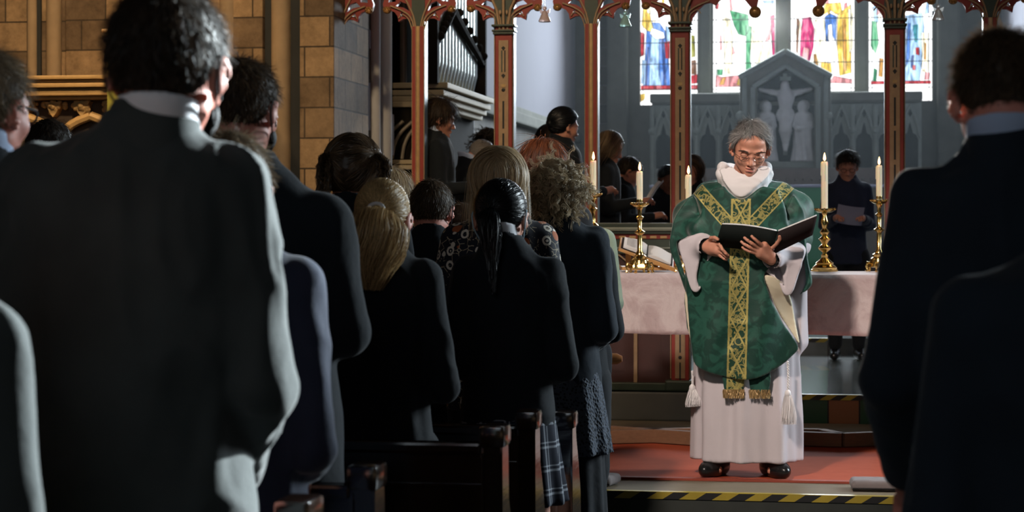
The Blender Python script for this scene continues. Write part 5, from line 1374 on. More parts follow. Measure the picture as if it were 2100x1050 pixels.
# cloth
n = 150; mth = 34; V = []; Fq = []
zc = ht + 0.006
prof = [(0.39, 0.0)]  # back hem .. front hem path (y, z)
path = [(0.375, -0.30)] + [(0.375, -0.30 + 0.30 * i / 8) for i in range(1, 8)] + [(0.368, -0.004), (0.36, 0.0)] + [(0.36 - 0.72 * i / 8, 0.0) for i in range(1, 8)] + [(-0.36, 0.0), (-0.369, -0.004)] + [(-0.373 , -0.32 * i / 12) for i in range(1, 13)]
m_ = len(path)
for i in range(n + 1):
    u = i / n; x = -ahw + 2 * ahw * u
    for j, (y, z) in enumerate(path):
        dr = max(0, -z) / 0.32
        w1 = (math.sin(x * 17 + 1.5 * math.sin(x * 5)) * 0.008 + math.sin(x * 41 + 2) * 0.003) * dr * (1.0)
        yy = y + (w1 - 0.006 * dr if y < 0 else -w1 + 0.006 * dr)
        zz = z + (0.004 * math.sin(x * 6) * dr if z < -0.28 else 0)
        V.append((x, yy, zc + zz))
for i in range(n):
    for j in range(m_ - 1):
        a = i * m_ + j; Fq.append((a, a + m_, a + m_ + 1, a + 1))
cl = np_mesh('altar_cloth', np.array(V), Fq, M['altar_linen'])
cl.location = al.location; sol = cl.modifiers.new('thickness', 'SOLIDIFY'); sol.thickness = 0.004; sol.offset = 1
tag(cl, 'pinkish-white linen cloth draped over the nave altar', 'altar cloth')
ZTOP = ZP + zc + 0.004

# ---- candlesticks
def cand(px, D, ypan, yflame, kind, label, ybase=None):
    p = W(px, 0, D); s_ = F / D; zp = CH - (ypan - HOR) / s_; zf = CH - (yflame + 12 - HOR) / s_
    r = empty('candlestick', (p.x, p.y, ZTOP), 0, label, 'candlestick', 'brass candlesticks on the nave altar')
    h = zp - ZTOP
    b = MB()
    if kind == 'baluster':
        pr = [(0.066, 0.012), (0.068, 0.024), (0.058, 0.034), (0.046, 0.042), (0.050, 0.05), (0.030, 0.066), (0.017, 0.08), (0.020, 0.092), (0.012, 0.10), (0.012, 0.108), (0.030, 0.122), (0.036, 0.132), (0.026, 0.144), (0.014, 0.152), (0.022, 0.168), (0.034, 0.180), (0.022, 0.192), (0.013, 0.20),
              (0.021, 0.208), (0.027, 0.218), (0.019, 0.232), (0.012, 0.240), (0.017, 0.256), (0.022, 0.275), (0.016, 0.295), (0.011, 0.312), (0.016, 0.322), (0.014, 0.330)]
        f_ = h / 0.335; b.lathe([(r_, z * f_) for r_, z in pr], n=28); b.build('stem', M['brass'], r, True)
        MB().lathe([(0.060, 0), (0.072, 0.004), (0.072, 0.014), (0.060, 0.020), (0.02, 0.022)], n=6).build('foot', M['brass'], r, True)
        pan = 0.056
    else:
        f_ = h / 0.34
        pr = [(0.050, 0.045), (0.046, 0.062), (0.034, 0.070), (0.036, 0.082), (0.024, 0.090), (0.022, 0.100), (0.014, 0.110), (0.013, 0.190), (0.017, 0.194), (0.029, 0.202), (0.029, 0.207), (0.017, 0.214), (0.012, 0.220), (0.012, 0.268), (0.020, 0.276), (0.020, 0.282), (0.011, 0.290), (0.011, 0.315), (0.019, 0.328), (0.016, 0.336)]
        b.lathe([(r_, z * f_) for r_, z in pr], n=24); b.build('stem', M['brass'], r, True)
        b = MB().lathe([(0.020, 0.10), (0.030, 0.085), (0.050, 0.062), (0.054, 0.050), (0.062, 0.036), (0.064, 0.024), (0.052, 0.020)], n=6)
        b.build('foot', M['brass'], r, True)
        for k in range(6):
            a = k * math.pi / 3 + 0.3; c_, s2 = math.cos(a), math.sin(a)
            MB().tube([(0.052 * c_, 0.052 * s2, 0.045), (0.066 * c_, 0.066 * s2, 0.048), (0.074 * c_, 0.074 * s2, 0.028), (0.068 * c_, 0.068 * s2, 0.010), (0.076 * c_, 0.076 * s2, 0.0)], [0.007, 0.008, 0.007, 0.006, 0.009], 8).build('claw_foot', M['brass'], r, True)
        pan = 0.046
    b = MB().lathe([(0.014, h - 0.010), (pan * 0.7, h - 0.006), (pan, h + 0.004), (pan * 1.05, h + 0.014), (pan * 0.92, h + 0.013), (pan * 0.6, h + 0.004), (0.016, h + 0.006), (0.017, h + 0.03), (0.0165, h + 0.035)], n=26)
    for k in range(16): a = k * math.pi / 8; b.ball((pan * 1.03 * math.cos(a), pan * 1.03 * math.sin(a), h + 0.012), 0.0055, 6)
    b.build('drip_pan', M['brass'], r, True)
    zt = zf - ZTOP; cr = 0.0165 if kind != 'baluster' else 0.018
    b = MB().lathe([(cr, h + 0.006), (cr * 1.02, (h + zt) / 2), (cr * 0.98, zt - 0.012), (cr * 0.9, zt - 0.004), (cr * 0.55, zt - 0.006), (0.002, zt - 0.008)], n=18)
    for k in range(3): b.tube([(cr * math.cos(k * 2 + 1), cr * math.sin(k * 2 + 1), zt - 0.01), (cr * 1.05 * math.cos(k * 2 + 1.05), cr * 1.05 * math.sin(k * 2 + 1.05), zt - 0.05 - 0.03 * k)], 0.0028, 6)
    cd = b.build('candle', M['wax'], r, True)
    MB().tube([(0, 0, zt - 0.01), (0.001, 0, zt + 0.006)], 0.0012, 5).build('wick', M['wick'], cd)
    MB().lathe([(0.001, zt), (0.0055, zt + 0.006), (0.0075, zt + 0.014), (0.006, zt + 0.026), (0.003, zt + 0.038), (0.0006, zt + 0.046)], n=12).build('flame', M['flame'], cd, True)
    l = bpy.data.lights.new('candle_glow', 'POINT'); l.energy = 0.9; l.color = (1, 0.62, 0.28); l.shadow_soft_size = 0.012
    lo = bpy.data.objects.new('candle_glow', l); COL.objects.link(lo); lo.location = (p.x, p.y, ZTOP + zt + 0.03)
    return r
cand(1217, 11.12, 402, 316, 'column', 'slim brass candlestick leftmost on the altar, half hidden by the standing woman')
cand(1312, 10.84, 422, 338, 'column', 'slim claw-footed brass candlestick in front of the open missal on its stand')
cand(1412, 10.95, 437, 345, 'column', 'brass candlestick close behind the priest, its stem hidden by his green sleeve')
cand(1691, 10.90, 433, 318, 'baluster', 'stout turned brass candlestick with the tallest candle, right of the priest')
cand(1803, 11.10, 415, 326, 'column', 'slim claw-footed brass candlestick rightmost on the altar, near the bowed boy')

# ---- missal on its stand
p = W(1321, 0, 11.12)
ms = empty('missal_stand', (p.x, p.y, ZTOP + 0.006), R(9), 'amber wooden stand holding the open missal on the altar', 'book stand')
Mt = Matrix.Translation((0, 0.0, 0.088)) @ Matrix.Rotation(R(20), 4, 'Y') @ Matrix.Rotation(R(16), 4, 'X')
b = MB(); b.box((-0.15, -0.12, 0.0), (0.17, 0.12, 0.014), 0.003, Mt); b.box((0.0, -0.135, 0.0), (0.19, -0.115, 0.022), 0.003, Mt); b.build('rest', M['stand_wood'], ms)
MB().box((-0.13, -0.10, 0), (0.12, 0.10, 0.02), 0.004).box((-0.10, 0.05, 0.02), (-0.07, 0.07, 0.10)).box((0.05, -0.01, 0.02), (0.08, 0.01, 0.05)).build('foot', M['stand_wood'], ms)
bk = empty('open_missal', (p.x, p.y, ZTOP + 0.006), R(9), 'open white-paged missal lying on the sloping altar stand', 'book')
for s in (-1, 1):
    b = MB(); n_ = 10
    pts = [(s * (0.004 + 0.135 * i / n_), 0.026 + 0.014 * math.sin(math.pi * min(1, i / n_ * 1.15)) * (1 - i / n_ * 0.5)) for i in range(n_ + 1)]
    b.prism([(x + 0.01, z + 0.003) for x, z in pts] + [(s * 0.139 + 0.01, 0.021), (s * 0.004 + 0.01, 0.021)], -0.10, 0.10, Mt); b.build('page_block', M['paper'], bk)
b = MB()
for k in range(9): b.box((-0.115, 0.07 - k * 0.018, 0.0385), (-0.03 - (k % 3) * 0.01, 0.072 - k * 0.018, 0.0405), 0, Mt)
b.build('printed_lines', M['paper_ink'], bk); MB().box((-0.14, -0.105, 0.017), (0.162, 0.105, 0.0205), 0, Mt).build('cover', M['book_brown'], bk)

# ---- wooden rail end, kneelers
p = W(1278, 736, 9.45); rl = empty('prayer_rail', (p.x - 0.45, p.y, ZP), R(0), 'orange varnished wooden rail end beside the altar cloth', 'rail')
hz = p.z - ZP
b = MB().tube([(-0.4, 0, hz), (0.42, 0, hz), (0.445, 0, hz)], [0.026, 0.026, 0.014], 16); b.build('handrail', M['rail_wood'], rl, True)
for x in (-0.35, -0.05): MB().box((x - 0.025, -0.025, 0), (x + 0.025, 0.025, hz - 0.02), 0.004).build('post', M['rail_wood'], rl)
for px, D, w_, rz, lab in ((1282, 9.52, 0.14, -14, 'grey flat kneeler end on the stone step by the dark skirt'), (1815, 9.36, 0.26, 3, 'grey flat kneeler lying on the stone step at the priest\'s left')):
    p = W(px, 0, D); k = empty('kneeler', (p.x, p.y, ZP + 0.001), R(rz), lab, 'kneeler', None)
    if px < 1400: k.location.x -= 0.16; w_ = 0.2
    s = SDF().add(bx((0, 0, 0.026), (w_ * 0.62, 0.085, 0.024), 0.022)); V, Fq = s.mesh(0.007); V = crease(V, Fq, 0.004, (14, 14, 20), 3)
    np_mesh('pad', V, Fq, M['kneeler'], k); MB().tube([(-w_ * .6, -0.083, 0.012), (w_ * .6, -0.083, 0.012)], 0.004, 6).build('piping', M['shoe'], k, True)

# ------------------------------------------------------------------ pews
def pew(y, x1, x0, ht, label, flip=False, lean=0.0):
    """x1: the aisle end"""
    L = abs(x1 - x0); sg = -1 if x0 < x1 else 1
    r = empty('pew', (x1, y, 0), 0, label, 'pew', 'dark wooden pews')
    b = MB(); 
    b.box((sg * 0.03, -0.012, 0.12), (sg * L, 0.012, ht - 0.045)); b.build('backrest', M['pew'], r)
    MB().box((sg * 0.03, -0.03, ht - 0.075), (sg * L, 0.024, ht - 0.045), 0.008).box((sg * 0.03, -0.018, ht - 0.16), (sg * L, -0.006, ht - 0.15), 0.002).build('top_rail', M['pew'], r)
    MB().box((sg * 0.03, 0.02, 0.41), (sg * L, 0.17, 0.44), 0.008).build('seat', M['pew'], r)
    for x in (0.0, sg * L):
        w_ = 0.028
        pr = [(-0.035, 0), (0.20, 0), (0.20, 0.30), (0.18, 0.52), (0.12, 0.62), (0.055, 0.70), (0.045, ht - 0.07), (0.055, ht - 0.05), (0.05, ht - 0.012), (0.035, ht), (-0.025, ht), (-0.04, ht - 0.012), (-0.045, ht - 0.05), (-0.035, ht - 0.07)]
        Mx = Matrix.Translation((x, 0, 0)) @ Matrix.Rotation(R(90), 4, 'Z')
        b = MB(); b.prism(pr, -w_, w_, Mx)
        bmesh.ops.bevel(b.bm, geom=[e for e in b.bm.edges], offset=0.007, segments=2, affect='EDGES')
        b.box((x - w_ * 1.25, -0.05, ht - 0.055), (x + w_ * 1.25, 0.06, ht + 0.0), 0.012)
        b.build('pew_end', M['pew'], r, True)
    MB().box((sg * 0.03, 0.04, 0.05), (sg * L, 0.07, 0.12), 0.005).build('foot_rail', M['pew'], r)
    return r
PW = [(W(612, 0, 3.62), 0.925, 'dark pew with its end post low beside the tall suited man'), (W(752, 0, 4.35), 0.897, 'dark pew whose polished end stands under the ponytailed blonde girl'), (W(1014, 0, 5.12), 0.902, 'dark pew with the long top rail crossing behind the ponytailed blonde girl'),
      (W(1083, 0, 5.90), 0.865, 'dark pew whose tall end post stands by the plaid skirt'), (W(1160, 0, 6.55), 0.80, 'dark pew ahead with its low rounded end beside the black skirt')]
YP_ = []
for p, h, lab in PW: pew(p.y, p.x, -4.6, h, lab); YP_.append(p.y)
pew(2.55, 0.62, 3.6, 0.9, 'dark pew behind the bowed student in the dark jacket'); 

# ------------------------------------------------------------------ people
def SP(px, D): return W(px, 0, D)
def HH(ytop, D, base=0.0): return CH - (ytop - HOR) * D / F - base
G1 = 'congregation standing in the pews'
# tall man in the charcoal suit
D = 3.28
person('tall man in charcoal suit with white shirt collar, seen from behind', SP(280, D), HH(-24, D), 0, R(5), w=1.03, hs=1.10, hdx=0.040, shz=0.05, pitch=6, yaw=-9, roll=3, arms='low',
       skin=M['skin_pink'], hair=('short', dict(n=5200, len=0.034, w=0.0013, thick=0.005, side=0.010, low=-0.098, lift=0.16)), hmat='h_dark', top='suit', shirt='white_shirt', collar='suit', lmat='suit', mask='black', res=0.010, hres=0.0045, cr=0.017, shh=0.046, seed=3, hem=0.76, collar_up=0.004)
D = 4.82
person('man with brown hair in a black coat, behind the tall suited man', SP(512, D), HH(124, D), 0, R(4), w=1.08, hs=0.99, hdx=-0.024, pitch=6, yaw=-14, arms='wide', shz=-0.02, armo=dict(elr=(0.215, -0.02, 1.12)),
       skin=M['skin_pink'], hair=('short', dict(n=4200, len=0.034, w=0.0015, side=0.016, low=-0.07, lift=0.25)), hmat='h_brown', top='coat_black', collar='coat_black', shirt=None, mask='black', loose=0.02, sleeve=0.008, res=0.011, hres=0.0055, seed=5, hem=0.62)
D = 4.1
_last = person('man at the left edge with fair hair and black glasses, half cut by the frame', SP(-50, D), HH(106, D), 0, R(-2), w=0.92, pitch=4, yaw=-14, hdx=0.015, skin=M['skin_pink'], hair=('short', dict(n=3600, len=0.04, w=0.0016, side=0.012, low=-0.075)), hmat='h_fair', top='navy', shirt='blue_shirt', seed=6)
_gm = _last
D = 4.02
person('child in a blue-navy blazer squeezed between the tall suited man and the black coat', SP(486, D), HH(272, D), 0, R(4), w=0.86, hs=0.92, hdx=-0.02, pitch=14, arms='clasp', armo=dict(elr=(0.205, -0.05, 1.06), har=(0.10, 0.2, 0.98)), hair=('short', dict(n=2600, len=0.045, side=0.0, low=-0.085, jit=.3)), hmat='h_fair', top='navy_blue', lmat='slate', male=False, seed=8, hem=0.84, res=0.011)
D = 2.78
person('child in dark jacket at the lower left corner, only the shoulder and sleeve in view', SP(-205, D), 1.56, 0, R(0), w=0.95, hs=0.95, pitch=12, arms='clasp', hair=('short', dict(n=800, len=0.03)), hmat='h_brown', top='suit', seed=9, res=0.012, hres=0.008)
D = 7.3
person('dark-haired head just showing between the left-edge man and the tall suited man', SP(98, D), HH(246, D), 0, R(0), pitch=14, hair=('short', dict(n=1500, len=0.03)), hmat='h_dark', top='navy', seed=10, res=0.018, hres=0.008)
# braids girl
D = 6.35
person('girl with dark crimped hair in two long plaits', SP(722, D), HH(284, D), 0, R(0), w=0.9, hs=1.0, pitch=10, hdx=0.0, yaw=0, arms='clasp',
       hair=('braids', dict(n=2200, thick=0.018, low=-0.06, side=-0.03, w=0.002, ties=[(-0.060, -0.105, 0.05), (0.080, -0.06, 0.06)], paths=[[(-0.062, -0.130, 0.0), (-0.058, -0.14, -0.08), (-0.056, -0.145, -0.18), (-0.06, -0.145, -0.32)], [(0.112, -0.065, 0.03), (0.114, -0.07, -0.02), (0.104, -0.09, -0.09), (0.085, -0.115, -0.18)]], turns=6)),
       hmat='h_mid', top='navy', male=False, seed=11, ear=False)
D = 5.62
_bg = person('girl with dark blonde low ponytail and white hair tie in a black blazer', SP(786, D), HH(368, D), 0, R(2), w=0.86, hs=0.90, hdx=-0.006, pitch=16, yaw=2, arms='wide', armo=dict(elr=(0.225, -0.03, 1.09), har=(0.10, 0.2, 1.05)), shz=0.05,
       skin=M['skin_pink'], hair=('pony', dict(n=3600, w=0.0015, thick=0.005, side=0.03, low=-0.075, tie=(0.0, -0.122, -0.012), tail=[(0.0, -0.148, -0.05), (0.006, -0.14, -0.11), (-0.004, -0.115, -0.18), (-0.012, -0.08, -0.26)], tr=[0.016, 0.066, 0.088, 0.082, 0.055, 0.02], tn=2600)),
       hmat='h_blonde', top='navy', shirt='white_shirt', male=False, seed=12, hem=0.80, res=0.010, hres=0.005, sleeve=-0.004)
MB().tube([tuple(_bg[1] @ Vector((0.026 * math.cos(a), -0.142 + 0.010 * math.sin(a), -0.010 + 0.026 * math.sin(a)))) for a in np.linspace(0, 6.283, 17)[:-1]], 0.005, 8, closed=True).build('hair_tie', M['white_shirt'], _bg[0], True)
D = 6.32
person('girl with sleek black ponytail in a black blazer and plaid skirt, pale blue mask edge', SP(1042, D), HH(370, D), 0, R(2), w=0.92, hs=0.96, hdx=-0.03, pitch=14, yaw=-6, arms='clasp', armo=dict(elr=(0.215, -0.03, 1.09)),
       skin=M['skin'], hair=('pony', dict(n=3200, w=0.0013, thick=0.007, side=-0.02, low=-0.09, tie=(-0.008, -0.122, 0.0), tail=[(-0.006, -0.138, -0.04), (0.004, -0.135, -0.10), (0.012, -0.13, -0.18), (0.022, -0.13, -0.30)], tr=[0.014, 0.03, 0.034, 0.026, 0.012, 0.004], tn=900)),
       hmat='h_black', top='navy', shirt='white_shirt', male=False, seed=13, legs='skirt', skirt=[('plaid_skirt', 0.98, 0.60, 0.06, 'plaid')], mask='blue', res=0.010, hres=0.0055, hem=0.80)
D = 7.52
person('boy with neat short brown hair and black mask loops behind the blonde ponytail', SP(884, D), HH(371, D), 0, R(2), w=0.86, hs=0.93, pitch=8, hair=('short', dict(n=3000, len=0.026, side=0.005, low=-0.075, lift=0.14, jit=.15, w=0.0016)), hmat='h_brown', skin=M['skin_pink'], top='navy', mask='black', seed=14, hres=0.0055)
D = 6.95
person('woman with long straight fair hair in a black floral blouse', SP(1023, D), HH(305, D), 0, R(2), w=0.98, hs=0.97, pitch=4, yaw=0, arms='clasp',
       hair=('long', dict(n=3800, len=0.33, thick=0.010, w=0.0015, side=-0.02, low=-0.1, part=0.005, backflow=0.0)), hmat='h_blonde_lt', top='floral', collar='none', male=False, seed=15, loose=0.012, lmat='navy_dull')
D = 7.42
person('woman with curly ash-blonde hair in dark jacket, lace tunic and long black skirt', SP(1140, D), HH(332, D), 0, R(-2), w=0.98, hs=1.0, pitch=12, hdx=0.002, shz=0.045, arms='clasp', armo=dict(elr=(0.20, -0.04, 1.09), har=(0.12, 0.2, 1.02)),
       hair=('curly', dict(nc=420)), hmat='h_ash', top='teal_navy', male=False, seed=16, legs='skirt', skirt=[('long_skirt', 0.95, 0.08, 0.05, 'navy_dull'), ('lace_tunic', 0.97, 0.60, 0.055, 'lace')], res=0.011, hem=0.80)
D = 8.42
person('woman with short ginger hair behind the curly-haired woman', SP(1112, D), HH(288, D), 0, R(0), w=0.95, pitch=14, hair=('bob', dict(n=3000, len=0.13, thick=0.012, w=0.002)), hmat='h_red', top='navy', male=False, seed=17, hdx=-0.0, res=0.016)
person('person in black jacket right behind the curly-haired woman, beside the altar cloth', SP(1166, 7.95), HH(372, 7.95), 0, R(0), w=0.95, pitch=40, yaw=20, hdx=-0.06, hair=('short', dict(n=900, len=0.03)), hmat='h_dark', top='navy', seed=18, armo=dict(elr=(0.205, -0.03, 1.10)), res=0.014)
person('person in sage green shirt in the front row by the leftmost candlestick', SP(1174, 9.0), HH(352, 9.0), 0, R(0), w=0.95, pitch=44, yaw=10, hdx=-0.07, hair=('short', dict(n=900, len=0.03)), hmat='h_brown', top='sage', seed=19, res=0.014, armo=dict(elr=(0.20, -0.03, 1.12)))
person('child with light blonde hair just showing behind the girl with plaits', SP(802, 8.2), HH(346, 8.2), 0, R(0), w=0.85, hs=0.93, pitch=8, hair=('bob', dict(n=1500, len=0.14, thick=0.008, w=0.002)), hmat='h_blonde_lt', top='navy', male=False, seed=20, res=0.018)
person('brown-haired child glimpsed between the short-haired boy and the floral blouse', SP(946, 8.0), HH(418, 8.0), 0, R(0), w=0.8, hs=0.88, pitch=10, hair=('short', dict(n=1200, len=0.03)), hmat='h_brown', top='navy', seed=21, res=0.018, skin=M['skin_pink'])
# right side
D = 3.5
person('bowed student in dark jacket at the right edge, hair haloed by the window light', SP(2086, D), HH(50, D), 0, R(-3), w=1.0, hs=0.98, hdx=-0.020, pitch=24, yaw=6, shz=0.055, hdy=0.02, arms='down', armo=dict(ell=(0.215, -0.03, 1.13), hal=(0.19, 0.13, 0.95)),
       skin=M['skin_pink'], hair=('short', dict(n=6000, len=0.026, w=0.0012, side=0.01, low=-0.068, lift=0.5, jit=.25)), hmat='h_brown', top='teal_navy', shirt='blue_shirt', shh=0.052, seed=22, res=0.010, hres=0.0045, hem=0.79, flare=0.02, collar_up=0.01)
D = 2.8
person('child in dark blazer in the lower right corner, only the rounded shoulder in view', SP(2200, D), 1.60, 0, R(6), w=1.0, hs=0.95, pitch=30, arms='clasp', hair=('short', dict(n=600, len=0.03)), hmat='h_dark', top='teal_navy', seed=23, res=0.012, hres=0.009, hdx=0.05)

# spectacles
def specs(root, hx, H, hs, Mh, name, mat, r=0.0015, rim=True, part='spectacles'):
    b = MB(); T = lambda p: tuple(Mh @ Vector(p))
    for s in (-1, 1):
        if rim: b.tube([T((s * 0.034 + 0.022 * math.cos(t), 0.102 - 0.004 * abs(math.cos(t)), -0.002 + 0.016 * math.sin(t))) for t in np.linspace(0, 2 * math.pi, 21)[:-1]], r, 6, closed=True)
        b.tube([T(p) for p in ((s * 0.056, 0.098, 0.002), (s * 0.076, 0.07, 0.006), (s * 0.084, 0.01, 0.008), (s * 0.086, -0.014, -0.006), (s * 0.084, -0.02, -0.018))], r, 6)
    b.tube([T(p) for p in ((-0.012, 0.104, 0.003), (0, 0.110, 0.006), (0.012, 0.104, 0.003))], r, 6)
    return b.build(part, mat, root, True)
specs(_gm[0], 0, 0, 0, _gm[1], '', M['black'], 0.0028)

# ---- people in the chancel
GC_ = 'choir people standing behind the screen'
ZCH = ZC + 0.14
MB_ = MB().box((-3.05, 12.95, ZC), (-1.15, 16.2, ZCH)); tag(MB_.build('floor_choir_dais', M['brown_wood']), kind='structure')
def held(res, fwd=0.10, up=0.03):
    root, Mh, J = res; m = (J['hal'] + J['har']) / 2 + np.array([0, fwd, up]); q = Matrix.Translation(root.location) @ Matrix.Rotation(root.rotation_euler.z, 4, 'Z')
    return tuple(q @ Vector(m)), math.degrees(root.rotation_euler.z)
def chp(label, px, D, ytop, rz, **k):
    return person(label, SP(px, D), HH(ytop, D, ZCH), ZCH, R(rz), res=k.pop('res', 0.017), hres=k.pop('hres', 0.0065), group=GC_, **k)
_tb = chp('teenage boy in profile with thick dark hair and navy jacket, before the organ', 893, 13.3, 205, -72, pitch=14, w=1.0, hair=('bob', dict(n=2400, len=0.10, thick=0.016, w=0.0022, jit=.3)), hmat='h_dark', top='navy', shirt='blue_shirt', arms='read', seed=31, ear=True, hdx=0.02, hs=1.02)
_bm = chp('bowed balding man with spectacles beside the organ', 962, 13.95, 272, -60, pitch=52, w=0.95, hair=('short', dict(n=700, len=0.012, front=0.10, thick=0.002, w=0.002)), hmat='h_grey', top='navy', shirt='blue_shirt', arms='read', seed=32)
chp('person with dark curly hair behind the bowed balding man', 992, 14.6, 262, -50, pitch=30, w=0.95, hair=('curly', dict(nc=200)), hmat='h_dark', top='navy', skin=M['skin_dark'], seed=33, arms='clasp')
chp('dark-haired young woman in three-quarter profile left of the slim red post', 1152, 13.25, 222, -52, pitch=10, w=0.9, hair=('bun', dict(n=1800, thick=0.012, tie=(0, -0.10, 0.0), side=0.0, w=0.002)), hmat='h_black', top='navy', male=False, seed=34, arms='read')
chp('dark-haired person half hidden behind the ginger-haired woman', 1122, 14.0, 255, -40, pitch=20, w=0.9, hair=('long', dict(n=1400, len=0.26, thick=0.012, w=0.0022)), hmat='h_dark', top='navy', male=False, seed=35, arms='clasp')
_gl = chp('girl with long light brown hair reading behind the leftmost candle', 1240, 14.55, 268, -78, pitch=22, w=0.85, hair=('long', dict(n=1800, len=0.34, thick=0.012, w=0.0022)), hmat='h_fair', top='navy', male=False, seed=36, arms='read', hs=0.95)
chp('dark-haired person bowing over papers beside the light brown haired girl', 1276, 15.3, 318, -78, pitch=30, w=0.85, hair=('short', dict(n=1200, len=0.04, w=0.0022)), hmat='h_dark', top='navy', skin=M['skin'], seed=37, arms='read', hs=0.95)
person('dark silhouette of a person in black left of the thick screen post', SP(1366, 16.0), HH(338, 16.0, ZC), ZC, R(-150), pitch=20, w=0.85, hs=0.93, hair=('short', dict(n=900, len=0.03, w=0.0022)), hmat='h_black', top='navy', seed=38, arms='clasp', res=0.018, hres=0.008, group=GC_, skin=M['skin_dark'])
person('long-haired person peeping past the thick screen post beside the priest', SP(1420, 14.6), HH(318, 14.6, ZC), ZC, R(-200), pitch=18, w=0.8, hs=0.92, hair=('long', dict(n=1200, len=0.3, thick=0.012, w=0.0022)), hmat='h_brown', top='navy', male=False, seed=39, arms='clasp', res=0.018, hres=0.008, group=GC_)
D = 15.5
_sv = person('young server with short dark hair and blue shirt collar holding a lilac sheet', SP(1737, D), HH(308, D, ZC), ZC, R(183), pitch=22, w=0.92, hs=0.95, hair=('short', dict(n=1800, len=0.05, w=0.002, thick=0.012, side=0.0, front=0.06)), hmat='h_dark', top='navy_blue', shirt='blue_shirt', collar='none', seed=40, arms='read', res=0.013, hres=0.0055, group='servers', lmat='navy_dull')
def sheet(label, loc, sx, sy, e, mat='paper', curl=0.02, grp=None):
    n_ = 8; V = []; 
    for q in (0, 0.0015):
        for i in range(n_ + 1):
            for j in range(n_ + 1):
                u, v = i / n_ - .5, j / n_ - .5; V.append((u * sx, v * sy, curl * (4 * u * u) + q + curl * 0.4 * math.sin(v * 5)))
    Fq = []; N = (n_ + 1) ** 2
    for i in range(n_):
        for j in range(n_):
            a = i * (n_ + 1) + j; c = (a, a + n_ + 1, a + n_ + 2, a + 1); Fq.append(c[::-1]); Fq.append(tuple(N + x for x in c))
    o = np_mesh('paper_sheet', np.array(V), Fq, M[mat]); o.location = loc; o.rotation_euler = tuple(R(x) for x in e); return tag(o, label, 'paper', grp)
# choir desk with papers
dk = empty('reading_desk', (-1.42, 13.88, ZC), 0, 'dark reading desk holding papers just behind the screen', 'desk')
MB().box((-0.06, -0.22, 0), (0.0, 0.22, 0.98), 0.01).build('front_panel', M['pew'], dk)
MB().box((-0.30, -0.25, 0.98), (0.04, 0.25, 1.01), 0.008, Matrix.Rotation(R(0), 4, 'Y')).build('book_slope', M['pew'], dk)
sheet('white papers lying on the reading desk behind the screen rail', (-1.56, 13.96, ZC + 1.022), 0.20, 0.28, (0, 0, 8), 'paper', 0.025)
specs(_bm[0], 0, 0, 0, _bm[1], '', M['metal_thin'], 0.0015); specs(_sv[0], 0, 0, 0, _sv[1], '', M['black'], 0.0018)
q_, a_ = held(_gl, 0.10, 0.05); sheet('large white sheet held up by the long-haired reading girl', q_, 0.28, 0.24, (50, 0, a_), 'paper', 0.02)
q_, a_ = held(_sv, 0.09, 0.02); sheet('lilac sheet held in front of the young server', q_, 0.20, 0.16, (58, -8, a_), 'paper_lilac', 0.012)
q_, a_ = held(_tb, 0.09, 0.03); sheet('small white sheet held by the teenage boy in profile', q_, 0.18, 0.14, (50, 0, a_), 'paper', 0.012)

# ------------------------------------------------------------------ thin incense haze hanging in the chancel
hm = bpy.data.materials.new('chancel_haze'); hm.use_nodes = True; tt = hm.node_tree; tt.nodes.clear()
vs = tt.nodes.new('ShaderNodeVolumeScatter'); vo_ = tt.nodes.new('ShaderNodeOutputMaterial'); vs.inputs['Density'].default_value = 0.0045; vs.inputs['Anisotropy'].default_value = 0.35; vs.inputs['Color'].default_value = (0.85, 0.95, 1.0, 1)
tt.links.new(vs.outputs[0], vo_.inputs['Volume'])
hz_ = MB().box((-3.0, 16.95, 1.0), (2.05, 22.0, 6.4)).build('haze', hm); tag(hz_, 'thin bluish haze hanging in the chancel behind the screen', 'haze', kind='stuff')
# ------------------------------------------------------------------ the priest
DP = 9.86; SPX = F / DP
pp = W(1527, 0, DP)
pr = empty('person', (pp.x, pp.y, ZP + 0.010), math.pi + math.atan2(-pp.x, pp.y) , 'grey-haired priest with glasses in green and gold chasuble reading from a black book', 'person')
def L(px, py, d=0.0):
    """pixel to the priest's own space: x to his right hand, y towards the camera, z up"""
    return np.array([-(px - 1527) / SPX, d, CH - (py - HOR) / SPX - ZP - 0.008])
hs = 1.06
top = L(1530, 250)[2]
Mh = Matrix.Translation((L(1533, 0)[0], 0.055, top - 0.228 * hs)) @ Euler((0, R(-4), 0)).to_matrix().to_4x4() @ Euler((R(-24), 0, R(6))).to_matrix().to_4x4() @ Matrix.Translation((0, 0.01, 0.112 * hs)) @ Matrix.Scale(hs, 4)
s = SDF()
A, C, B, E = head_prims(True, True)
for p, kk in A: s.add(p, k=kk, M=Mh)
s.add(el((0, 0.055, 0.055), (0.055, 0.04, 0.03)), k=0.02, M=Mh)
for sg in (-1, 1):
    s.sub(el((sg * 0.034, 0.108, -0.002), (0.018, 0.020, 0.012)), k=0.008, M=Mh); s.sub(rc((sg * 0.022, 0.104, -0.036), (sg * 0.036, 0.094, -0.062), 0.0035, 0.002), k=0.010, M=Mh)
for p, kk in B[:3]: s.add(p, k=kk, M=Mh)
for sg in (-1, 1):
    s.add(el((sg * 0.033, 0.080, -0.002), (0.0155, 0.0155, 0.0135)), k=0.003, M=Mh)
    s.sub(rc((sg * 0.020, 0.0965, -0.0095), (sg * 0.045, 0.091, -0.0085), 0.0012, 0.0012), k=0.002, M=Mh)
    s.add(rc((sg * 0.014, 0.094, 0.018), (sg * 0.050, 0.086, 0.020), 0.006, 0.004), k=0.008, M=Mh)
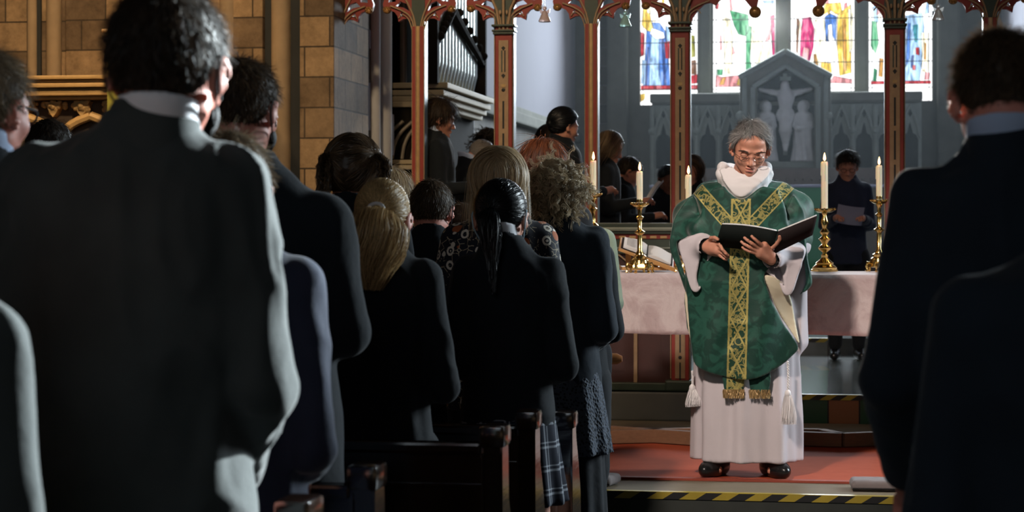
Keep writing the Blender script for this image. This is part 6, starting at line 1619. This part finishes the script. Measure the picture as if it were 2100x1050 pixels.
s.add(el((0, 0.0905, -0.0585), (0.024, 0.010, 0.0048)), k=0.003, M=Mh); s.add(el((0, 0.0895, -0.0735), (0.020, 0.010, 0.0060)), k=0.003, M=Mh)
s.sub(el((0, 0.098, -0.066), (0.017, 0.012, 0.0030)), k=0.002, M=Mh); s.add(el((0, 0.060, -0.072), (0.030, 0.035, 0.030)), k=0.01, M=Mh)
for p, kk in E: s.add(p, k=kk, M=Mh)
for sg in (-1, 1): s.sub(el((sg * 0.090, 0.002, -0.006), (0.006, 0.010, 0.018)), k=0.003, M=Mh)
s.sub(el((-0.008, 0.108, -0.045), (0.003, 0.006, 0.003)), el((0.008, 0.108, -0.045), (0.003, 0.006, 0.003)), k=0.002, M=Mh)
nk = np.array([0.0, 0.0, 1.47]); s.add(rc(np.array(Mh @ Vector((0, -0.02, -0.06))), nk, 0.058, 0.064), k=0.02)
s.add(loft([(0.80, 0.16, 0.11), (1.0, 0.16, 0.12), (1.2, 0.16, 0.12), (1.34, 0.17, 0.11), (1.41, 0.15, 0.09), (1.47, 0.09, 0.07)]), k=0.03)
# arms and hands
wr = L(1452, 506, 0.26); wl = L(1580, 530, 0.28)
ebR = L(1405, 505, 0.02); ebL = L(1640, 505, 0.02)
for sh, eb, w_ in (((0.18, 0, 1.385), ebR, wr), ((-0.18, 0, 1.385), ebL, wl)):
    s.add(rc(sh, eb, 0.05, 0.042), k=0.03); s.add(rc(eb, w_, 0.040, 0.027), k=0.02)
for sg in (-1, 1):
    s.add(rc((sg * 0.09, 0, 0.90), (sg * 0.10, 0.02, 0.49), 0.08, 0.052), k=0.03); s.add(rc((sg * 0.10, 0.02, 0.49), (sg * 0.12, -0.02, 0.09), 0.052, 0.034), k=0.02)
    s.add(rc((sg * 0.12, -0.02, 0.05), (sg * 0.13, 0.13, 0.035), 0.030, 0.022), k=0.02)
def finger(*pts, r=0.0088):
    for i in range(len(pts) - 1):
        s.add(rc(pts[i], pts[i + 1], r * (1.06 - 0.07 * i), r * (1.0 - 0.08 * i)), k=0.004 if i == 0 else 0.002)
# his right hand (left in the picture): thumb on top of the book corner, fingers curled below
k1 = L(1474, 512, 0.31)
s.add(rc(wr, k1, 0.026, 0.027), k=0.012); s.add(rc(L(1458, 498, 0.27), L(1474, 503, 0.31), 0.021, 0.019), rc(L(1460, 515, 0.27), L(1478, 519, 0.30), 0.021, 0.017), k=0.012)
finger(L(1474, 500, 0.325), L(1478, 501, 0.35), L(1484, 511, 0.375), L(1490, 517, 0.372))
finger(L(1476, 507, 0.325), L(1482, 510, 0.355), L(1490, 518, 0.372), L(1495, 522, 0.36))
finger(L(1476, 514, 0.32), L(1484, 518, 0.345), L(1491, 524, 0.352), L(1495, 526, 0.34))
finger(L(1474, 519, 0.31), L(1480, 524, 0.33), L(1487, 529, 0.335), L(1491, 531, 0.33), r=0.0078)
finger(L(1459, 494, 0.28), L(1461, 488, 0.315), L(1468, 487, 0.342), L(1474, 490, 0.36), r=0.0105)
# his left hand: flat under the open book, four fingers spread over the cover, thumb up the spine
k2 = L(1556, 512, 0.33)
s.add(rc(wl, k2, 0.027, 0.030), k=0.012); s.add(rc(L(1572, 520, 0.30), L(1550, 505, 0.345), 0.024, 0.020), rc(L(1576, 528, 0.29), L(1556, 520, 0.33), 0.022, 0.019), rc(L(1580, 520, 0.30), L(1566, 502, 0.345), 0.022, 0.019), k=0.012)
finger(L(1562, 503, 0.355), L(1553, 495, 0.385), L(1546, 489, 0.398), L(1541, 484, 0.398))
finger(L(1553, 506, 0.358), L(1541, 498, 0.388), L(1533, 492, 0.395), L(1527, 487, 0.392))
finger(L(1549, 512, 0.352), L(1536, 505, 0.378), L(1527, 500, 0.383), L(1521, 495, 0.378))
finger(L(1549, 518, 0.342), L(1537, 514, 0.362), L(1528, 510, 0.363), L(1523, 506, 0.358), r=0.0078)
finger(L(1578, 510, 0.32), L(1590, 498, 0.345), L(1596, 489, 0.362), L(1595, 483, 0.372), r=0.0105)
V, Fq = s.mesh(0.013, zones=((2, top - 0.29, top + 0.03, 0.0027), (2, 1.06, 1.22, 0.0042), (0, -0.20, 0.21, 0.0042), (0, -0.11, 0.09, 0.0030), (1, 0.24, 0.43, 0.0042), (1, 0.06, 0.24, 0.0030)))
np_mesh('body', V, Fq, M['skin_priest'], pr)
Ma = np.array(Mh)
def toM(V): return V @ Ma[:3, :3].T + Ma[:3, 3]
# hair: swept grey, receding at the front
hlp = lambda y: hairline(y, -0.07, -0.010, 0.100)
V, Fq = cap(0.008, hlp, 0.004, 0.006); t0 = np.full(len(V), 0.3)
p = scalp(4200, hlp, 0.008)
def fl(q, u):
    d = np.stack([np.sign(q[:, 0]) * 0.5 - 0.3, np.where(q[:, 2] > 0.085, 0.7, -0.4), np.where(q[:, 2] > 0.085, 0.0, -0.7)], 1); return d
P = grow(p, fl, 0.045, 7, 0.16, 0.2, 0.009)
Vh, Fh, th_ = merge((V, Fq, t0), ribbons(P, 0.0016, tints(len(p), p), HC)); np_mesh('hair', toM(Vh), Fh, M['h_grey'], pr, tint=th_)
M['brow'] = m_plain('grey_brown_eyebrow', (0.10, 0.07, 0.055), 0.8); M['mouth'] = m_plain('open_mouth_dark', (0.12, 0.02, 0.02), 0.6); M['lip'] = m_plain('lip_skin', (0.42, 0.14, 0.12), 0.45)
pe = []
for sg in (-1, 1):
    base = path_pts([(sg * 0.016, 0.101, 0.0185), (sg * 0.034, 0.099, 0.0245), (sg * 0.053, 0.086, 0.0185)], 40)
    for q in base:
        for _ in range(4): a = q + rng.normal(0, 0.0015, 3); pe.append(np.stack([a + np.array([sg * 0.0035, 0.0008, 0.0008]) * k for k in range(4)]))
v_, f_, t_ = ribbons(np.array(pe), 0.0011, rng.random(len(pe)), HC); np_mesh('eyebrows', toM(v_), f_, M['brow'], pr)
b = MB()
for sg in (-1, 1): b.tube([tuple(Mh @ Vector(q)) for q in path_pts([(sg * 0.020, 0.0955, -0.0085), (sg * 0.033, 0.0965, -0.0125), (sg * 0.046, 0.0915, -0.0095)], 8)], 0.0011, 5)
b.build('lashes', M['brow'], pr, True)
specs(pr, 0, 0, 0, Mh @ Matrix.Translation((0, 0.004, -0.006)), '', M['metal_thin'], 0.0011, True)
b = MB().ball(tuple(Mh @ Vector((0, 0.0895, -0.066))), 0.017, 12, (1.0, 0.55, 0.22)); b.build('mouth', M['mouth'], pr, True)
b = MB()
for zz, h_ in ((-0.0595, 0.003), (-0.0735, 0.0038)):
    b.tube([tuple(Mh @ Vector(q)) for q in path_pts([(-0.021, 0.092, zz - 0.003), (-0.009, 0.0995, zz), (0.0, 0.0995, zz - 0.0005), (0.009, 0.0995, zz), (0.021, 0.092, zz - 0.003)], 12)], [h_ * f for f in (0.3, 0.5, 0.7, 0.9, 1, 1, 1, 1, 0.9, 0.7, 0.5, 0.3)], 6)
b.build('lips', M['lip'], pr, True)
# collars
b = MB(); ncz = 1.455
b.tube([tuple(q) for q in path_pts([(0.066, -0.02, ncz + 0.055), (0.070, 0.03, ncz + 0.035), (0.048, 0.075, ncz + 0.012), (0.0, 0.092, ncz + 0.002), (-0.048, 0.075, ncz + 0.012), (-0.070, 0.03, ncz + 0.035), (-0.066, -0.02, ncz + 0.055)], 24)], 0.012, 8)
b.build('clerical_collar', M['shoe'], pr, True)
# cloth sheets with a silhouette in x-z, a curved depth and real thickness
def poly_sd(X, Z, poly):
    P = np.array(poly); d = np.full(X.shape, 1e9); ins = np.zeros(X.shape, bool); n = len(P)
    for i in range(n):
        a, b_ = P[i], P[(i + 1) % n]; e = b_ - a; wx, wz = X - a[0], Z - a[1]; t = np.clip((wx * e[0] + wz * e[1]) / max(e @ e, 1e-12), 0, 1)
        d = np.minimum(d, (wx - e[0] * t) ** 2 + (wz - e[1] * t) ** 2)
        c1 = (a[1] > Z) != (b_[1] > Z); c2 = X < (b_[0] - a[0]) * (Z - a[1]) / ((b_[1] - a[1]) if abs(b_[1] - a[1]) > 1e-12 else 1e-12) + a[0]; ins ^= (c1 & c2)
    return np.where(ins, -1, 1) * np.sqrt(d)
def smooth_poly(pts, n=6):
    P = np.array(pts, float); m = len(P); out = []
    for i in range(m):
        p0, p1, p2, p3 = P[i - 1], P[i], P[(i + 1) % m], P[(i + 2) % m]
        for j in range(n):
            t = j / n; out.append(0.5 * (2 * p1 + (p2 - p0) * t + (2 * p0 - 5 * p1 + 4 * p2 - p3) * t * t + (3 * p1 - p0 - 3 * p2 + p3) * t ** 3))
    return out
def sheetp(pix, yf, t=0.012, n=5):
    poly = smooth_poly([L(a, b_)[[0, 2]] for a, b_ in pix], n); A = np.array(poly); lo, hi = A.min(0), A.max(0)
    def f(P):
        d2 = poly_sd(P[..., 0], P[..., 2], poly); dy = np.abs(P[..., 1] - yf(P[..., 0], P[..., 2])) - t
        q = np.maximum(d2 + 0.004, dy); return q * 0.8
    return f, np.array([lo[0], -0.35, lo[1]]), np.array([hi[0], 0.5, hi[1]])
# amice: a thick soft roll round the neck, falling to a V in front
s = SDF(); ZL = lambda y: L(0, y)[2]
pts = [(0.0, -0.085, 1.50), (0.075, -0.06, 1.51), (0.108, 0.0, ZL(343)), (0.113, 0.045, ZL(358)), (0.085, 0.095, ZL(374)), (0.045, 0.125, ZL(386)), (0.012, 0.135, ZL(394))]
rr_ = [0.026, 0.028, 0.024, 0.026, 0.028, 0.026, 0.018]
for sg in (-1, 1):
    for i in range(len(pts) - 1):
        a = np.array(pts[i]) * [sg, 1, 1]; c = np.array(pts[i + 1]) * [sg, 1, 1]; s.add(rc(a, c, rr_[i], rr_[i + 1]), k=0.012)
        s.add(rc(a * [0.92, 1, 1] + [0, 0, -0.035], c * [0.92, 1, 1] + [0, 0, -0.03], rr_[i] * 0.95, rr_[i + 1] * .9), k=0.015)
s.add(rc((0.012, 0.115, ZL(380)), (0.010, 0.13, ZL(404)), 0.045, 0.014), k=0.02)
s.add(sheetp([(1482, 345), (1572, 342), (1577, 362), (1556, 382), (1522, 407), (1494, 390), (1481, 366)], lambda X, Z: 0.155 - 1.2 * X ** 2 - 0.25 * np.clip(Z - 1.42, 0, 1), 0.016), k=0.02)
s.sub(rc((0.0, 0.085, 1.43), (0.0, 0.10, 1.60), 0.045, 0.09), k=0.01)
V, Fq = s.mesh(0.0045); V = relax(V, Fq, 3); V = crease(V, Fq, 0.004, (11, 11, 20), 4); np_mesh('amice', V, Fq, M['amice'], pr)

# alb: skirt with folds, wide sleeves
s = SDF()
fo = lambda a, z: (0.055 * np.sin(a * 9 + 0.6) + 0.022 * np.sin(a * 17 + 2)) * np.clip((1.0 - z) / 0.7, 0, 1)
s.add(loft([(L(0, 941)[2], 0.262, 0.20, L(1531, 0)[0], 0.01), (0.30, 0.258, 0.185, L(1531, 0)[0], 0.01), (0.55, 0.25, 0.165, L(1531, 0)[0], 0.01), (0.80, 0.225, 0.15, L(1536, 0)[0], 0.01), (1.05, 0.19, 0.14), (1.3, 0.19, 0.12), (1.42, 0.15, 0.1)], 2.2, fo))
s.add(rc(L(1640, 520, 0.0), L(1640, 700, 0.0), 0.03, 0.045), k=0.05)
V, Fq = s.mesh(0.008); V = relax(V, Fq, 1); V = crease(V, Fq, 0.014, (8, 8, 2.0), 7)
np_mesh('alb', V, Fq, M['alb'], pr)
for nm, pix, wpt, ept in (('r', [(1394, 500), (1412, 488), (1440, 479), (1456, 486), (1462, 500), (1458, 520), (1453, 545), (1447, 575), (1436, 596), (1422, 596), (1412, 575), (1406, 548)], wr, ebR),
                          ('l', [(1586, 524), (1596, 508), (1618, 502), (1642, 505), (1649, 515), (1644, 535), (1636, 560), (1626, 590), (1616, 604), (1604, 600), (1590, 575), (1568, 556), (1563, 540), (1572, 530)], wl, ebL)):
    s = SDF(); sg = 1 if nm == 'r' else -1
    cx = L(1430, 0)[0] if nm == 'r' else L(1612, 0)[0]
    s.add(sheetp(pix, lambda X, Z, cx=cx: 0.17 + 0 * X, 0.055), k=0.02); s.add(rc(ept, wpt * [1, 1, 1] - (wpt - ept) * 0.06, 0.055, 0.052), k=0.03)
    s.sub(rc(ept + (wpt - ept) * 0.55, wpt + (wpt - ept) * 0.3, 0.034, 0.046), k=0.006)
    s.sub(sheetp([(a + (4 if nm == 'r' else 2), b_) for a, b_ in ([(1438, 505), (1452, 508), (1449, 540), (1442, 575), (1432, 588), (1426, 570), (1430, 540)] if nm == 'r' else [(1572, 545), (1590, 540), (1600, 560), (1606, 590), (1594, 574), (1576, 556)])], lambda X, Z: 0.225 + 0 * X, 0.05), k=0.006)
    V, Fq = s.mesh(0.0055); V = relax(V, Fq, 2); V = crease(V, Fq, 0.008, (13, 13, 7), 9 + sg); np_mesh('alb_sleeve', V, Fq, M['alb'], pr)
    MB().tube([tuple(wpt - (wpt - ept) * 0.25), tuple(wpt + (wpt - ept) * 0.02)], 0.034, 16).build('black_cuff', M['shoe'], pr, True)
# chasuble
yb = lambda X, Z: 0.232 - 0.75 * X ** 2 - 0.05 * np.clip((0.95 - Z) / 0.5, 0, 1) * 0 + 0.012 * np.sin(X * 26 + Z * 5) * np.clip((1.25 - Z) / 0.5, 0, 1)
ybk = lambda X, Z: -0.15 + 0.5 * X ** 2 + 0.01 * np.sin(X * 22)
front = [(1470, 385), (1580, 385), (1600, 405), (1612, 450), (1604, 500), (1585, 540), (1568, 562), (1572, 585), (1584, 618), (1608, 660), (1637, 704), (1622, 728), (1590, 752), (1555, 769), (1520, 774), (1485, 769), (1450, 758), (1425, 742), (1418, 715), (1412, 660), (1408, 600), (1412, 560), (1425, 500), (1440, 430)]
back = [(1450, 370), (1605, 370), (1640, 430), (1650, 560), (1647, 620), (1651, 665), (1643, 690), (1600, 700), (1480, 700), (1415, 690), (1406, 655), (1401, 620), (1404, 560), (1402, 480), (1420, 410)]
s = SDF()
s.add(loft([(1.0, 0.17, 0.17, 0.0, 0.01), (1.15, 0.20, 0.175, 0, 0.01), (1.28, 0.215, 0.165, 0, 0.0), (1.37, 0.212, 0.145), (1.41, 0.185, 0.125), (1.44, 0.14, 0.11), (1.462, 0.11, 0.09)], 2.2))
s.add(sheetp(front, yb, 0.011), k=0.012); s.add(sheetp(back, ybk, 0.010), k=0.012)
for (e1, e2, e3, sg) in ((L(1412, 440, 0.0), L(1393, 500, 0.02), L(1428, 470, 0.17), 1), (L(1636, 430, 0.0), L(1646, 490, 0.02), L(1622, 480, 0.17), -1)):
    s.add(rc((sg * 0.178, 0, 1.385), e1, 0.060, 0.060), k=0.05); s.add(rc(e1, e2, 0.060, 0.045), k=0.04); s.add(rc(e1 + [0, 0.02, 0], e3, 0.058, 0.040), k=0.05)
s.add(sheetp([(1425, 400), (1440, 470), (1405, 492), (1392, 500), (1404, 556), (1412, 592), (1404, 588), (1390, 548), (1376, 512), (1378, 480), (1388, 440)], lambda X, Z: 0.10 + 0 * X, 0.05), k=0.03)
s.add(sheetp([(1620, 400), (1645, 430), (1651, 480), (1655, 530), (1663, 575), (1657, 590), (1640, 604), (1637, 602), (1650, 578), (1646, 540), (1642, 502), (1600, 498)], lambda X, Z: 0.06 + 0 * X, 0.06), k=0.03)
s.sub(rc((0, 0.02, 1.43), (0, 0.04, 1.62), 0.088, 0.10), k=0.012); s.sub(rc((0.012, 0.15, 1.395), (0.0, 0.12, 1.50), 0.012, 0.105), k=0.010); s.sub(sheetp([(1478, 340), (1582, 338), (1577, 368), (1556, 390), (1522, 412), (1494, 396), (1479, 370)], lambda X, Z: 0.22 + 0 * X, 0.15), k=0.008)
V, Fq = s.mesh(0.0068, lo=np.array([-0.4, -0.3, 0.4])); V = relax(V, Fq, 3, mask=None); V = crease(V, Fq, 0.010, (6.5, 6.5, 5), 12)
def m_chas():
    m = MT('green_gold_chasuble_silk', 0.55, spec=0.35, sheen=0.25); x, y, z = m.xyz()
    damask = m.noise(16, 3, 0.5, None, 1.0); g0 = m.mix(damask.sm(0.45, 0.6), (0.005, 0.044, 0.030), (0.015, 0.088, 0.060))
    x0 = 0.052 - z * 0.026; u = (x - x0).abs()
    strip = u.lt(0.048) * z.lt(1.36); edge = u.gt(0.038) * u.lt(0.047) * z.lt(1.36)
    v = z - (u - 0.035) * 1.09 - 1.262
    band = v.lt(0.0) * v.gt(-0.092) * u.gt(0.03) * u.lt(0.29) * y.gt(-0.03)
    bedge = (v.gt(-0.010) + v.lt(-0.083)) * band
    w1 = m.noise(34, 2, 0.4, None, 1.6); vv = m.voro(26); mot = (w1.gt(0.52) * w1.lt(0.64)).mx(vv.gt(0.50) * vv.lt(0.62))
    lat = ((z * 7.0).pingpong(0.5) * 0.075 - u).abs().lt(0.0045) * u.lt(0.038)
    inside = (strip.mx(band)).mn(1.0)
    front = y.gt(0.0).mx(band)
    gold = ((edge.mx(bedge)).mx(mot * inside * 0.75)).mx(lat * strip)
    gold = (gold * front).mn(1.0)
    gc = m.mix(m.noise(90, 2), (0.34, 0.27, 0.06), (0.58, 0.50, 0.18))
    base = m.mix(inside * front, g0, (0.008, 0.046, 0.022)); m.col(m.mix(gold, base, gc)); m.inp('Metallic', gold * 0.45)
    m.bump(gold * 0.4 + m.noise(30, 3) * 0.5, 0.35, 0.006); return m.m
M['chasuble'] = m_chas()
np_mesh('chasuble', V, Fq, M['chasuble'], pr)
# linings: the folded-back front edge, the inside of the back half
s = SDF(); s.add(sheetp([(1566, 562), (1590, 566), (1612, 590), (1622, 615), (1630, 660), (1637, 702), (1612, 668), (1588, 628), (1574, 592)], lambda X, Z: yb(X, Z) - 0.022 + 0.03 * np.sin(Z * 14), 0.009))
V, Fq = s.mesh(0.005); V = relax(V, Fq, 2); V = crease(V, Fq, 0.006, (10, 10, 6), 2); np_mesh('lining', V, Fq, M['lining'], pr)
s = SDF(); s.add(sheetp([(1404, 600), (1422, 600), (1422, 700), (1417, 700), (1410, 670)], lambda X, Z: 0.06 + 0 * X, 0.012)); s.add(sheetp([(1630, 590), (1650, 584), (1644, 640), (1648, 664), (1640, 686), (1632, 690)], lambda X, Z: 0.02 + 0 * X, 0.012))
V, Fq = s.mesh(0.005); np_mesh('lining', V, Fq, M['lining'], pr)
# stole ends with gold fringe
for px in (1506, 1558):
    s = SDF().add(sheetp([(px - 20, 740), (px + 18, 740), (px + 19, 796), (px - 21, 796)], lambda X, Z: 0.206 + 0 * X, 0.007, 2)); V, Fq = s.mesh(0.006); np_mesh('stole_end', V, Fq, M['chasuble'], pr)
    n_ = 120; xx = rng.uniform(L(px + 20, 0)[0], L(px - 22, 0)[0], n_); P = np.stack([np.stack([xx + rng.normal(0, 0.001, n_), np.full(n_, 0.214) + rng.normal(0, 0.004, n_), np.full(n_, L(0, 792)[2] - k * 0.011)], 1) for k in range(5)], 1)
    v_, f_, t_ = ribbons(P, 0.004, rng.random(n_), np.array([0, 0, 0.4])); np_mesh('gold_fringe', v_, f_, M['gold'], pr)
# girdle cord and tassel
def tassel(px, y0, y1, y2, d):
    b = MB(); c = [L(px, y0, d), L(px + 1, (y0 + y1) / 2, d), L(px, y1, d)]
    for ph in (0, math.pi): b.tube([tuple(q + np.array([0.0035 * math.cos(i * 1.1 + ph), 0.0035 * math.sin(i * 1.1 + ph), 0])) for i, q in enumerate(path_pts(c, 40))], 0.0035, 6)
    b.build('cord', M['amice'], pr, True)
    a, e = L(px, y1, d), L(px + 3, y2, d); MB().ball(tuple(a), 0.016, 12, (1, 1, 1.3)).build('tassel_knot', M['amice'], pr, True)
    v_, f_, t_ = bundle([a, a * 0.5 + e * 0.5, e], [0.012, 0.026, 0.034, 0.036], 500, 10, 0.15, 0.8, 0.003); np_mesh('tassel', v_, f_, M['amice'], pr)
tassel(1613, 735, 800, 866, 0.205)
tassel(1421, 760, 795, 835, 0.09)
for sg, px in ((1, 1474), (-1, 1580)):
    c = L(px, 0)[0]; s = SDF(); s.add(rc((c, -0.03, 0.06), (c + sg * 0.0, -0.03, 0.15), 0.052, 0.055)); s.add(el((c + sg * 0.02, 0.08, 0.036), (0.056, 0.140, 0.054), (0, 0, -sg * 24)), k=0.02)
    s.sub(func(lambda P: (P[..., 2] - 0.002), (-0.5, -0.4, -0.2), (0.5, 0.4, 0.02))); V, Fq = s.mesh(0.007); np_mesh('shoe', V, Fq, M['shoe'], pr)

# ---- the book in his hands
bp = L(1590, 485, 0.36); bkp = Matrix.Translation((pr.location)) @ Matrix.Rotation(pr.rotation_euler.z, 4, 'Z')
bo = empty('open_book', bkp @ Vector(L(1588, 500, 0.30)), pr.rotation_euler.z, 'black folder-like book held open in the priest\'s hands', 'book')
o0 = L(1588, 500, 0.30)
def quadbox(name, c4, t, mat, parent, mats=None):
    """a slab over four corners, pushed back by t"""
    P = [np.array(q, float) - o0 for q in c4]; nrm = np.cross(P[1] - P[0], P[3] - P[0]); nrm /= np.linalg.norm(nrm); b = MB(); bm = b.bm
    A_ = [bm.verts.new(tuple(q)) for q in P]; B_ = [bm.verts.new(tuple(q - nrm * t)) for q in P]
    bm.faces.new(A_); bm.faces.new(B_[::-1])
    for i in range(4): bm.faces.new((A_[i], B_[i], B_[(i + 1) % 4], A_[(i + 1) % 4]))
    return b.build(name, mat, parent)
# corner order: top-left, top-right, bottom-right, bottom-left as seen from the camera
cl_ = [L(1482, 461, 0.385), L(1592, 475, 0.395), L(1580, 522, 0.305), L(1468, 506, 0.30)]
cr_ = [L(1592, 475, 0.395), L(1668, 444, 0.44), L(1660, 482, 0.345), L(1584, 520, 0.305)]
lift = np.array([0, -0.004, 0.0])
n_ = 8
b = MB()   # left cover, gently bowed
def bowed(c4, bow, t, off):
    V = []; P = [np.array(q) - o0 + off for q in c4]
    for side in (0, 1):
        for i in range(n_ + 1):
            u = i / n_; up = P[0] * (1 - u) + P[1] * u; lo_ = P[3] * (1 - u) + P[2] * u
            z = bow * math.sin(math.pi * u)
            for q in (up, lo_): V.append(q + np.array([0, -side * t * 0.9, z + side * t * 0.45]))
    Fq = []; N = 2 * (n_ + 1)
    for i in range(n_):
        a = 2 * i; Fq += [(a, a + 1, a + 3, a + 2), (N + a, N + a + 2, N + a + 3, N + a + 1), (a, a + 2, N + a + 2, N + a), (a + 1, N + a + 1, N + a + 3, a + 3)]
    Fq += [(0, N, N + 1, 1), (N - 2, N - 1, 2 * N - 1, 2 * N - 2)]
    return np.array(V), Fq
for nm, c4, bow, mt in (('cover', cl_, 0.008, 'book'), ('cover', cr_, 0.0, 'book_brown')):
    V, Fq = bowed(c4, bow, 0.004, np.zeros(3)); np_mesh(nm, V, Fq, M[mt], bo, smooth=False)
    sh = [np.array(q) for q in c4]; cen = sum(sh) / 4; sh = [cen + (q - cen) * 0.97 for q in sh]
    V, Fq = bowed(sh, bow, 0.008, np.array([0, -0.004, 0.006])); np_mesh('page_block', V, Fq, M['paper'], bo, smooth=False)
